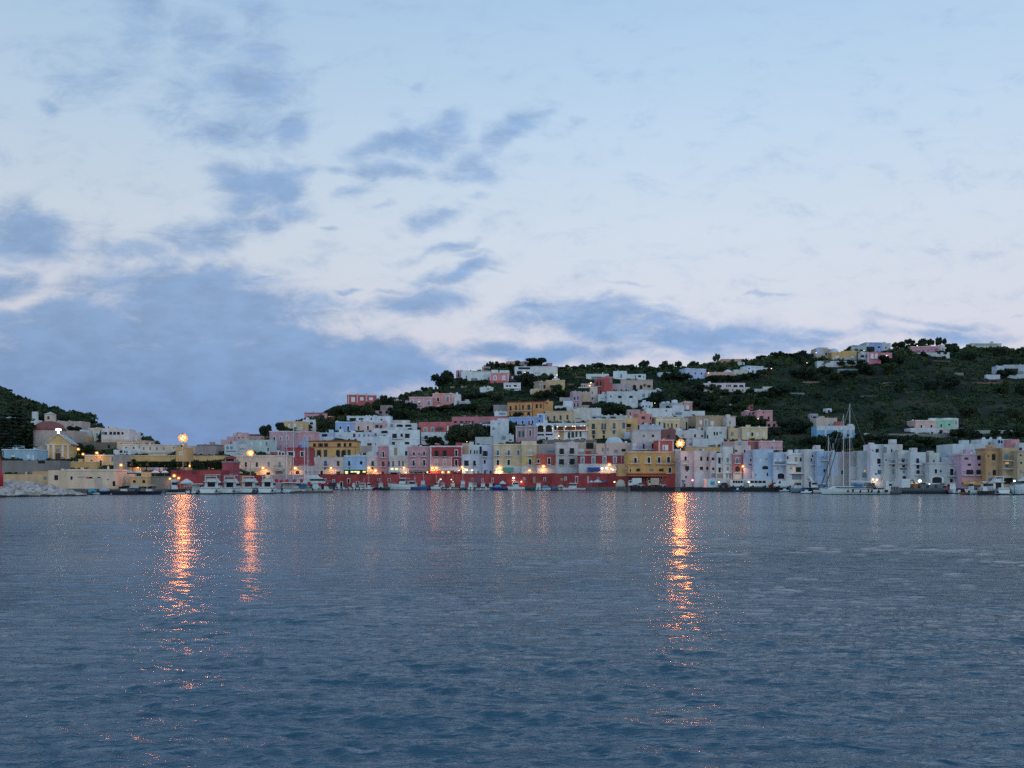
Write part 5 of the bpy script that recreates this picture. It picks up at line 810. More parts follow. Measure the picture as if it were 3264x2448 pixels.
for i in range(240):
    px = rr.uniform(-60, 268); dn = interp(px, [-420, 0, 270], [172, 177, 192]); f = rr.random() ** .8
    z = rocktop(px) * (f if f < .5 else .5 + (f - .5)) - .35
    s = rr.uniform(.55, 1.15) * (1 if px < 200 else .7)
    o = link('boulder', rr.choice(pale_m), None, (Xat(px, dn + 20 * f), dn + 20 * f, z), (s, s, s * rr.uniform(.8, 1.1)), (rr.uniform(-.4, .4), rr.uniform(-.4, .4), rr.uniform(0, 6.3)))
    tag(o, 'pale grey boulder heaped on the breakwater slope below the cream harbour building', 'boulder', 'pale boulders of the breakwater')
for i in range(50):
    px = -60 + 330 * (i + rr.random()) / 50; dn = interp(px, [-420, 0, 270], [172, 177, 192]) - .4
    s = rr.uniform(.5, .8)
    o = link('boulder', rr.choice(wet_m), None, (Xat(px, dn), dn, rr.uniform(-.15, .12)), (s * 1.3, s, s * .8), (0, 0, rr.uniform(0, 6.3)))
    tag(o, 'dark wet boulder at the waterline along the foot of the pale breakwater', 'boulder', 'wet boulders at the waterline')
lt = empty('light_beacon', (Xat(-9, 190), 190, 3.0)); tag(lt, 'red harbour light beacon standing on the boulders at the left edge', 'beacon')
RED = flat('beacon_red', (0.42, 0.02, 0.035), .45)
MB().lathe((0, 0, 0), [(1.15, -1.5), (1.1, 2.1), (.75, 2.5), (.68, 5.2), (.7, 5.3)], 20).build('tower_body', RED, lt, True)
g = MB().lathe((0, 0, 0), [(1.25, 5.3), (1.25, 5.42)], 20)
for k in range(14):
    a = k * 2 * math.pi / 14; g.tube((1.2 * math.cos(a), 1.2 * math.sin(a), 5.4), (1.2 * math.cos(a), 1.2 * math.sin(a), 6.3), .03)
    a2 = a + 2 * math.pi / 14; g.tube((1.2 * math.cos(a), 1.2 * math.sin(a), 6.3), (1.2 * math.cos(a2), 1.2 * math.sin(a2), 6.3), .03)
g.build('gallery', IRON, lt)
MB().lathe((0, 0, 5.4), [(.4, 0), (.4, 1.1), (.5, 1.15), (.06, 1.6), (.05, 2.6)], 12).build('lantern', RED, lt, True)

# ================================================================= vegetation
def leaf_material(name, c1, c2, rough=.8):
    m, nt, N, L = new_mat(name)
    out = N.new('ShaderNodeOutputMaterial'); b = N.new('ShaderNodeBsdfPrincipled'); tc = N.new('ShaderNodeTexCoord'); oi = N.new('ShaderNodeObjectInfo')
    n = N.new('ShaderNodeTexNoise'); n.noise_dimensions = '4D'; n.inputs['Scale'].default_value = 1.6; n.inputs['Detail'].default_value = 3
    L.new(tc.outputs['Object'], n.inputs['Vector']); L.new(oi.outputs['Random'], n.inputs['W'])
    a = N.new('ShaderNodeMath'); a.operation = 'MULTIPLY_ADD'; L.new(oi.outputs['Random'], a.inputs[0]); a.inputs[1].default_value = .35; L.new(n.outputs['Fac'], a.inputs[2])
    cr = N.new('ShaderNodeValToRGB'); e = cr.color_ramp.elements; e[0].position = .4; e[0].color = (*c1, 1); e[1].position = .95; e[1].color = (*c2, 1)
    L.new(a.outputs[0], cr.inputs[0]); L.new(cr.outputs[0], b.inputs['Base Color']); b.inputs['Roughness'].default_value = rough; b.inputs['Specular IOR Level'].default_value = .25
    L.new(b.outputs[0], out.inputs[0]); return m
LEAF = [leaf_material('leaf_dark', (.016, .028, .019), (.036, .055, .027)), leaf_material('leaf_mid', (.024, .043, .021), (.058, .088, .034)), leaf_material('leaf_olive', (.036, .05, .028), (.09, .10, .05))]
PURPLE = leaf_material('bougainvillea_flower', (.07, .012, .06), (.13, .02, .11))
BARK = flat('bark', (.05, .038, .028), .9)
def cards(cent, size, rg, flatz=.0):
    n = len(cent)
    a = rg.normal(size=(n, 3)); a[:, 2] *= (1 - flatz); a /= np.linalg.norm(a, axis=1, keepdims=True)
    b = rg.normal(size=(n, 3)); b -= (b * a).sum(1, keepdims=True) * a; b /= np.linalg.norm(b, axis=1, keepdims=True)
    s = size[:, None]
    v = np.stack([cent - a * s - b * s * .55, cent + a * s * .9 - b * s * .5, cent + a * s + b * s * .6, cent - a * s * .8 + b * s * .6], 1).reshape(-1, 3)
    return v, np.arange(4 * n).reshape(n, 4)
def crown_mesh(kind, seed, mat):
    rg = np.random.default_rng(seed); P = []
    if kind == 'round':
        for _ in range(13):
            c = rg.normal(size=3) * (.42, .42, .26) + (0, 0, .05); r = rg.uniform(.28, .5); n = int(520 * r)
            d = rg.normal(size=(n, 3)); d /= np.linalg.norm(d, axis=1, keepdims=True); P.append(c + d * r * rg.uniform(.5, 1.08, size=(n, 1)) * (1, 1, .85))
        s = .085
    elif kind == 'umbrella':
        for _ in range(16):
            a = rg.uniform(0, 6.28); q_ = rg.uniform(0, .8); c = np.array([q_ * math.cos(a), q_ * math.sin(a), .12 * (1 - q_) + rg.normal() * .05]); r = rg.uniform(.2, .36); n = int(420 * r)
            d = rg.normal(size=(n, 3)); d /= np.linalg.norm(d, axis=1, keepdims=True); P.append(c + d * r * rg.uniform(.5, 1.1, size=(n, 1)) * (1, 1, .5))
        s = .075
    elif kind == 'column':
        n = 1300; z = rg.uniform(-1, 1, n); rad = .30 * np.sqrt(np.clip(1 - ((z + .25) / 1.28) ** 2, 0, 1)) * rg.uniform(.45, 1.12, n); a = rg.uniform(0, 6.28, n)
        P.append(np.stack([rad * np.cos(a), rad * np.sin(a), z], 1)); s = .055
    elif kind == 'tier':
        for k in range(11):
            z = -.95 + 1.85 * k / 10; R = .55 * (1 - (k / 11) ** 1.6) + .05
            for j in range(9):
                a = j * .7 + k * 1.1 + rg.normal() * .2; L_ = R * rg.uniform(.7, 1.25); n = int(10 + 60 * L_)
                t = rg.uniform(.1, 1, n)[:, None]
                P.append(np.array([math.cos(a), math.sin(a), .0]) * t * L_ + (0, 0, z) + np.concatenate([rg.normal(size=(n, 2)) * .05, (rg.normal(size=(n, 1)) * .025 + t * .03)], 1))
        s = .05
    elif kind == 'box':
        n = 1100; p = rg.uniform(-1, 1, size=(n, 3)); ax = rg.integers(0, 3, n); p[np.arange(n), ax] = np.sign(p[np.arange(n), ax]) * rg.uniform(.75, 1.06, n); P.append(p * (.95, .8, .9)); s = .13
    c = np.concatenate(P); v, f = cards(c, rg.uniform(.6, 1.3, len(c)) * s, rg)
    return npmesh('crown', v, f, mat)
CROWN = {}
for kind, ns in (('round', 4), ('umbrella', 2), ('column', 1), ('tier', 1), ('box', 2)):
    for i in range(ns):
        for j, mt in enumerate(LEAF):
            CROWN[(kind, i, j)] = crown_mesh(kind, 100 + i, mt)
TRUNK = {}
def trunk_mesh(kind):
    if kind in TRUNK: return TRUNK[kind]
    m = MB()       # unit height trunk that forks into limbs
    m.tube((0, 0, -.3), (.02, 0, .55), .07, .05, 7); m.tube((.02, 0, .55), (-.03, .02, 1.05), .05, .03, 6)
    for k in range(4):
        a = k * 1.7; m.tube((.02, 0, .5 + .08 * k), (.30 * math.cos(a), .30 * math.sin(a), .95 + .07 * k), .035, .015, 5)
    TRUNK[kind] = m.mesh('trunk', BARK); return TRUNK[kind]
TREES = []
def near_house(px, py):
    best, bd = None, 1e9
    for (a, b, c, d, D, th, short, o) in HOUSES:
        dx = max(a - px, 0, px - c); dy = max(b - py, 0, py - d); e = math.hypot(dx, dy)
        if e < bd: bd, best = e, (a, b, c, d, short)
    a, b, c, d, short = best
    rel = 'just left of' if px < a else 'just right of' if px > c else 'above' if py < b else 'in front of'
    return rel, short
def tree(px, py, hpx, wpx, kind='round', tone_=None, D=None, label=None, crown_only=.0, group='trees on the hillside', dD=0):
    """px,py: bearing and height of the foot; hpx,wpx: height and width seen from the quay front"""
    if D is None or (group == 'trees on the hillside' and py > RID(px) and D > 256): D = land_D(px, py)
    x, z = Xat(px, D), Zat(py, D)
    Hm, Wm = hpx / F * D, wpx / F * D
    if group == 'trees on the hillside':      # stand it on the ground
        zg = land_z(px, D)
        if z > zg: Hm += (z - zg) * 1.0; z = zg
    j = random.choice((0, 0, 1, 1, 2)) if tone_ is None else tone_
    ks = [k for k in CROWN if k[0] == kind and k[2] == j]; me = CROWN[random.choice(ks)]
    t = empty('tree', (x, D, z), random.uniform(0, 6.28))
    fr = {'round': .94, 'umbrella': .94, 'column': .96, 'tier': .95, 'box': .5}[kind]
    if kind in ('round', 'umbrella') and not crown_only and group == 'trees on the hillside': Hm *= 1.25; Wm *= 1.15; z -= Hm * .3
    if crown_only: fr = crown_only
    ch_ = Hm * fr
    sx = Wm / {'round': 1.7, 'umbrella': 2.1, 'column': .62, 'tier': 1.1, 'box': 1.9}[kind]; sz = ch_ / {'round': 1.35, 'umbrella': .62, 'column': 2.0, 'tier': 1.95, 'box': 1.8}[kind]
    cz = Hm - ch_ / 2
    c = link('crown', me, t, (0, 0, cz), (sx, sx * random.uniform(.85, 1.1), sz))
    tr = max(.6, Hm - ch_ * .55); s = max(.5, min(Wm * .5, tr))
    link('trunk', trunk_mesh('t'), t, (0, 0, 0), (s, s, tr))
    if not label:
        rel, short = near_house(px, py - hpx / 2)
        word = {'round': 'rounded', 'umbrella': 'flat topped', 'column': 'slender cypress like', 'tier': 'tiered pine like', 'box': 'clipped'}[kind]
        size = 'big' if wpx > 32 else 'small' if wpx < 17 else 'mid sized'
        ton = ('very dark', 'dark green', 'olive')[j]
        words = f'{size} {ton} {word} tree {rel} the {short}'.split()
        label = ' '.join(words[:16])
    tag(t, label, 'tree', group)
    TREES.append((px, py, hpx, wpx, D))
    return t
def cpx(k, x, y): crop(k); return SX(x), SY(y)
# individually seen trees (crop letter, foot x, foot y, height, width in that crop's pixels)
def T(k, x, y, hh, ww, kind='round', tn=None, label=None, **kw):
    crop(k); s = CUR[2]; return tree(SX(x), SY(y), hh / s, ww / s, kind, tn, label=label, **kw)
T('A', 215, 960, 560, 560, 'tier', 0, 'huge dark tiered pine tree beside the church, hiding pale shacks', D=318)
T('A', 60, 990, 430, 330, 'tier', 0, 'dark pine tree at the left edge behind the blue houses', D=326)
T('A', 980, 760, 80, 130, 'round', 0, 'dark rounded tree beside the church dome above the ochre flat house')
T('A', 1160, 1045, 110, 190, 'round', 1, 'dark garden tree between the church lamps and the ochre annex', D=300)
T('A', 1720, 1190, 80, 90, 'round', 0, 'dark tree right of the grey tower house by an orange lamp', D=268)
for i, (x, w_) in enumerate(((120, 150), (230, 150), (345, 150), (455, 140), (560, 140), (665, 140), (770, 140), (870, 140), (970, 130))):
    T('B', x, 1160, 165, w_, 'box', 0, label=f'clipped dark promenade tree under the ochre promenade wall, ' + ('leftmost of', 'second in', 'third in', 'fourth in', 'fifth in', 'sixth in', 'seventh in', 'eighth in', 'last in')[i] + ' the left row', D=277, group='clipped promenade trees', crown_only=.52)
for i, (x, w_) in enumerate(((1165, 130), (1275, 140), (1390, 140), (1500, 140), (1570, 100))):
    T('B', x, 1160, 170, w_, 'box', 0, label='clipped dark promenade tree behind the red warehouse, ' + ('leftmost of', 'second in', 'third in', 'fourth in', 'last in')[i] + ' the right row', D=277, group='clipped promenade trees', crown_only=.62)
T('C', 392, 1110, 125, 130, 'round', 0, 'dark tree lit orange from below right of the watchtower', D=283, crown_only=.8)
T('C', 860, 630, 190, 150, 'round', 0, 'round dark tree filling the gap left of the mauve pink house')
T('C', 1095, 460, 90, 120, 'round', 0); T('C', 1390, 480, 60, 140, 'round', 1); T('C', 1570, 480, 80, 110); T('C', 835, 830, 70, 100, 'round', 0, D=325)
for a in ((140, 600, 90, 120), (270, 600, 130, 170), (400, 600, 150, 170), (430, 420, 80, 100), (530, 400, 120, 140), (640, 400, 130, 150), (760, 390, 130, 150), (860, 400, 120, 150), (960, 380, 120, 150), (1060, 300, 110, 140), (1130, 250, 80, 110), (1240, 250, 120, 190, 'umbrella', 0), (1330, 250, 80, 120), (1420, 330, 130, 150), (1540, 330, 110, 140), (1620, 330, 100, 130), (1360, 430, 110, 140), (1500, 440, 120, 150), (1620, 460, 120, 140), (1500, 160, 70, 90), (1570, 110, 50, 110)): T('D', *a)
for a in ((420, 820, 90, 100), (500, 820, 100, 120), (570, 820, 90, 110), (760, 800, 170, 190), (860, 780, 200, 220), (960, 780, 200, 220), (1060, 760, 190, 200), (1160, 720, 170, 190), (1240, 690, 120, 120), (1440, 590, 100, 90), (1400, 680, 110, 110), (1520, 660, 90, 100), (1600, 640, 130, 130), (700, 570, 60, 120), (340, 340, 60, 120), (440, 330, 60, 130), (560, 320, 50, 140), (680, 310, 60, 140), (800, 310, 60, 130), (920, 330, 80, 160), (1040, 330, 90, 170), (1180, 340, 90, 170), (1300, 320, 80, 150), (960, 140, 60, 120), (1100, 150, 70, 150), (1250, 140, 60, 130), (1400, 170, 60, 130), (330, 40, 50, 70), (250, 70, 40, 70), (1120, 580, 60, 70)): T('E', *a)
for a in ((700, 340, 90, 100), (230, 415, 60, 100), (520, 140, 80, 100), (660, 130, 90, 120), (960, 130, 70, 90), (1380, 380, 90, 190), (1500, 370, 130, 190), (1610, 370, 130, 180), (1480, 250, 60, 90), (150, 590, 80, 90), (60, 640, 80, 100)): T('F', *a)
for a in ((40, 370, 110, 150), (150, 370, 110, 150), (250, 370, 110, 150), (340, 370, 100, 120), (640, 195, 50, 100), (750, 405, 50, 60), (850, 405, 55, 100), (540, 300, 40, 80)): T('G', *a)
T('G', 800, 270, 240, 150, 'round', 0, 'tall black egg shaped tree with a yellow lamp beside the broad pale grey mansion', crown_only=.95)
for a in ((660, 300, 180, 240, 'umbrella', 0), (620, 540, 120, 180), (700, 540, 110, 160), (860, 550, 90, 170, 'round', 1), (1160, 560, 80, 140), (1250, 620, 120, 200, 'round', 0), (1350, 600, 140, 220, 'round', 0), (1480, 640, 130, 200, 'round', 0), (1090, 700, 90, 160, 'round', 0), (560, 330, 110, 160), (480, 340, 90, 140), (330, 380, 80, 130)): T('H', *a)
T('H', 1100, 1365, 70, 100, 'round', 0, 'dark quayside tree in front of the pale blue house arch', D=284); T('H', 1190, 1350, 70, 90, 'round', 0, 'dark reddish quayside tree beside the white van', D=284)
for i, x in enumerate((1460, 1560, 1650)): T('H', x, 1410, 95, 120, 'round', 0, 'low dark quayside tree behind the navy motor boat, ' + ('left', 'middle', 'right')[i] + ' one of three', D=279)
T('I', 1222, 1335, 150, 100, 'round', 0, 'dark green bushy tree between the two tall white tenements', D=270)
for a in ((100, 850, 120, 160, 'round', 0), (220, 860, 140, 170, 'round', 0), (400, 720, 100, 90, 'round', 0), (490, 760, 110, 120, 'round', 0), (320, 880, 120, 180, 'round', 0), (440, 890, 110, 160, 'round', 0), (620, 900, 110, 170), (740, 880, 120, 170), (850, 800, 120, 180, 'round', 0), (960, 790, 100, 160), (1180, 800, 90, 170), (1340, 790, 90, 170), (1500, 830, 110, 180), (1580, 880, 100, 150)): T('I', *a)
T('I', 1085, 600, 230, 90, 'column', 0, 'tall dark cypress tree standing alone on the terraced right slope')
for a in ((60, 800, 90, 160), (200, 830, 100, 180), (340, 860, 110, 180), (480, 900, 120, 180), (560, 940, 110, 170), (700, 730, 120, 180, 'round', 0), (840, 700, 90, 130, 'round', 0), (960, 730, 80, 140), (770, 590, 60, 90), (1230, 690, 70, 110, 'round', 0), (1400, 700, 80, 120, 'round', 0), (1640, 720, 110, 200), (1560, 640, 90, 160)): T('J', *a)
T('K', 430, 850, 290, 430, 'round', 0, 'dark windswept pine leaning out on the skyline left of the white hilltop complex', crown_only=.97)
T('K', 540, 760, 190, 220, 'round', 0)
for a in ((960, 800, 90, 150), (860, 840, 60, 140), (1190, 830, 70, 120), (1400, 820, 70, 140), (1500, 830, 80, 120), (1550, 400, 70, 90), (1660, 420, 110, 130), (1880, 420, 110, 190)): T('K', *a)
T('K', 1762, 440, 190, 120, 'column', 0, 'pointed dark conifer on the skyline above the pink hilltop house')
T('L', 870, 400, 215, 470, 'round', 0, 'big round dark tree on the skyline above the blank white hilltop house', crown_only=.95)
for a in ((380, 370, 110, 130), (250, 430, 90, 140), (520, 900, 250, 260, 'round', 0), (640, 900, 280, 280, 'round', 0), (780, 950, 260, 240, 'round', 0), (900, 830, 120, 200), (1060, 690, 110, 150), (1230, 720, 90, 200), (1150, 1150, 110, 190), (950, 1180, 110, 130), (1200, 1520, 150, 160), (1420, 1090, 200, 200), (1500, 1160, 150, 200), (1640, 1100, 120, 140), (1650, 440, 60, 130), (1800, 450, 60, 140), (2010, 440, 80, 150), (1480, 470, 60, 150)): T('L', *a)
for a in ((470, 400, 100, 200), (780, 410, 80, 200), (1250, 400, 70, 150), (2060, 400, 100, 160), (1100, 400, 60, 170), (1380, 880, 110, 90), (1590, 900, 110, 110), (590, 1330, 130, 140), (700, 1400, 130, 200), (850, 1450, 140, 220), (1000, 1450, 130, 200), (1120, 1440, 130, 160), (470, 1470, 130, 220), (1650, 1210, 90, 190), (1760, 1540, 80, 70), (1900, 1540, 80, 160)): T('M', *a)
T('M', 1560, 385, 120, 260, 'umbrella', 0, 'windswept flat dark tree on the ridge above the low white house')
T('N', 1010, 305, 110, 120, 'umbrella', 2, 'shaggy windswept palm like tree on the ridge left of the orange skyline house')
for a in ((90, 390, 60, 110), (340, 390, 80, 90), (590, 390, 80, 100), (670, 385, 70, 80), (1800, 260, 60, 130), (2040, 230, 80, 120), (2160, 220, 70, 120), (300, 620, 120, 180, 'round', 0), (160, 620, 110, 180, 'round', 0), (430, 640, 110, 170), (940, 650, 90, 180), (1110, 640, 90, 190), (1300, 640, 90, 180), (1480, 620, 90, 170), (1650, 600, 90, 180), (1840, 540, 90, 120), (860, 830, 90, 180), (740, 830, 110, 200, 'round', 0), (1020, 850, 100, 120), (1160, 880, 80, 130), (1400, 890, 80, 120), (1640, 880, 90, 170), (560, 960, 130, 240, 'round', 0), (740, 980, 130, 240, 'round', 0), (900, 1010, 130, 220), (1450, 1060, 150, 260, 'round', 0), (700, 1100, 120, 220, 'round', 0), (860, 1160, 120, 220), (1040, 1180, 120, 220, 'round', 0), (1900, 960, 120, 230, 'round', 0), (2080, 900, 130, 240, 'round', 0), (1780, 1050, 110, 210), (390, 480, 60, 110)): T('N', *a)
for a in ((60, 430, 50, 140), (250, 430, 50, 130), (560, 450, 60, 120), (760, 600, 80, 140), (1120, 600, 70, 130), (1250, 590, 80, 160), (1440, 580, 80, 170), (1900, 540, 110, 220, 'round', 0), (2080, 560, 120, 230, 'round', 0), (2060, 290, 90, 140, 'umbrella', 0), (2180, 290, 100, 140, 'umbrella', 0), (1230, 330, 40, 100), (1450, 345, 50, 120), (830, 760, 130, 200, 'round', 0), (330, 800, 110, 220, 'round', 0), (1250, 790, 100, 220, 'round', 0), (1560, 740, 130, 240, 'round', 0)): T('O', *a)
for a in ((60, 230, 70, 130, 'umbrella', 0), (180, 215, 90, 150, 'umbrella', 0), (370, 195, 70, 160, 'umbrella', 0), (500, 190, 60, 130, 'umbrella', 0), (650, 185, 70, 150, 'umbrella', 0), (820, 270, 80, 120, 'round', 0), (400, 370, 60, 90), (640, 370, 70, 110), (1740, 640, 120, 200, 'round', 0), (1850, 590, 90, 170, 'round', 0), (1650, 720, 120, 160, 'round', 0)): T('P', *a)
n_spec = len(TREES)
# more trees scattered over the open slopes
def covered(px, py, hpx, wpx, D):
    for (a, b, c, d, HD, th, s, o) in HOUSES:
        if px + wpx * .45 > a and px - wpx * .45 < c:
            if D < HD and py > b and py - hpx * .75 < d: return True
            if HD - 1 <= D <= HD + th + 1.5: return True
    return False
cnt, tries = 0, 0
while cnt < 60 and tries < 4000:
    tries += 1
    px = random.choice((random.uniform(2150, 3300), random.uniform(2300, 3300), random.uniform(1250, 2200), random.uniform(0, 230)))
    a, b = Y0(px), RID(px); py = b + (a - b) * random.uniform(.02, .8)
    w_ = random.uniform(16, 40); hh = w_ * random.uniform(.6, .9); D = land_D(px, py)
    if covered(px, py, hh, w_, D): continue
    tree(px, py, hh, w_, random.choice(('round', 'round', 'round', 'umbrella'))); cnt += 1
# bougainvillea
for k, x, y, hh, ww, lb in (('E', 830, 175, 70, 100, 'purple bougainvillea bush beside the white wing of the salmon villa'), ('I', 285, 725, 110, 110, 'deep purple bougainvillea bush left of the white and turquoise villa'), ('N', 1930, 470, 80, 60, 'small purple bush at the right end of the blue sided white house'), ('F', 575, 360, 50, 90, 'dark purple bougainvillea at the foot of the orange hotel'), ('J', 765, 605, 60, 90, 'dull purple bush right of the mint green twin house')):
    crop(k); px, py = SX(x), SY(y); D = land_D(px, py) - 1.2
    t = empty('flowering_bush', (Xat(px, D), D, Zat(py, D))); s = ww / CUR[2] / F * D / 1.7; hz = hh / CUR[2] / F * D
    link('crown', crown_mesh('round', 7, PURPLE), t, (0, 0, hz * .5), (s, s, hz / 1.3)); link('stem', trunk_mesh('t'), t, (0, 0, 0), (.6, .6, hz * .6))
    tag(t, lb, 'bush')
# low macchia scrub: uncountable ground cover, one object
rg = np.random.default_rng(11)
nb = 30000
px = rg.uniform(-250, 3500, nb); tt = rg.random(nb) ** .95
d0 = np.interp(px, D0X, D0Y); d1 = np.interp(px, D1X, D1Y); y0 = np.interp(px, Y0X, Y0Y); ry = np.interp(px, RX, RY)
D = d0 + (d1 - d0) * tt; py = y0 + (ry - y0) * tt
ok = tt > .03
for (a, b, c, d, HD, th, s, o) in HOUSES:
    ok &= ~((px > a - 3) & (px < c + 3) & (D > HD - 1.0) & (D < HD + th + 1))
patch = np.sin(px * .013 + D * .021) * np.sin(px * .031 - D * .047) + .35 * np.sin(px * .11 + D * .2)
ok &= (patch > -.5) | (rg.random(nb) < .18)
px, D, py = px[ok], D[ok], py[ok]
# taller bushes crowd the ridge line
m2 = 2600; p2 = rg.uniform(-250, 3500, m2); t2 = 1 - .06 * rg.random(m2) ** 1.5; a0, a1 = np.interp(p2, D0X, D0Y), np.interp(p2, D1X, D1Y); b0, b1 = np.interp(p2, Y0X, Y0Y), np.interp(p2, RX, RY)
o2 = (p2 < 500) | (p2 > 960)
for (a, b, c, d, HD, th, s, o) in HOUSES:
    Dq = a0 + (a1 - a0) * t2; o2 &= ~((p2 > a - 3) & (p2 < c + 3) & (Dq > HD - 4.0) & (Dq < HD + th + 1))
nbig = int(o2.sum()); px = np.concatenate([px, p2[o2]]); D = np.concatenate([D, (a0 + (a1 - a0) * t2)[o2]]); py = np.concatenate([py, (b0 + (b1 - b0) * t2)[o2]])
n = len(px); R = rg.uniform(.55, 1.7, n) * (D / 480) ** .5; R[n - nbig:] *= rg.uniform(1.0, 2.1, nbig); per = 14
X = (px - CX) / F * D; Z = CH + (HY - py) / F * D
dirs = rg.normal(size=(n, per, 3)); dirs /= np.linalg.norm(dirs, axis=2, keepdims=True); dirs[:, :, 2] = np.abs(dirs[:, :, 2]) * .8
c = np.stack([X, D, Z - .1], 1)[:, None, :] + dirs * (R[:, None, None] * rg.uniform(.45, 1.05, (n, per, 1)))
v, f = cards(c.reshape(-1, 3), np.repeat(R, per) * rg.uniform(.28, .5, n * per), rg)
def scrub_material():
    m, nt, N, L = new_mat('scrub_leaves')
    out = N.new('ShaderNodeOutputMaterial'); b = N.new('ShaderNodeBsdfPrincipled'); tc = N.new('ShaderNodeTexCoord')
    n1 = N.new('ShaderNodeTexNoise'); n1.inputs['Scale'].default_value = .045; n1.inputs['Detail'].default_value = 7; n1.inputs['Roughness'].default_value = .75
    cr = N.new('ShaderNodeValToRGB'); e = cr.color_ramp.elements; e[0].position = .34; e[0].color = (.013, .022, .015, 1); e[1].position = .68; e[1].color = (.13, .125, .062, 1)
    x = cr.color_ramp.elements.new(.52); x.color = (.042, .074, .030, 1)
    L.new(tc.outputs['Object'], n1.inputs['Vector']); L.new(n1.outputs['Fac'], cr.inputs[0]); L.new(cr.outputs[0], b.inputs['Base Color']); b.inputs['Roughness'].default_value = .85; b.inputs['Specular IOR Level'].default_value = .2
    L.new(b.outputs[0], out.inputs[0]); return m
sc_ = link('macchia_scrub', npmesh('macchia_scrub', v, f, scrub_material())); tag(sc_, 'low dark green macchia scrub covering the open hillsides', 'scrub', kind='stuff')
# ================================================================= boats
def hull_pts(L, B, H, bow=.18, stern=.86, n=11, fine=1.7):
    st = []
    for i in range(n):
        t = i / (n - 1)
        w = B / 2 * (stern + (1 - stern) * min(1, t / .35)) * (1 - max(0, (t - .45) / .55) ** fine)
        w = max(w, .03)
        z = H * (.86 + .34 * max(0, t - .3) ** 1.5)
        x = -L / 2 + L * t
        k = max(0, (t - .6) / .4) ** 2 * bow * H * 1.6
        st.append((x, w, z, k))
    return st
def add_hull(parent, L, B, H, col, keel, bow=.18, stern=.86, fine=1.7, open_=False, deck=None, wl=None):
    st = hull_pts(L, B, H, bow, stern, fine=fine); wl = wl or min(.22, H * .25)
    top, low = MB(), MB()
    n = len(st); ring = []
    vt, vl = [], []
    for x, w, z, k in st:
        vt += [(x - k * .5, -w * .80, wl), (x + k * .2 * 0, -w * .96, (z + wl) * .5), (x + k * .5, -w, z), (x + k * .5, w, z), (x, w * .96, (z + wl) * .5), (x - k * .5, w * .80, wl)]
        vl += [(x - k * .7, 0, -.35), (x - k * .6, -w * .72, -.2), (x - k * .5, -w * .80, wl), (x - k * .5, w * .80, wl), (x - k * .6, w * .72, -.2)]
    ft = []
    for i in range(n - 1):
        for j in (0, 1, 3, 4): ft.append((i * 6 + j, (i + 1) * 6 + j, (i + 1) * 6 + j + 1, i * 6 + j + 1))
    ft.append((0, 1, 2, 3, 4, 5)); e = (n - 1) * 6; ft.append((e + 5, e + 4, e + 3, e + 2, e + 1, e))
    top.add(vt, ft)
    fl = []
    for i in range(n - 1):
        for j in (0, 1, 3): fl.append((i * 5 + j, (i + 1) * 5 + j, (i + 1) * 5 + j + 1, i * 5 + j + 1))
        fl.append((i * 5 + 4, (i + 1) * 5 + 4, (i + 1) * 5, i * 5))
    fl.append((0, 1, 2, 3, 4)); low.add(vl, fl)
    top.build('hull', col, parent); low.build('keel_band', keel, parent)
    d = MB(); dz = .45 * H if open_ else .06
    vd = []
    for x, w, z, k in st: vd += [(x + k * .4, -w * .97, z - dz), (x + k * .4, w * .97, z - dz)]
    d.add(vd, [(2 * i, 2 * i + 2, 2 * i + 3, 2 * i + 1) for i in range(n - 1)])
    d.build('deck', deck or DECK, parent)
    return st
DECK = flat('boat_deck', (.36, .34, .30), .6); WHULL = flat('white_hull', (.74, .76, .76), .35); CREAMH = flat('cream_hull', (.55, .52, .40), .4); DKKEEL = flat('dark_antifoul', (.02, .022, .028), .6)
REDK = flat('red_antifoul', (.2, .03, .035), .6); CANV = flat('canvas_grey', (.38, .41, .43), .8); CANVB = flat('canvas_blue', (.05, .14, .30), .8); CANVT = flat('canvas_turquoise', (.05, .32, .46), .8); CANVW = flat('canvas_white', (.62, .63, .64), .8)
CANVO = flat('canvas_orange', (.55, .25, .03), .8); CANVR = flat('canvas_red', (.40, .03, .04), .8); CANVBG = flat('canvas_beige', (.50, .42, .34), .8); TEAK = flat('varnished_wood', (.14, .07, .035), .5); NAVY = flat('navy_hull', (.012, .016, .04), .3)
BLUEH = flat('blue_hull', (.02, .13, .36), .4); COBALT = flat('cobalt_hull', (.012, .03, .25), .4); GREENH = flat('green_hull', (.01, .10, .07), .45); GREYH = flat('grey_hull', (.13, .14, .15), .5); PALEB = flat('pale_blue_hull', (.20, .30, .40), .4); WOODH = flat('dark_wood_hull', (.04, .025, .03), .5); REDH = flat('red_hull', (.36, .02, .05), .45); ENG = flat('engine_black', (.02, .02, .022), .4); TUBEG = flat('inflatable_tube', (.42, .44, .46), .6)
def wedge(x0, x1, w0, w1, z0, z1, sf=.0, sb=.0, ta=.9):
    m = MB()
    a = [(x0, -w0 / 2, z0), (x1, -w1 / 2, z0), (x1, w1 / 2, z0), (x0, w0 / 2, z0)]
    b = [(x0 + sb, -w0 / 2 * ta, z1), (x1 - sf, -w1 / 2 * ta, z1), (x1 - sf, w1 / 2 * ta, z1), (x0 + sb, w0 / 2 * ta, z1)]
    return m.frustum(a, b)
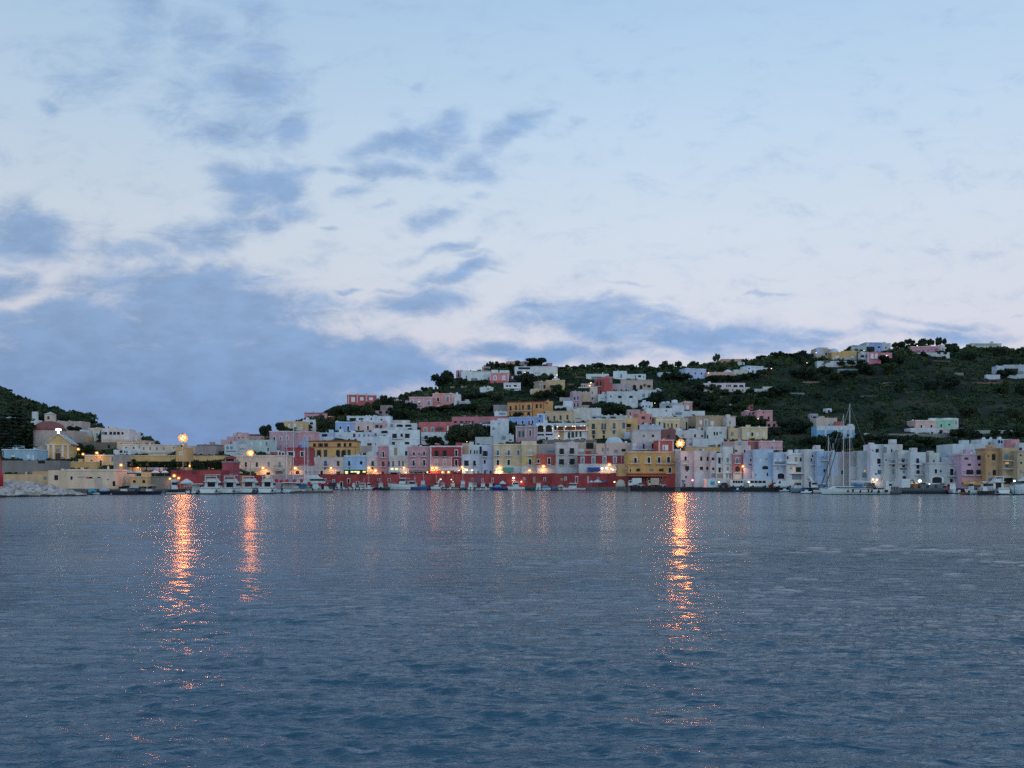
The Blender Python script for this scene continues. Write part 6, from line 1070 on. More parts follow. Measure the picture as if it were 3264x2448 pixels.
def rail(parent, st, z, x0f, x1f, h=.7):
    m = MB(); pts = []
    for s in (-1, 1):
        ps = [(x, s * w * .9, zz) for x, w, zz, k in st if x0f <= x <= x1f]
        for i, p in enumerate(ps):
            m.tube(p, (p[0], p[1], p[2] + h), .025, n=4)
            if i: q_ = ps[i - 1]; m.tube((q_[0], q_[1], q_[2] + h), (p[0], p[1], p[2] + h), .025, n=4)
    if m.v: m.build('railing', STEEL, parent)
BOATS = []
def boat(label, x0, x1, yw, head, kind, hullc=None, H=None, D=None, L=None, B=None, keel=None, group=None, name=None, cov=None, cab=None, mast=0, jit=None, seed=0, lit=False):
    rb = random.Random(int(x0 * 7 + yw + seed))
    px0, px1 = SX(x0), SX(x1); py = SY(yw)
    D = D or min(329, F * CH / max(5, py - HY))
    wd = (px1 - px0) / F * D
    side = head in 'LR'
    if side: L = L or wd; B = B or max(1.5, min(5.5, L * .30))
    else: B = B or wd; L = L or max(3.5, B * 2.7)
    rz = {'R': 0, 'L': math.pi, 'S': math.pi / 2, 'B': -math.pi / 2}[head] + (rb.uniform(-.07, .07) if jit is None else jit)
    xc = Xat((px0 + px1) / 2, D); yc = D + (0 if side else L / 2)
    nm = name or {'yacht': 'motor_yacht', 'skiff': 'small_boat', 'covered': 'covered_boat', 'fisher': 'fishing_boat', 'sail': 'sailing_boat', 'rib': 'inflatable_boat', 'cabin': 'cabin_boat', 'barge': 'work_barge'}[kind]
    t = empty(nm, (xc, yc, 0), rz); tag(t, label, 'sailboat' if kind == 'sail' else 'boat', group)
    hullc = hullc or WHULL; keel = keel or DKKEEL
    H = H or {'yacht': 1.3, 'skiff': .65, 'covered': .8, 'fisher': 1.3, 'sail': 1.1, 'rib': .5, 'cabin': .9, 'barge': 1.4}[kind]
    if kind == 'rib':
        m = MB()
        for s in (-1, 1):
            m.tube((-L / 2, s * B * .38, .35), (L * .25, s * B * .38, .38), B * .13, n=8); m.tube((L * .25, s * B * .38, .38), (L * .5, 0, .5), B * .13, B * .1, n=8)
        m.build('inflatable_tube', hullc, t)
        MB().box(-L * .46, L * .35, -B * .3, B * .3, .05, .22).build('floor', DECK, t); MB().box(-.3, .4, -.35, .35, .22, 1.0).build('console', WHITEP, t)
        outboard(t, -L / 2, .3); return t
    st = add_hull(t, L, B, H, hullc, keel, fine={'barge': 6}.get(kind, 1.8), stern={'fisher': .6, 'barge': 1, 'sail': .7}.get(kind, .88), open_=kind in ('skiff',), bow=.25)
    if kind == 'skiff':
        for xx in (-L * .22, L * .08): MB().box(xx - .15, xx + .15, -B * .44, B * .44, H * .62, H * .7).build('bench', DECK, t)
        if cab: wedge(-L * .12, L * .12, B * .4, B * .36, H * .5, H * .5 + .8, .15, 0).build('console', WHITEP, t)
        if cov:
            MB().box(-L * .3, L * .2, -B * .42, B * .42, H + 1.25, H + 1.36).build('canopy', cov, t)
            m = MB()
            for xx in (-L * .29, L * .19):
                for s in (-1, 1): m.tube((xx, s * B * .4, H * .6), (xx, s * B * .4, H + 1.25), .03, n=5)
            m.build('canopy_frame', STEEL, t)
        outboard(t, -L / 2, H * .8)
    elif kind == 'covered':
        m = MB(); n = 7; vs = []
        for i in range(n):
            tt = i / (n - 1); x = -L * .47 + L * .86 * tt; w = B * .47 * (1 - max(0, (tt - .5) / .5) ** 2 * .7); zz = H + .12; hz = (.95 if .15 < tt < .75 else .3) * min(1, B * .5)
            vs += [(x, -w, zz), (x, -w * .45, zz + hz * .8), (x, 0, zz + hz), (x, w * .45, zz + hz * .8), (x, w, zz)]
        fs = [(i * 5 + j, (i + 1) * 5 + j, (i + 1) * 5 + j + 1, i * 5 + j + 1) for i in range(n - 1) for j in range(4)] + [(0, 1, 2, 3, 4), tuple((n - 1) * 5 + j for j in (4, 3, 2, 1, 0))]
        m.add(vs, fs); m.build('tarpaulin', cov or CANV, t); outboard(t, -L / 2, H * .8)
    elif kind in ('cabin', 'fisher'):
        ch_ = 1.5 if kind == 'cabin' else 1.9
        a, b = (-L * .12, L * .22) if kind == 'cabin' else (-L * .28, L * .02)
        wedge(a, b, B * .68, B * .58, H - .1, H + ch_, .45, .1).build('cabin', cab or WHITEP, t)
        wedge(a - .2, b - .15, B * .74, B * .64, H + ch_, H + ch_ + .12).build('cabin_roof', cab or WHITEP, t)
        z0, z1 = H + ch_ * .5, H + ch_ * .85
        wedge(a + .15, b - .1, B * .70, B * .60, z0, z1, .16, .0, .96).build('cabin_window', DARK_PANE, t)
        if cov:
            MB().box(-L * .46, a, -B * .42, B * .42, H + ch_ - .1, H + ch_ + .0).build('canopy', cov, t)
            m = MB()
            for s in (-1, 1): m.tube((-L * .44, s * B * .4, H - .1), (-L * .44, s * B * .4, H + ch_ - .1), .03, n=5)
            m.build('canopy_frame', STEEL, t)
        rail(t, st, H, L * .1, L * .6, .55)
        if kind == 'cabin': outboard(t, -L / 2, H * .7)
        else: MB().box(-L * .46, -L * .36, -B * .3, B * .3, H - .05, H + .7).build('net_winch', STEEL, t)
    elif kind == 'yacht':
        a, b = -L * .22, L * .26
        c = wedge(a, b, B * .80, B * .56, H - .1, H + 1.45, 1.3, .05, .92).build('cabin', WHITEP, t)
        wedge(a + .3, b - .2, B * .83, B * .60, H + .65, H + 1.15, .45, .0, .965).build('cabin_window', DARK_PANE, t)
        link('cabin_door', unit('pane', DARK_PANE if not lit else SHUT_R), t, (a - .02, 0, H - .05), (B * .42, 1, 1.35), (0, 0, -math.pi / 2))  # the flag only swaps in a red-brown door, nothing glows
        fz = H + 1.45
        wedge(a - L * .10, b - 1.6, B * .76, B * .6, fz, fz + .16).build('flybridge_deck', WHITEP, t)
        wedge(a + .3, b - 2.0, B * .66, B * .5, fz + .16, fz + .8, .6, .0, .95).build('flybridge', cab or WHITEP, t)
        m = MB(); ax = a + .1
        for s in (-1, 1): m.frustum([(ax - .2, s * B * .36 - .08, fz + .1), (ax + .35, s * B * .36 - .08, fz + .1), (ax + .35, s * B * .36 + .08, fz + .1), (ax - .2, s * B * .36 + .08, fz + .1)], [(ax - .65, s * B * .31 - .06, fz + 1.25), (ax - .3, s * B * .31 - .06, fz + 1.25), (ax - .3, s * B * .31 + .06, fz + 1.25), (ax - .65, s * B * .31 + .06, fz + 1.25)])
        m.box(ax - .65, ax - .3, -B * .34, B * .34, fz + 1.25, fz + 1.4); m.build('radar_arch', WHITEP, t)
        if cov: wedge(a - L * .06, b - 2.2, B * .7, B * .6, fz + 1.65, fz + 1.75).build('canopy', cov, t); mm = MB(); [mm.tube((xx, s * B * .3, fz + .1), (xx, s * B * .3, fz + 1.66), .03, n=5) for xx in (a, b - 2.6) for s in (-1, 1)]; mm.build('canopy_frame', STEEL, t)
        MB().box(-L / 2 - .7, -L / 2, -B * .42, B * .42, .22, .36).build('bathing_platform', DECK, t)
        MB().box(-L / 2 + .02, -L / 2 + .5, -B * .40, B * .40, H - .1, H + .25).build('stern_seat', cab or CANVW, t)
        for s in (-1, 1): MB().ball((-L / 2 + .2, s * (B / 2 + .05), H * .55), .2, 8, 5, 1.6).build('fender', NAVY, t)
        rail(t, st, H, L * .05, L * .6, .65)
    elif kind == 'sail':
        wedge(-L * .16, L * .2, B * .58, B * .4, H - .05, H + .5, .5, .1).build('coachroof', WHITEP, t)
        wedge(-L * .12, L * .13, B * .60, B * .45, H + .14, H + .32, .2, 0, .97).build('cabin_window', DARK_PANE, t)
        rail(t, st, H, -L * .5, L * .55, .6)
        rig(t, L * .08, H + .4, mast, L, B, H)
        wedge(-L * .3, -L * .15, B * .5, B * .5, H + .3, H + 1.3, .3, .0).build('sprayhood', cov or CANVB, t)
    elif kind == 'barge':
        MB().box(-L * .45, -L * .3, -B * .35, B * .35, H, H + 2.2).build('wheelhouse', cab or WHITEP, t)
        for xx in (-.1, .05, .2): MB().box(L * xx, L * (xx + .1), -B * .3, B * .3, H - .05, H + .8).build('deck_cargo', GREYH, t)
    if mast and kind != 'sail':
        mm = MB().tube((0, 0, H + 1), (0, 0, mast), .06, .035, 6); mm.tube((-.5, 0, mast * .8), (.5, 0, mast * .8), .03, n=5); mm.build('mast', WHITEP, t)
    return t
def outboard(t, x, z):
    m = MB(); m.box(x - .42, x - .08, -.16, .16, z, z + .5); m.box(x - .32, x - .16, -.07, .07, -.3, z); m.build('outboard_motor', ENG, t)
def rig(t, x, z, top, L, B, H, boom=True, fore=None, aft=None, sail=True):
    MB().tube((x, 0, z - .5), (x, 0, top), .10, .055, 8).build('mast', WHITEP, t)
    m = MB()
    for f in (.45, .72): m.tube((x, -B * .3, z + (top - z) * f), (x, B * .3, z + (top - z) * f), .03, n=4)
    m.build('spreader', STEEL, t)
    m = MB(); r = .018
    fx, ax = fore if fore is not None else L * .5, aft if aft is not None else -L * .48
    m.tube((fx, 0, H + .2), (x, 0, top - .3), r * 2.2, n=4); m.tube((ax, 0, H), (x, 0, top - .1), r, n=4)
    for s in (-1, 1):
        m.tube((x, s * B * .46, H), (x, s * B * .3, z + (top - z) * .45), r, n=4); m.tube((x, s * B * .3, z + (top - z) * .45), (x, 0, top - .3), r, n=4)
    m.build('rigging', STEEL, t)
    if boom:
        b = MB().tube((x - .1, 0, z + .9), (x - L * .33, 0, z + .8), .07, .06, 6).build('boom', WHITEP, t)
        if sail: MB().tube((x - .15, 0, z + 1.12), (x - L * .32, 0, z + 1.0), .2, .13, 8).build('furled_sail', CANVW, b)
crop('b1')
boat('small dark blue boat| under a light blue tarpaulin at the left end of the quay', 25, 300, 870, 'R', 'covered', GREYH, cov=CANVT, H=.6)
boat('tiny pale dinghy| in front of the blue covered boat', 195, 380, 876, 'R', 'skiff', WHULL, H=.45)
boat('grey canvas covered boat| left of the dark wooden boat', 380, 740, 868, 'R', 'covered', NAVY, cov=CANV, H=.8)
boat('long dark wooden boat| with a cream wheel shelter and black engine', 730, 1560, 874, 'L', 'skiff', WOODH, H=1.0, cab=True, cov=None)
boat('grey covered motor boat| lying behind the long dark wooden boat', 1290, 1640, 850, 'L', 'covered', GREYH, cov=CANV, D=232, H=1.3)
boat('dark navy launch| with a flat white canopy', 1580, 2360, 868, 'R', 'skiff', NAVY, cov=CANVW, H=.9, cab=True)
crop('b2')
boat('brown stern fishing boat| with a square white cabin under the red lit tent', 560, 1150, 800, 'R', 'fisher', WOODH, D=232, H=1.2)
boat('white workboat| next to the big white motor yacht with twin upper windows', 1120, 1510, 856, 'S', 'cabin', WHULL, cov=CANV)
boat('big white motor yacht| with a tall flybridge in front of the dark red warehouse', 1520, 2080, 862, 'S', 'yacht', WHULL, cov=CANVW, H=1.5)
boat('low white pontoon boat| beneath the brown stern fishing boat', 520, 1100, 866, 'R', 'skiff', WHULL, H=.5)
crop('b3')
boat('white flybridge yacht| with pale awning in front of the square watchtower', 165, 680, 852, 'S', 'yacht', WHULL, cov=CANVW, H=1.4)
boat('white motor yacht| with dark red cabin door and red cushions', 735, 1290, 842, 'S', 'yacht', WHULL, H=1.5, lit=True)
boat('rounded white motor boat| with two dark exhaust holes in its stern', 1405, 1870, 846, 'S', 'yacht', WHULL, cov=CANVW, H=1.5)
boat('white cabin cruiser| with a blank square cabin and blue stripe', 1940, 2600, 828, 'S', 'cabin', WHULL, H=1.2, cov=CANV, keel=NAVY)
crop('b4')
boat('white motor boat| with dark windows under the red life buoys', 540, 980, 812, 'S', 'yacht', WHULL, H=1.2)
boat('cream cabin boat| left of the yellowish open boat', 1040, 1370, 816, 'S', 'cabin', CREAMH, H=1.1)
boat('yellowish open motor boat| at the right end of the left pontoon', 1390, 1810, 812, 'R', 'cabin', CREAMH, H=1.0)
boat('big navy hulled yacht| with white upper deck behind the pontoon boats', 760, 1880, 700, 'R', 'yacht', NAVY, D=262, H=2.6, cov=CANVB)
crop('C')
for i, (x, top, lb) in enumerate(((1105, 480, 'sailing boat with the leftmost mast behind the white cabin cruiser'), (1222, 322, 'sailing boat with the tallest mast beside the crimson house'), (1408, 542, 'sailing boat with the shortest of four masts, in front of the crimson house'), (1466, 432, 'sailing boat with the rightmost of four masts, blue sprayhood'))):
    px = SX(x); Dm = 247; mt = Zat(SY(top), Dm)
    crop('C'); boat(lb, x - 48, x + 48, 1500, 'S', 'sail', WHULL, D=Dm - 6 * .58, L=12, H=1.1, mast=mt, jit=0)
crop('b5')
QB = 'small boats moored along the red quay wall'
for x0, x1, k, hc, lb, kw in ((10, 200, 'rib', TUBEG, 'pale inflatable boat left of the white cabin boat by the arched green door', {}), (205, 395, 'rib', TUBEG, 'pale inflatable boat just left of a boxy white cabin boat', {}), (375, 530, 'cabin', WHULL, 'boxy white cabin boat near the arched green door of the red wall', {}), (555, 790, 'cabin', WHULL, 'white cabin boat with grey canopy below a white framed wall window', {'cov': CANV})):
    boat(lb, x0, x1, 726, 'S', k, hc, group=QB, **kw)
boat('white boat with a radar pole and lamp| left of the dark blue boats', 800, 1120, 724, 'R', 'cabin', WHULL, group=QB, mast=5.5, H=1.0)
boat('dark blue open boat| with red keel left of the big white trawler', 1090, 1380, 724, 'R', 'skiff', NAVY, group=QB, keel=REDK, cov=CANVB, H=.9)
boat('dark green rowing boat| tucked under the bow of the big white trawler', 1370, 1640, 726, 'R', 'skiff', GREENH, group=QB, H=1.0)
boat('big white trawler| with two dark hawse holes and pale wheelhouse', 1600, 2300, 724, 'L', 'fisher', WHULL, H=2.3, cov=CANVW, mast=7.5, B=5)
crop('b6')
boat('long bright blue fishing boat| with a white wheelhouse and red keel', 200, 1040, 718, 'R', 'fisher', BLUEH, keel=REDK, H=1.25, mast=5.2)
boat('black hulled boat| between the bright blue fishing boat and the white cruiser', 1000, 1200, 716, 'S', 'skiff', NAVY, H=1.5)
boat('white cruiser| with a round radar arch and stubby mast', 1130, 1500, 716, 'L', 'yacht', WHULL, H=1.25, mast=6.0)
for x0, x1, k, hc, lb, kw in ((1500, 1700, 'skiff', PALEB, 'pale turquoise skiff right of the white cruiser with radar arch', {}), (1660, 1860, 'rib', TUBEG, 'grey white inflatable under the green wall lamp', {}), (1850, 2080, 'skiff', CREAMH, 'white skiff with a cream stern left of the dark grey boat', {}), (2070, 2260, 'covered', GREYH, 'dark grey covered boat left of the white tall cabin boat', {'cov': CANV})):
    boat(lb, x0, x1, 714, 'R', k, hc, group=QB, **kw)
crop('b7')
for x0, x1, hd, k, hc, lb, kw in ((295, 490, 'S', 'cabin', WHULL, 'white boat with a tall narrow cabin under the blue wall panel', {'H': 1.1}), (555, 790, 'R', 'skiff', WHULL, 'white skiff left of another white skiff near the cobalt boats', {}), (795, 1010, 'R', 'skiff', WHULL, 'white skiff nearest the cobalt blue boat', {'cab': True}), (1095, 1400, 'L', 'covered', COBALT, 'cobalt blue boat with a teal tarpaulin', {'cov': CANVT, 'H': 1.0}), (1345, 1595, 'R', 'skiff', COBALT, 'small cobalt blue skiff beside the teal covered boat', {'H': .8}), (1590, 2160, 'L', 'cabin', WHULL, 'wide white motor boat with cluttered deck below the white wall lamp', {'H': 1.3, 'cov': CANV})):
    boat(lb, x0, x1, 730, hd, k, hc, group=QB, **kw)
crop('b8')
for x0, x1, hd, k, hc, lb, kw in ((165, 475, 'R', 'skiff', GREENH, 'dark green boat right of the wide white motor boat', {'H': .95}), (470, 690, 'S', 'cabin', WHULL, 'pale cabin boat between the dark green boat and the turquoise one', {}), (680, 970, 'R', 'covered', WHULL, 'white boat under a bright turquoise and blue cover', {'cov': CANVT, 'H': .8}), (1000, 1200, 'R', 'covered', GREYH, 'small dark boat with a blue cover left of the beige one', {'cov': CANVB, 'H': .6}), (1165, 1410, 'S', 'covered', CREAMH, 'boat under a bulky beige tarpaulin', {'cov': CANVBG, 'H': .9}), (1400, 1700, 'R', 'skiff', WHULL, 'white skiff behind the long red keeled boat', {'D': 329, 'cov': CANVW}), (1310, 2080, 'L', 'cabin', WHULL, 'long white boat with a bright red keel', {'keel': REDH, 'H': .9})):
    boat(lb, x0, x1, 735, hd, k, hc, group=QB, **kw)
crop('b9')
for x0, x1, k, lb in ((-10, 230, 'rib', 'grey inflatable right of the long red keeled boat'), (250, 420, 'rib', 'narrow grey inflatable second in the row below the white parasols'), (420, 560, 'rib', 'grey inflatable in the middle of the row below the white parasols'), (540, 680, 'skiff', 'white skiff among the grey inflatables'), (800, 980, 'skiff', 'white skiff left of the cream dome shelter'), (1080, 1420, 'skiff', 'pale skiff under the cream dome shelter')):
    boat(lb, x0, x1, 748, 'S', k, TUBEG if k == 'rib' else WHULL, group=QB, D=318 if x0 < 700 else 305)
crop('b5')
for k, x0, x1, y, kd, hc, hd, lb, kw in (('b5', -140, 20, 728, 'cabin', WHULL, 'S', 'white cabin boat at the left end of the red quay wall', {}), ('b5', 660, 860, 722, 'cabin', WHULL, 'S', 'white boat with a slim pole between a grey canopied boat and a radar pole boat', {'mast': 4.6}), ('b5', 1200, 1420, 720, 'cabin', CREAMH, 'S', 'cream cabin boat tucked behind the dark blue open boat', {'mast': 5.0}), ('b5', 1450, 1640, 719, 'skiff', WHULL, 'R', 'white skiff with a red canopy left of the big trawler', {'cov': CANVR}), ('b6', 500, 720, 708, 'cabin', WHULL, 'S', 'white cabin boat behind the bright blue fishing boat', {'mast': 4.8}), ('b6', 780, 980, 708, 'fisher', WHULL, 'S', 'small white trawler behind the bow of the bright blue fishing boat', {'mast': 6.2}), ('b6', 1420, 1600, 710, 'cabin', WHULL, 'S', 'white boat just right of the stubby masted cruiser', {'cov': CANV}), ('b6', 1730, 1920, 708, 'cabin', GREYH, 'S', 'grey cabin boat under the green wall lamp', {'mast': 5.4}), ('b7', 40, 240, 716, 'fisher', WHULL, 'S', 'white wheelhouse boat behind the dark grey covered boat', {'mast': 6.4}), ('b7', 440, 620, 720, 'cabin', WHULL, 'S', 'white cabin boat right of the tall narrow cabin', {'cov': CANVB}), ('b7', 690, 900, 718, 'cabin', CREAMH, 'S', 'cream cabin boat behind two white skiffs', {'mast': 5.0}), ('b7', 960, 1130, 722, 'cabin', WHULL, 'S', 'white boat left of the teal covered cobalt boat', {}), ('b7', 1700, 1900, 722, 'fisher', WHULL, 'S', 'white wheelhouse boat behind the cluttered wide motor boat', {'mast': 5.6}), ('b8', 560, 760, 724, 'cabin', WHULL, 'S', 'white boat behind the turquoise covered boat', {'mast': 5.2}), ('b8', 900, 1080, 726, 'cabin', WHULL, 'S', 'white cabin boat below the twin white globe lamps', {'cov': CANV}), ('b8', 1480, 1680, 728, 'cabin', WHULL, 'S', 'white boat with a boxy cabin behind the long red keeled boat', {}), ('b8', 1860, 2040, 728, 'cabin', WHULL, 'S', 'white cabin boat at the right end of the long red keeled boat', {'mast': 4.8}), ('b9', 640, 800, 742, 'cabin', WHULL, 'S', 'white cabin boat right of the grey inflatables', {'D': 318})):
    crop(k); kw.setdefault('D', 330 if k != 'b9' else 318); boat(lb, x0, x1, y, hd, kd, hc, group=QB, L=6.5, **kw)
crop('b11')
boat('small blue motor boat| alone at the dark right quay edge', 765, 1050, 772, 'L', 'skiff', BLUEH, H=.6, cab=True)
crop('b12')
boat('pale blue motor boat| with a white deck left of the navy motor boat', 590, 1110, 815, 'L', 'cabin', PALEB, H=1.35, B=3.4, cab=WHITEP)
boat('navy blue motor boat| with a white rail beside the two masted yacht', 1080, 1590, 822, 'R', 'yacht', NAVY, H=1.6, B=4)
boat('white tender dinghy| floating in front of the navy motor boat', 930, 1275, 826, 'R', 'rib', WHULL, D=226)
boat('low grey dinghy| at the quay left of the pale blue motor boat', 250, 560, 790, 'R', 'rib', TUBEG)
# the two masted yacht
crop('I')
Dy = 214
t = empty('sailing_yacht', (Xat((SX(255) + SX(1235)) / 2, Dy), Dy, 0), math.pi); tag(t, 'large white two masted sailing yacht with dark portholes and navy cockpit cover', 'sailing yacht')
Ly = (SX(1235) - SX(255)) / F * Dy; By = 4.6; Hy = 1.35
st = add_hull(t, Ly, By, Hy, WHULL, GREENH, bow=.35, stern=.75, fine=1.9, wl=.16)
def yx(x): return -(Xat(SX(x), Dy) - t.location.x)
for x, y, w_, hh in ((612, 1495, 22, 22), (682, 1490, 18, 36), (788, 1500, 18, 40), (903, 1497, 18, 42), (955, 1497, 18, 38), (1058, 1505, 18, 44), (1170, 1497, 34, 34)):
    MB().box(yx(x) - w_ / 4.608 / F * Dy / 2, yx(x) + w_ / 4.608 / F * Dy / 2, By * .36, By * .5 + .05, Zat(SY(y + hh / 2), Dy), Zat(SY(y - hh / 2), Dy)).build('porthole', DARK_PANE, t)
wedge(yx(1000), yx(380), By * .5, By * .3, Hy, Hy + .55, 1.2, .2).build('coachroof', WHITEP, t)
wedge(yx(960), yx(450), By * .52, By * .36, Hy + .2, Hy + .38, .5, 0, .98).build('cabin_window', DARK_PANE, t)
rail(t, st, Hy, -Ly * .5, Ly * .55, .7)
for x, top, fx, ax in ((685, 215, 330, 1150), (592, 378, 262, 900)):
    mt = Zat(SY(top), Dy); rig(t, yx(x), Hy + .6, mt, Ly, By, Hy, boom=(x == 685), fore=yx(fx), aft=yx(ax), sail=True)
for x, top, fx in ((685, 215, 330), (592, 378, 262)):
    a, b = Vector((yx(fx), 0, Hy + .4)), Vector((yx(x), 0, Zat(SY(top), Dy) - .3)); MB().tube(a + (b - a) * .02, a + (b - a) * .62, .10, .07, 6).build('furled_jib', NAVY, t)
wedge(yx(1040), yx(900), By * .6, By * .6, Hy + .2, Hy + 1.3, .5, .3).build('cockpit_cover', NAVY, t)
wedge(yx(860), yx(725), By * .5, By * .5, Hy + .2, Hy + 1.1, .4, .3).build('sprayhood', CANVB, t)
crop('I')
for x, top, lb in ((446, 690, 'smaller sailing boat with the left shorter mast behind the large two masted yacht'), (514, 800, 'smallest masted boat moored just left of the two tall masts')):
    boat(lb, x - 50, x + 50, 1500, 'B', 'sail', WHULL, D=226, L=10, H=1.0, mast=Zat(SY(top), 232), jit=math.pi / 12)
crop('b13')
boat('dark pontoon barge| with a white cabin behind the yacht stern', 1600, 2160, 862, 'R', 'barge', GREYH, D=217, H=1.0)
boat('white deck boat| with a grey awning beside the dark pontoon barge', 1560, 1960, 800, 'R', 'cabin', WHULL, D=226, H=1.2, cov=CANV)
crop('b14')
bt_ = boat('long dark work barge| with a red bow and an orange deck crane', 150, 1910, 832, 'R', 'barge', GREYH, H=1.5, B=6)
bx = bt_
Lb = (SX(1910) - SX(150)) / F * (F * CH / (SY(832) - HY))
wedge(Lb * .34, Lb * .515, 5.2, 2.4, .5, 1.95, -.35, .0).build('red_bow', REDH, bt_)
ORG = flat('crane_orange', (.35, .12, .03), .5)
MB().box(-Lb * .2, -Lb * .12, -1, 1, 1.3, 2.4).build('crane_base', ORG, bt_)
MB().tube((-Lb * .15, 0, 2.3), (-Lb * .19, 0, 3.5), .2, .15, 6).tube((-Lb * .19, 0, 3.5), (-Lb * .25, 0, 3.0), .14, .1, 6).tube((-Lb * .25, 0, 3.0), (-Lb * .25, 0, 1.6), .04, n=5).build('crane_arm', ORG, bt_)
crop('b15')
boat('white motor boat| with a blue buoy left of the orange canopied wooden boat', 325, 730, 862, 'L', 'cabin', WHULL, H=1.2)
boat('brown wooden boat| under an orange canopy', 735, 1280, 878, 'R', 'fisher', WOODH, cov=CANVO, H=1.0)
boat('rounded white motor boat| between the wooden boat and the ferry stern', 1345, 1770, 878, 'S', 'yacht', WHULL, H=1.4)
boat('white excursion boat| with yellow deck cover at the right edge', 1790, 2500, 874, 'L', 'yacht', WHULL, H=2.0, B=5.5, cov=CANVO)
boat('orange wooden skiff| at the foot of the white motor boat with blue buoy', 140, 420, 870, 'L', 'skiff', ORG, H=.55)
boat('pale cabin boat| right of the red barge bow', -60, 220, 840, 'S', 'cabin', WHULL, H=1.1)
# life buoys on posts along the pontoon
crop('b4')
for i, (x, y) in enumerate(((20, 425), (180, 445), (352, 430), (585, 432), (822, 430), (1062, 512), (1410, 545), (1595, 535))):
    Dp = 243; px, z = SX(x), Zat(SY(y), Dp)
    p = empty('life_buoy_post', (Xat(px, Dp), Dp, .9)); tag(p, 'red round life buoy on a post, ' + ['far left one above the white cabin cruiser', 'second from the left', 'third from the left', 'pink white centred one on a white board', 'one before the blue canopy', 'lower one right of the blue canopy', 'one beside a dark fender', 'rightmost one near the navy bow'][i], 'life buoy', 'red life buoys along the pontoon')
    MB().tube((0, 0, -.4), (0, 0, z - .9), .05, n=6).build('post', STEEL, p)
    m = MB(); n = 16
    m.add([(.48 * math.cos(2 * math.pi * k / n), yy, z - .9 + .48 * math.sin(2 * math.pi * k / n)) for yy in (-.22, -.06) for k in range(n)], [tuple(range(n)), tuple(range(2 * n - 1, n - 1, -1))] + [(k, n + k, n + (k + 1) % n, (k + 1) % n) for k in range(n)])
    m.build('buoy', flat('buoy_red', (.42, .02, .035), .5), p)
pn = MB().box(Xat(605, 240), Xat(1050, 240), 240.5, 243.5, -.4, .55).build('pontoon', flat('pontoon_deck', (.12, .11, .10), .8)); tag(pn, 'long low grey pontoon behind the stern moored white yachts', 'pontoon')

# ================================================================= vehicles, tents, parasols on the quay
TYRE = flat('tyre', (.02, .02, .02), .8)
def vehicle(label, x0, x1, yb, kind, col, head='L', D=None, k='b9', cat=None):
    px0, px1 = SX(x0), SX(x1); D = D or F * (CH - 1.22) / max(4, SY(yb) - HY)
    L = (px1 - px0) / F * D; z0 = 1.2
    t = empty({'van': 'parked_van', 'car': 'parked_car', 'truck': 'box_truck', 'bus': 'minibus'}[kind], (Xat((px0 + px1) / 2, D), D + 1, z0), 0 if head == 'R' else math.pi); tag(t, label, cat or {'van': 'van', 'car': 'car', 'truck': 'truck', 'bus': 'minibus'}[kind])
    Wd = 1.9 if kind != 'car' else 1.7
    prof = {'van': [(-.5, .18), (.5, .18), (.5, .5), (.38, .56), (.30, 1), (-.48, 1), (-.5, .9)], 'bus': [(-.5, .15), (.5, .15), (.5, .5), (.44, .62), (.38, 1), (-.49, 1), (-.5, .9)],
            'car': [(-.5, .22), (.5, .22), (.5, .5), (.28, .6), (.12, 1), (-.28, 1), (-.46, .62), (-.5, .55)], 'truck': [(.2, .2), (.5, .2), (.5, .5), (.45, .85), (.22, .85)]}[kind]
    Hh = {'van': 2.1, 'bus': 2.3, 'car': 1.45, 'truck': 2.6}[kind]
    MB().prism([(x * L, z * Hh) for x, z in prof], -Wd / 2, Wd / 2).build('body', col, t)
    if kind == 'truck': MB().box(-L * .5, L * .2, -Wd / 2 - .1, Wd / 2 + .1, .75, Hh + .3).build('cargo_box', WHITEP if col is not CANVBG else CANVBG, t); MB().box(-L * .48, L * .45, -.6, .6, .45, .75).build('chassis', TYRE, t)
    for s in (-1, 1):
        y0, y1 = (Wd / 2 - .02, Wd / 2 + .015) if s > 0 else (-Wd / 2 - .015, -Wd / 2 + .02)
        win = {'van': [[(.2, .6), (.34, .6), (.28, .92), (.2, .92)]], 'bus': [[(-.44 + .2 * i, .58), (-.27 + .2 * i, .58), (-.27 + .2 * i, .9), (-.44 + .2 * i, .9)] for i in range(4)], 'car': [[(-.4, .64), (-.1, .64), (-.1, .93), (-.26, .93)], [(-.06, .64), (.22, .64), (.1, .93), (-.06, .93)]], 'truck': [[(.28, .55), (.46, .55), (.43, .8), (.28, .8)]]}[kind]
        for wn in win: MB().prism([(x * L, z * Hh) for x, z in wn], y0, y1).build('side_window', DARK_PANE, t)
        for wx_ in (-.32, .3):
            m = MB(); n = 12; r = .33
            m.add([(wx_ * L + r * math.cos(2 * math.pi * i / n), yy, r + r * math.sin(2 * math.pi * i / n)) for yy in (s * Wd / 2 - .12, s * Wd / 2 + .06) for i in range(n)], [tuple(range(n)), tuple(range(2 * n - 1, n - 1, -1))] + [(i, n + i, n + (i + 1) % n, (i + 1) % n) for i in range(n)])
            m.build('wheel', TYRE, t)
    return t
SILV = flat('silver_paint', (.30, .34, .38), .35, .2); DARKC = flat('dark_car_paint', (.02, .022, .03), .3); REDC = flat('red_car_paint', (.25, .03, .03), .35); LBLUE = flat('light_blue_paint', (.30, .42, .50), .4)
crop('b9')
vehicle('white box truck| with a rounded load in front of the red base', 1450, 1860, 665, 'truck', WHITEP, 'L', D=292)
vehicle('dark car| with a silver bonnet right of the white box truck', 1745, 1965, 672, 'car', SILV, 'R', D=290)
crop('b10')
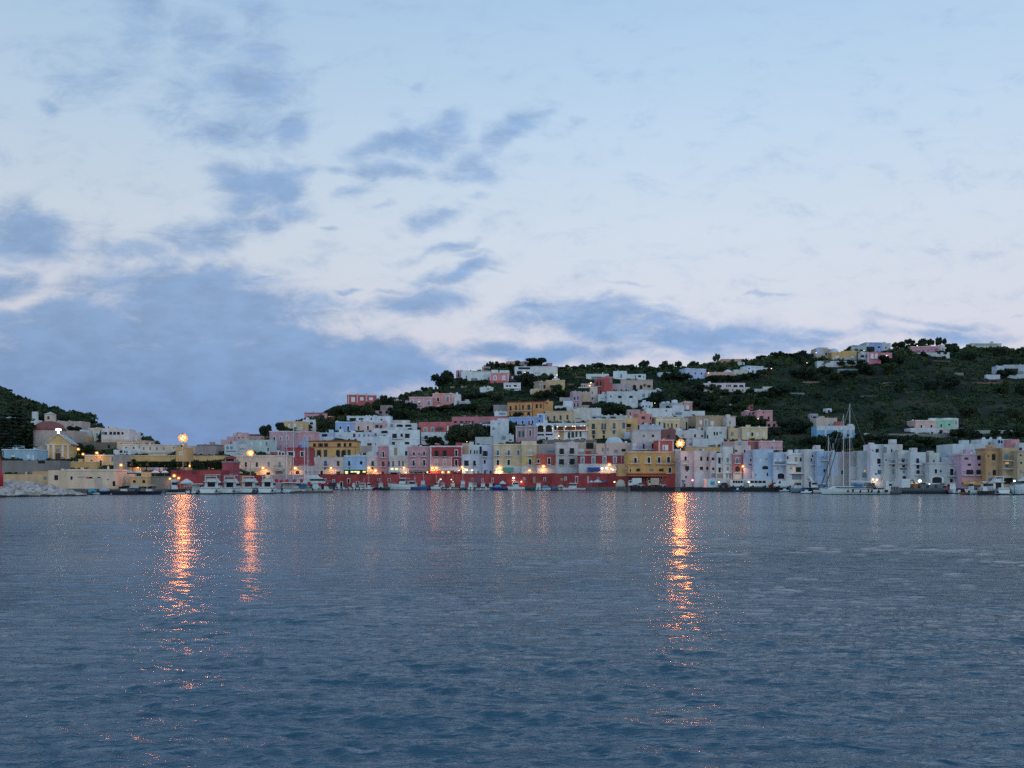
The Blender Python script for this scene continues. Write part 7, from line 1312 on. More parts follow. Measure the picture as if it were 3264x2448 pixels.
vehicle('small white container truck| near the red base doorway', 60, 410, 625, 'truck', CANVBG, 'L', D=291)
vehicle('grey pickup car| below the beige doorway of the red base', 430, 650, 640, 'car', SILV, 'R', D=291)
crop('b11')
vehicle('dark hatchback| in front of the pale blue ticket kiosk', 330, 620, 655, 'car', DARKC, 'L', D=281)
vehicle('white minibus| with a red tail light on the right quay', 690, 1110, 650, 'bus', WHITEP, 'L', D=282)
vehicle('long white coach| with many small windows beside the kiosk', 1290, 1930, 655, 'bus', WHITEP, 'R', D=281)
vehicle('dark red car| left of the white delivery van', 1950, 2200, 660, 'car', REDC, 'L', D=277)
crop('b12')
vehicle('white delivery van| left of the low dark quayside trees', 120, 690, 655, 'van', WHITEP, 'L', D=272)
vehicle('pale car| hidden behind the navy motor boat', 750, 960, 600, 'car', SILV, 'L', D=266)
crop('b14')
vehicle('light blue car| parked behind the dark work barge', 410, 680, 700, 'car', LBLUE, 'R', D=246)
vehicle('dark car| behind the orange deck crane', 930, 1230, 700, 'car', DARKC, 'R', D=246)
vehicle('white car| right end of the row behind the work barge', 1480, 1780, 705, 'car', SILV, 'L', D=246)
# kiosks
def kiosk(label, k, x0, y0, x1, y1, col, D, sign=None, glassrow=None, lit=None):
    crop(k); t = house(label, x0, y0, x1, y1, col, [], D=D, yaw=0, th=4, par=.15, cat='kiosk', name='kiosk', ext=.6, fix=1)
    h_ = HOUSES[-1]; fc = Facade(SX(x0), SX(x1), SY(y1), D, 0)
    if sign: 
        l0, z1 = fc.loc(SX(sign[0]), SY(sign[1])); l1, z0 = fc.loc(SX(sign[2]), SY(sign[3])); MB().box(l0, l1, -.1, .05, z0, z1).build('sign_board', CANVT, t)
    if lit:
        for (a, b, c, d) in lit: l0, z1 = fc.loc(SX(a), SY(b)); l1, z0 = fc.loc(SX(c), SY(d)); MB().box(l0, l1, -.12, .02, z0, z1).build('lit_panel', YGREEN, t)
    return t
kiosk('white ticket kiosk| with a square turquoise sign on the right quay', 'b10', 1930, 360, 2560, 665, 'aab2c0', 284, sign=(2060, 445, 2185, 555))
kiosk('pale blue ticket kiosk| with a dark blue sign behind the white coach', 'b11', 1130, 370, 1690, 640, '9fb8c4', 285, sign=(1415, 460, 1550, 510))
kiosk('cream awning stall| behind the white minibus', 'b11', 460, 380, 1080, 600, 'b0aca2', 285)
kiosk('white stall| right of the pale blue ticket kiosk', 'b11', 1690, 385, 2010, 620, 'b0aead', 284)
kiosk('white harbour kiosk| behind the work barge', 'b14', 100, 450, 460, 650, 'a9b2bc', 249)
kiosk('long grey awning stall| with a bright white lamp behind the orange crane', 'b14', 600, 470, 1260, 640, '9aa09c', 250)
crop('D')
t = kiosk('dark green framed bar front| with glowing yellow green lamps over the red quay wall', 'D', 632, 1186, 962, 1264, '26342f', D0(SX(800)) - 1.2, lit=[(645, 1206, 688, 1228), (728, 1206, 768, 1226), (775, 1205, 812, 1224), (815, 1206, 860, 1230), (905, 1204, 948, 1226), (650, 1230, 685, 1246), (820, 1232, 850, 1246)])
def parasol(label, k, x, ytop, yrim, w, D, mat=CANVW, group=None, zb=None):
    crop(k); px = SX(x); R = w / CUR[2] / F * D / 2; z1, z0 = Zat(SY(ytop), D), Zat(SY(yrim), D)
    zb = zb if zb is not None else z0 - 2.1
    t = empty('parasol', (Xat(px, D), D, zb)); tag(t, label, 'parasol', group)
    MB().tube((0, 0, 0), (0, 0, z1 - zb - .05), .05, n=6).build('pole', STEEL, t)
    MB().lathe((0, 0, 0), [(R, z0 - zb - .22), (R, z0 - zb), (.05, z1 - zb)], 8).build('canopy', mat, t)
for i, (x, w_, mt, lb) in enumerate(((60, 160, CANV, 'grey domed cafe parasol at the left end of the cafe terrace'), (220, 150, CANVW, 'white cafe parasol second on the cafe terrace'), (490, 150, CANVW, 'white cafe parasol third on the cafe terrace above the grey wall'), (650, 130, CANVW, 'white cafe parasol right end of the cafe terrace by the red warehouse'))):
    parasol(lb, 'B', x, 1138 if i else 1125, 1168, w_, 259, mt, 'cafe parasols by the promenade')
parasol('glowing cream cafe parasol beside the watchtower', 'b3', 780, 115, 165, 320, 285, CANVBG)
parasol('small white quay parasol left of the wide one, red wall', 'b9', 250, 415, 460, 150, 312, CANVW, 'white parasols on the quay', 1.1)
parasol('wide white quay parasol in front of the red wall', 'b9', 450, 380, 460, 310, 314, CANVW, 'white parasols on the quay', 1.1)
parasol('blue quay parasol right of the wide white parasol', 'b9', 690, 400, 460, 160, 314, CANVB, 'white parasols on the quay', 1.1)
parasol('red quay parasol behind the teal covered boat', 'b7', 1220, 410, 490, 150, 331, CANVR, None, 1.1)
parasol('white quay parasol with a rounded top near the white wall lamp', 'b7', 1430, 420, 510, 230, 331, CANVW, None, 1.1)
parasol('orange terrace parasol in front of the candy pink house', 'b15', 560, 420, 540, 560, 232, CANVO, None, 1.1)
def tent(label, k, x0, x1, ya, ye, yb, D, mat):
    crop(k); w = (SX(x1) - SX(x0)) / F * D; zb = max(1.1, Zat(SY(yb), D)); za, ze = Zat(SY(ya), D), Zat(SY(ye), D)
    t = empty('gazebo_tent', (Xat(SX((x0 + x1) / 2), D), D, zb)); tag(t, label, 'tent')
    h2 = w / 2
    MB().add([(-h2, -h2, ze - zb), (h2, -h2, ze - zb), (h2, h2, ze - zb), (-h2, h2, ze - zb), (0, 0, za - zb), (-h2, -h2, ze - zb - .3), (h2, -h2, ze - zb - .3), (h2, h2, ze - zb - .3), (-h2, h2, ze - zb - .3)], [(0, 1, 4), (1, 2, 4), (2, 3, 4), (3, 0, 4), (0, 5, 6, 1), (1, 6, 7, 2), (2, 7, 8, 3), (3, 8, 5, 0)]).build('canopy', mat, t)
    m = MB()
    for sx in (-1, 1):
        for sy in (-1, 1): m.tube((sx * h2 * .96, sy * h2 * .96, 0), (sx * h2 * .96, sy * h2 * .96, ze - zb), .05, n=5)
    m.build('frame', STEEL, t)
    MB().box(-h2 * .9, h2 * .9, h2 * .85, h2 * .9, .2, ze - zb - .3).build('back_panel', mat, t)
tent('white pyramid tent| in front of the dark red warehouse', 'b2', 1000, 1310, 350, 480, 640, 248, CANVW)
tent('small beige tent| glowing under the red quay lamps', 'b2', 665, 895, 350, 430, 560, 248, CANVBG)
crop('b9')
Dd = 302; t = empty('dome_shelter', (Xat(SX(1225), Dd), Dd + 2.2, 1.15)); tag(t, 'cream dome shelter half open on the quay before the red wall', 'shelter')
Rw = (SX(1400) - SX(1050)) / F * Dd / 2; Hd = Zat(SY(380), Dd) - 1.15
MB().lathe((0, 0, 0), [(Rw * math.cos(a * math.pi / 16), Hd * math.sin(a * math.pi / 16) ** .8) for a in range(8)] + [(.03, Hd)], 18).build('canopy', flat('cream_canvas', (.55, .46, .38), .8), t, True)
MB().box(Rw * .55, Rw * 1.06, -1.1, 1.1, 0, Hd * .62).build('side_panel', WOODH, t)

# ================================================================= lamps
SODC, WARMC, COOLC = (1.0, .47, .13), (1.0, .70, .38), (.95, 1.0, .92)
def light(parent, loc, power, color, r, tilt):      # a shaded lamp: tilt 25 throws light down and back at the wall, -75 is a floodlight aimed out over the harbour
    l = bpy.data.lights.new('lamp_light', 'SPOT'); l.energy = power; l.color = color; l.shadow_soft_size = r; l.spot_size = math.radians(170); l.spot_blend = .25
    o = bpy.data.objects.new('lamp_light', l); COL.objects.link(o); o.parent = parent; o.location = loc; o.rotation_euler = (math.radians(tilt), 0, 0)
def mast_lamp(label, k, x, y, yb, D, R, power):
    crop(k); px = SX(x); z = Zat(SY(y), D); zb = max(1.1, Zat(SY(yb), D))
    t = empty('lamp_mast', (Xat(px, D), D, zb)); tag(t, label, 'street lamp', 'tall harbour lamp masts')
    h_ = z - zb
    MB().tube((0, 0, -.3), (0, 0, h_), .14, .07, 10).build('pole', STEEL, t)
    m = MB().lathe((0, 0, 0), [(.2, h_ + R + .02), (R * .3, h_ + R + .1), (R * .3, h_ + R + .18), (.2, h_ + R + .4)], 16); m.build('lamp_crown', STEEL, t)
    MB().ball((0, 0, h_ + .05), R * .66, 14, 10).build('lamp_core', SODIUM, t, True)
    for i in range(22):      # dim orange balls added round the core to imitate its halo
        a = i * 2.4; e = math.asin(-.92 + 1.84 * (i + .5) / 22)
        MB().ball((R * .95 * math.cos(a) * math.cos(e), R * .95 * math.sin(a) * math.cos(e), h_ + .05 + R * .95 * math.sin(e)), R * random.uniform(.2, .34), 8, 6, .9).build('halo_ball', HALO_GLOW, t, True)
    light(t, (0, -.3, h_ - R * 1.2), power * 1.3, (1, .27, .05), 1.5, -72); light(t, (0, 0, h_ - R * 1.2), power * .06, SODC, .3, 10)
mast_lamp('tall lamp mast glowing orange before the ochre clock gate tower', 'B', 950, 606, 1138, 268, 1.15, 5200)
mast_lamp('tall lamp mast glowing orange over the long cream quay house', 'C', 612, 855, 1225, 284, 1.0, 1300)
mast_lamp('tall lamp mast glowing orange between the yellow red house and the lilac house', 'G', 1143, 800, 1450, 289, 1.2, 6000)
LAMPK = 1.0
def wall_lamp(label, k, x, y, D, r, power, col=SODC, mat=None, pole=None, cat='lamp', group='street lamps along the town'):
    crop(k); px, py = SX(x), SY(y)
    z = Zat(py, D)
    if pole is None:
        t = empty('wall_lamp', (Xat(px, D), D, z)); tag(t, label, cat, group)
        MB().box(-.05, .05, 0, 1.6, r * .7, r * .7 + .08).build('bracket', IRON, t)
    else:
        t = empty('street_lamp', (Xat(px, D), D, z)); tag(t, label, cat, group)
        MB().tube((0, 0, -pole), (0, 0, -r * .6), .07, .05, 6).build('pole', IRON, t)
    g = MB().ball((0, 0, 0), r * (.72 if mat is None else .9), 10, 6, .8).build('lamp_bulb', mat or SODIUM, t, True)
    if mat is None: MB().ball((0, 0, 0), r * 1.4, 12, 8, .95).build('lamp_halo', LAMP_HALO, t, True)  # shell added round the bulb as its bloom
    if power: light(t, (0, -.0, -r * 1.2 - .2), power * LAMPK, col, .22, 28)
Q = lambda px: D0(px) - 1.7
def house_D(px, py, fb):
    c = [HD for (a, b, c_, d, HD, th, s_, o) in HOUSES if a - 4 < px < c_ + 4 and b - 8 < py < d + 8]
    return (min(c) - 1.7) if c else fb
for k, x, y, r, p, lb in (('D', 438, 1162, .5, 170, 'orange lamp on the cream block under the yellow hotel'), ('D', 995, 1158, .6, 200, 'orange lamp between the pastel blue house and the narrow cream house'), ('D', 1090, 1198, .62, 150, 'big yellow lamp low over the bar right of the green framed front'), ('D', 178, 1212, .62, 90, 'deep orange oval lantern below the yellow hotel left end'), ('D', 1510, 1155, .45, 150, 'orange lamp between white and cream house and faded pink house'),
                      ('E', 452, 1158, .6, 200, 'left one of two bright lamps under the crimson and salmon house'), ('E', 510, 1160, .6, 120, 'right one of two bright lamps under the crimson and salmon house'), ('E', 888, 1145, .42, 150, 'orange lamp at the right edge of the crimson and salmon house'), ('E', 1440, 1160, .8, 260, 'brightest lamp left of the green awning'), ('E', 1400, 1180, .5, 60, 'yellow lamp left of the brightest one by the green awning'),
                      ('F', 608, 1138, .6, 220, 'orange lamp on the orange red house'), ('F', 405, 1196, .5, 120, 'pale yellow lamp under the end bay of the long yellow house'), ('F', 1240, 1118, .5, 170, 'orange lamp above the blue awning left end'), ('F', 1575, 1112, .55, 190, 'orange lamp right of the blue awning'), ('C', 820, 1098, .5, 190, 'orange lamp on the long cream quay house'), ('C', 1355, 1102, .6, 190, 'orange lamp under the crimson house by the masts'), ('H', 592, 1136, .42, 120, 'orange lamp between coral pink house and lavender rose house')):
    crop(k); px = SX(x); D = Q(px)
    if k == 'C': D = house_D(px, SY(y), 290)
    wall_lamp(lb, k, x, y, D, r, p)
for k, x, y, D, r, p, lb in (('A', 490, 1000, 322, .42, 110, 'orange lamp left of the church side aisle'), ('A', 935, 1010, 318, .36, 80, 'small orange lamp at the right corner of the church'), ('A', 1035, 962, 322, .5, 160, 'brightest orange lamp right of the church'), ('A', 1097, 1027, 300, .42, 90, 'orange lamp low beside the dark garden tree'), ('A', 1280, 1012, 300, .46, 130, 'orange lamp above the ochre annex'), ('A', 1600, 1172, 258, .46, 120, 'orange lamp in front of the grey tower house'),
                         ('B', 1055, 1062, 279, .42, 130, 'orange lamp in the gap of the promenade tree row'), ('B', 205, 1080, 276, .5, 140, 'orange lamp glowing under the left promenade trees'), ('B', 632, 1062, 275, .36, 90, 'orange lamp under the sixth promenade tree'), ('B', 1440, 1085, 276, .4, 110, 'orange lamp under the right promenade trees'), ('C', 418, 1070, 281, .42, 160, 'orange lamp lighting the tree right of the watchtower'), ('B', 805, 1226, 252, .42, 110, 'bright lamp above the small beige tent'), ('B', 735, 1275, 252, .3, 40, 'small lamp left of the small beige tent'), ('B', 878, 1265, 252, .36, 90, 'lamp right of the small beige tent')):
    crop(k)
    if D > 256: D = min(land_D(SX(x), SY(y) + 22), house_D(SX(x), SY(y), 999))
    wall_lamp(lb, k, x, y, D, r, p, pole=3.4 if D > 255 else 2.4)
for k, x, y, D, r, p, col, mat, lb in (('F', 712, 1310, 328, .62, 150, WARMC, COOL, 'left one of twin white globe lamps on the red wall'), ('F', 785, 1308, 328, .62, 150, WARMC, COOL, 'right one of twin white globe lamps on the red wall'), ('F', 170, 1308, 331, .5, 90, WARMC, COOL, 'white globe lamp on the red wall below the green awning'), ('E', 573, 1325, 333, .34, 60, WARMC, WARM, 'white lamp over a boat below the salmon facade'), ('G', 178, 1365, 306, .3, 40, SODC, SODIUM, 'small orange lamp beside the cream dome shelter'), ('G', 1325, 1340, 288, .34, 40, (1, .1, .1), REDGL, 'red glowing lamp on a pole before the lilac white house'),
                                  ('H', 238, 1366, 280, .28, 30, SODC, SODIUM, 'small orange lamp right of the white ticket kiosk'), ('H', 674, 1366, 280, .3, 30, WARMC, WARM, 'small warm lamp on the pale blue ticket kiosk'), ('I', 1300, 1281, 268, .34, 30, COOLC, COOL, 'white lamp beside the green bushy tree between tenements'), ('I', 1025, 1328, 268, .34, 40, WARMC, WARM, 'left one of two pale lamps at the foot of the tall white tenement'), ('I', 1085, 1332, 268, .38, 40, WARMC, WARM, 'right one of two pale lamps at the foot of the tall white tenement'), ('I', 1550, 1384, 248, .26, 20, SODC, SODIUM, 'small warm lamp left of the long grey awning stall'), ('J', 128, 1350, 248.5, .5, 60, COOLC, COOL, 'large bright white lamp on the long grey awning stall'), ('J', 270, 1397, 247, .24, 20, COOLC, COOL, 'small white lamp at the right end of the long grey awning stall'), ('b15', 1905, 435, 205, .24, 12, (.3, 1, .85), glow('green_glow', (.35, 1, .85), 8), 'turquoise navigation lamp on the excursion boat'), ('b6', 1850, 455, 331, .2, 10, (.7, 1, .2), YGREEN, 'small green lamp on the red wall'), ('b6', 1795, 390, 331, .24, 20, WARMC, WARM, 'small warm lamp in an arched red wall window'), ('b7', 2030, 455, 330, .3, 30, SODC, SODIUM, 'orange lamp on the quay right of the white globe')):
    wall_lamp(lb, k, x, y, D, r, p, col, mat, pole=max(.8, Zat(SY(y), D) - 1.1))
# string of restaurant lamps on the hill and scattered house lamps
for k, x, y, dD, r, p, mat, lb in (('F', 815, 556, -1.5, .26, 26, WARM, 'terrace lamp one, left end of the white restaurant'), ('F', 934, 551, -1.5, .34, 34, WARM, 'large terrace lamp left of the middle of the white restaurant'), ('F', 1040, 546, -1.5, .3, 26, WARM, 'left of two close terrace lamps of the white restaurant'), ('F', 1072, 546, -1.5, .3, 20, WARM, 'right of two close terrace lamps of the white restaurant'), ('F', 1160, 542, -1.5, .3, 26, WARM, 'terrace lamp near the right end of the white restaurant'), ('F', 1212, 540, -1.5, .32, 30, WARM, 'terrace lamp at the right end of the white restaurant'), ('F', 836, 690, -1.5, .32, 40, WARM, 'lamp on the yellow panel of the white restaurant'), ('F', 618, 572, -1.5, .22, 14, WARM, 'small lamp between the arches of the white arcade house'), ('F', 740, 574, -1.5, .22, 14, WARM, 'small lamp right of the arches of the white arcade house')):
    crop(k); px = SX(x); wall_lamp(lb, k, x, y, house_D(px, SY(y), 390), r, p, WARMC, mat, group='lamps of the hillside houses')
for k, x, y, D, r, lb in (('E', 958, 772, 362, .26, 'small yellow lamp above the tan chimney block'), ('G', 768, 207, 428, .34, 'yellow lamp in front of the black egg shaped tree'), ('H', 812, 440, 398, .42, 'white lamp on the old pink villa'), ('L', 575, 535, 553, .44, 'warm lamp in the arch of the white loggia house'), ('L', 812, 628, 545, .4, 'warm lamp at the end of the maroon terrace wall'), ('L', 1330, 655, 545, .36, 'warm lamp under the big blank white house'), ('L', 1385, 595, 548, .34, 'greenish lamp at the corner of the big blank white house'), ('M', 320, 740, 478, .46, 'upper warm lamp of the lit patio house'), ('M', 295, 808, 478, .36, 'lower warm lamp of the lit patio house'), ('N', 877, 492, 548, .36, 'warm lamp at the left end of the long peach cottage'), ('N', 1985, 412, 552, .38, 'warm lamp right of the blue sided white house'), ('O', 672, 356, 628, .36, 'warm lamp on the pale blue and tan house'), ('O', 508, 535, 590, .42, 'yellow lamp alone on the slope left of the hilltop hamlet'), ('O', 512, 437, 615, .36, 'yellow green lamp on the ridge left of the hilltop hamlet'), ('O', 1915, 405, 617, .42, 'orange lamp on the pink low wing'), ('O', 1515, 320, 645, .34, 'greenish lamp below the royal blue skyline house'), ('P', 292, 205, 636, .42, 'orange lamp on the roof of the long pink villa'), ('E', 257, 185, 443, .26, 'small greenish lamp at the long pink villa middle window')):
    crop(k); D = house_D(SX(x), SY(y), land_D(SX(x), SY(y) + 8) - 1)
    wall_lamp(lb, k, x, y, D, r, 0, WARMC, WARM, pole=1.6, group='lamps of the hillside houses')
# bright shop fronts and restaurant lights above the red wall
crop('F')
for i, (x, y, r) in enumerate(((1470, 1165, .5), (1540, 1160, .5), (1605, 1170, .38), (1632, 1185, .36), (1708 - 20, 1180, .4))):
    wall_lamp('white restaurant lamp ' + ('at the left end of the cluster by the blue awning', 'second in the cluster by the blue awning', 'third, yellowish, right of the blue awning', 'fourth, yellowish and lower, right of the blue awning', 'last in the cluster by the white gable wall')[i], 'F', x, y, Q(SX(x)), r, 45, WARMC, WARM if i in (2, 3) else COOL, group='restaurant lamps by the blue awning')
crop('E')
for i, (x, y, r) in enumerate(((600, 1222, .36), (690, 1220, .36), (845, 1195, .3), (955, 1185, .45), (1035, 1190, .28), (378, 1222, .3), (60, 1225, .34))):
    wall_lamp('warm cafe lamp ' + ('below the salmon facade', 'right of the one below the salmon facade', 'under the crimson lower window', 'glowing mint white by the plain white house', 'small and greenish right of the mint white one', 'under the faded pink house awning', 'left end under the faded pink house')[i], 'E', x, y, Q(SX(x)), r, 30, (.8, 1, .85) if i in (3, 4) else WARMC, COOL if i in (3, 4) else WARM, group='cafe lamps under the front row')
# roof aerials
AER = 0
for k, x, y0, y1 in (('D', 920, 50, 82), ('D', 1492, 0, 110), ('K', 1020, 390, 480), ('K', 1470, 225, 390), ('L', 165, 160, 250), ('L', 320, 180, 250), ('C', 1405, 215, 280), ('B', 175, 550, 570), ('M', 1110, 400, 460)):
    crop(k); px = SX(x); D = land_D(px, SY(y1)) ; z1, z0 = Zat(SY(y0), D), Zat(SY(y1), D)
    rel, short = near_house(px, SY(y1))
    t = MB().tube((0, 0, -1.0), (0, 0, z1 - z0), .06, .03, 5).tube((-.5, 0, (z1 - z0) * .8), (.5, 0, (z1 - z0) * .8), .02, n=4).tube((-.35, 0, (z1 - z0) * .6), (.35, 0, (z1 - z0) * .6), .02, n=4).build('aerial', STEEL)
    t.location = (Xat(px, D), D, z0); tag(t, ' '.join(f'thin rooftop aerial {rel} the {short}'.split()[:16]), 'aerial', 'rooftop aerials')
SKY_BEHIND_BOOST = (1.16, 1.36, 1.30)
# ================================================================= sky, light, camera
w = bpy.data.worlds.new('World'); scn.world = w; w.use_nodes = True
nt = w.node_tree; nt.nodes.clear(); N, L = nt.nodes, nt.links
out = N.new('ShaderNodeOutputWorld'); bg = N.new('ShaderNodeBackground'); bg2 = N.new('ShaderNodeBackground'); addsh = N.new('ShaderNodeAddShader')
tc = N.new('ShaderNodeTexCoord'); sx = N.new('ShaderNodeSeparateXYZ'); L.new(tc.outputs['Generated'], sx.inputs[0])
def math_(op, a, b=None, c=None):
    n = N.new('ShaderNodeMath'); n.operation = op
    for i, v in enumerate((a, b, c)):
        if v is None: continue
        if isinstance(v, (int, float)): n.inputs[i].default_value = v
        else: L.new(v, n.inputs[i])
    return n.outputs[0]
def mrange(v, a, b, c, d, smooth=True):
    n = N.new('ShaderNodeMapRange'); n.interpolation_type = 'SMOOTHSTEP' if smooth else 'LINEAR'
    L.new(v, n.inputs['Value'])
    for k, x in zip(('From Min', 'From Max', 'To Min', 'To Max'), (a, b, c, d)): n.inputs[k].default_value = x
    return n.outputs[0]
ydir = math_('MAXIMUM', sx.outputs['Y'], 0.08)
u = math_('DIVIDE', sx.outputs['X'], ydir); v = math_('DIVIDE', sx.outputs['Z'], ydir)
uv = N.new('ShaderNodeCombineXYZ'); L.new(u, uv.inputs[0]); L.new(v, uv.inputs[1])
# clear dusk sky by elevation
elev = math_('ARCSINE', sx.outputs['Z'])
ramp = N.new('ShaderNodeValToRGB'); L.new(mrange(elev, -.05, 1.5, 0, 1, False), ramp.inputs[0])
def C4(h): return (*hexlin(h), 1)
els = [(-.05, '7f8fae'), (0.0, 'ccc6da'), (.10, 'd9d5e6'), (.17, 'dce0ef'), (.26, 'd6e3f3'), (.36, 'c6def6'), (.47, 'b3d3f2'), (.62, '98c4ec'), (1.0, '6f9fd6'), (1.5, '5a88c4')]
e = ramp.color_ramp.elements
while len(e) < len(els): e.new(.5)
for el, (a, h_) in zip(e, els): el.position = (a + .05) / 1.55; el.color = C4(h_)
side = mrange(sx.outputs['X'], -.55, .25, .88, 1.0, True)
skyc = N.new('ShaderNodeVectorMath'); skyc.operation = 'SCALE'; L.new(ramp.outputs[0], skyc.inputs[0]); L.new(side, skyc.inputs['Scale'])
# cloud masses
CL = [(430, 60, 150, 90, -30, 0.76), (640, 110, 130, 130, -50, 0.85), (800, 250, 190, 170, 30, 1.04), (830, 60, 130, 90, 40, 0.73), (730, 400, 170, 90, -15, 0.98), (270, 210, 190, 90, 10, 0.67), (180, 310, 70, 26, 15, 0.85), (930, 400, 90, 60, -10, 0.98), (560, 330, 150, 120, 20, 0.67), (830, 575, 150, 80, -15, 1.4), (930, 520, 90, 40, -5, 0.98), (930, 660, 90, 50, 10, 1.1), (640, 730, 260, 60, -8, 1.04), (440, 790, 160, 46, -5, 0.88), (850, 690, 70, 30, 0, 0.98), (520, 815, 120, 24, 0, 0.77), (1330, 440, 190, 50, -10, 1.32), (1420, 395, 90, 55, -15, 1.21), (1230, 530, 110, 36, 5, 1.16), (1480, 500, 110, 50, 20, 0.99), (1630, 410, 140, 40, -18, 1.04), (1720, 385, 50, 24, -15, 0.88), (1130, 595, 95, 34, -10, 0.94), (1410, 685, 90, 44, -12, 1.04), (1290, 720, 80, 18, 0, 0.66), (1100, 510, 60, 22, 0, 0.77), (1510, 610, 34, 24, 0, 0.77), (1255, 648, 30, 10, 0, 0.66), (1040, 730, 44, 10, 0, 0.66), (60, 730, 220, 100, 8, 1.52), (10, 890, 110, 50, 5, 1.55), (210, 800, 130, 40, -5, 0.77), (590, 905, 330, 85, -3, 1.78), (680, 1000, 420, 110, 3, 1.94), (250, 1060, 420, 90, -4, 1.78), (100, 1000, 200, 40, -4, 1.55), (250, 1330, 1050, 300, 0, 2.63), (1000, 1170, 520, 85, 4, 2.09), (850, 1080, 300, 60, 5, 1.71), (860, 870, 70, 14, -10, 1.08), (1330, 960, 210, 44, -8, 1.26), (1430, 885, 150, 28, -12, 1.14), (1400, 810, 120, 20, -3, 0.88), (1480, 835, 90, 12, 2, 0.77), (1250, 930, 90, 16, -5, 0.96), (1100, 925, 60, 10, 0, 0.93), (1560, 880, 60, 8, 0, 0.6), (1940, 1015, 360, 62, 2, 1.38), (2200, 1075, 480, 58, 3, 1.44), (1830, 965, 280, 22, -6, 1.08), (1880, 945, 70, 20, -25, 0.96), (1700, 1130, 380, 48, 0, 1.44), (2150, 1000, 150, 18, 0, 0.96), (2080, 965, 80, 16, 0, 0.9), (2000, 893, 80, 10, 0, 0.78), (2560, 1065, 260, 28, 4, 0.96), (2960, 1030, 200, 16, 2, 0.78), (3050, 1075, 300, 26, 0, 0.9), (2500, 900, 60, 7, 0, 0.54), (2440, 945, 40, 6, 0, 0.54), (3240, 985, 60, 8, 0, 0.6), (1350, 265, 40, 24, -30, 0.55), (1830, 395, 30, 12, -10, 0.55), (400, 980, 60, 16, 0, 0.93)]
wn = N.new('ShaderNodeTexNoise'); wn.inputs['Scale'].default_value = 9; wn.inputs['Detail'].default_value = 5; L.new(uv.outputs[0], wn.inputs['Vector'])
ws = N.new('ShaderNodeVectorMath'); ws.operation = 'SUBTRACT'; ws.inputs[1].default_value = (.5, .5, .5); L.new(wn.outputs['Color'], ws.inputs[0])
wm = N.new('ShaderNodeVectorMath'); wm.operation = 'MULTIPLY'; wm.inputs[1].default_value = (.12, .07, 0); L.new(ws.outputs[0], wm.inputs[0])
wa = N.new('ShaderNodeVectorMath'); wa.operation = 'ADD'; L.new(uv.outputs[0], wa.inputs[0]); L.new(wm.outputs[0], wa.inputs[1])
acc = None
for px, py, rx, ry, an, s in CL:
    mp = N.new('ShaderNodeMapping'); mp.vector_type = 'TEXTURE'
    mp.inputs['Location'].default_value = ((px - CX) / F, (HY - py) / F, 0); mp.inputs['Rotation'].default_value = (0, 0, -math.radians(an)); mp.inputs['Scale'].default_value = (rx / F * 1.25, ry / F * 1.25, 1)
    L.new(wa.outputs[0], mp.inputs[0]); ln = N.new('ShaderNodeVectorMath'); ln.operation = 'LENGTH'; L.new(mp.outputs[0], ln.inputs[0])
    o = mrange(ln.outputs['Value'], 0.15, 1.25, s, 0, True)
    acc = o if acc is None else math_('MAXIMUM', acc, o)
ns = N.new('ShaderNodeMapping'); ns.inputs['Scale'].default_value = (7.5, 16, 1); ns.inputs['Rotation'].default_value = (0, 0, .12); L.new(uv.outputs[0], ns.inputs[0])
n1 = N.new('ShaderNodeTexNoise'); n1.inputs['Scale'].default_value = 2.2; n1.inputs['Detail'].default_value = 10; n1.inputs['Roughness'].default_value = .68; n1.inputs['Distortion'].default_value = .35; L.new(ns.outputs[0], n1.inputs['Vector'])
dens = math_('ADD', acc, math_('MULTIPLY', math_('SUBTRACT', n1.outputs['Fac'], .5), 3.0))
cl = mrange(dens, -.1, 1.55, 0, 1, True)
front = mrange(sx.outputs['Y'], .1, .3, 0, 1); cl = math_('MULTIPLY', cl, front)
ccol = N.new('ShaderNodeValToRGB'); L.new(mrange(v, .08, .5, 0, 1, False), ccol.inputs[0])
e = ccol.color_ramp.elements; e[0].position = 0; e[0].color = C4('6c99d2'); e[1].position = 1; e[1].color = C4('98b8e2')
x = e.new(.25); x.color = C4('87a9d8')
n4 = N.new('ShaderNodeTexNoise'); n4.inputs['Scale'].default_value = 3.2; n4.inputs['Detail'].default_value = 7; n4.inputs['Roughness'].default_value = .6; L.new(ns.outputs[0], n4.inputs['Vector'])
cs = N.new('ShaderNodeVectorMath'); cs.operation = 'SCALE'; L.new(ccol.outputs[0], cs.inputs[0]); L.new(math_('MULTIPLY', mrange(sx.outputs['X'], -.5, .3, .9, 1.06), mrange(n4.outputs['Fac'], .3, .7, .9, 1.08)), cs.inputs['Scale'])
mix = N.new('ShaderNodeMix'); mix.data_type = 'RGBA'; L.new(math_('MULTIPLY', cl, .95), mix.inputs['Factor']); L.new(skyc.outputs[0], mix.inputs['A']); L.new(cs.outputs[0], mix.inputs['B'])
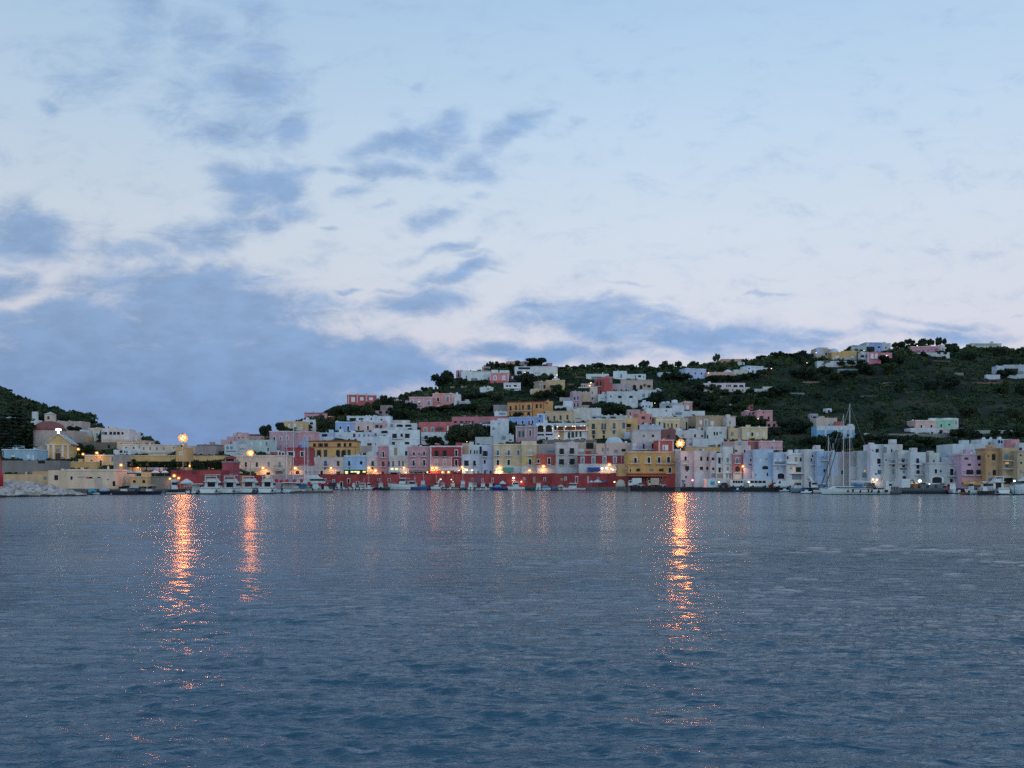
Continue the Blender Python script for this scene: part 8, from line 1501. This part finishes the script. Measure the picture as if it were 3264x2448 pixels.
# the sky behind the viewer is the dusk gradient, brightened and tinted to light the facades
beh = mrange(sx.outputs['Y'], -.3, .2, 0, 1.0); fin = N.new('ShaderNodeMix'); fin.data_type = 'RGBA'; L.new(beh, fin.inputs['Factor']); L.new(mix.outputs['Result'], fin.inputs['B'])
bl = N.new('ShaderNodeVectorMath'); bl.operation = 'MULTIPLY'; bl.inputs[1].default_value = SKY_BEHIND_BOOST; L.new(mix.outputs['Result'], bl.inputs[0]); L.new(bl.outputs[0], fin.inputs['A'])
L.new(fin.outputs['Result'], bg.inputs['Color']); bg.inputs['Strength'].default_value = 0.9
sk = N.new('ShaderNodeTexSky'); sk.sky_type = 'NISHITA'; sk.sun_disc = False; sk.sun_elevation = math.radians(1.5); sk.sun_rotation = math.radians(150)
L.new(sk.outputs[0], bg2.inputs['Color']); bg2.inputs['Strength'].default_value = 0.025
L.new(bg.outputs[0], addsh.inputs[0]); L.new(bg2.outputs[0], addsh.inputs[1]); L.new(addsh.outputs[0], out.inputs['Surface'])
w.cycles.sampling_method = 'MANUAL'; w.cycles.sample_map_resolution = 512
s = bpy.data.lights.new('afterglow', 'SUN'); s.energy = .12; s.angle = math.radians(40); s.color = (1, .94, .88)  # soft lamp added for the afterglow, the sun itself is down
so = bpy.data.objects.new('afterglow', s); COL.objects.link(so); so.rotation_euler = (math.radians(78), 0, math.radians(30))
cam = bpy.data.cameras.new('camera'); co = bpy.data.objects.new('camera', cam); COL.objects.link(co)
cam.sensor_width = 36; cam.lens = 36 * F / 3264; cam.shift_y = (HY - 1224) / 3264; cam.clip_end = 20000; cam.clip_start = .1
co.location = (0, 0, CH); co.rotation_euler = (math.radians(90), 0, 0); scn.camera = co
vs = scn.view_settings; vs.view_transform = 'Standard'; vs.look = 'None'; vs.exposure = 0; vs.gamma = 1
scn.cycles.max_bounces = 5; scn.cycles.diffuse_bounces = 2; scn.cycles.glossy_bounces = 3; scn.cycles.sample_clamp_indirect = 6; scn.cycles.use_denoising = False; scn.cycles.caustics_reflective = False; scn.cycles.caustics_refractive = False
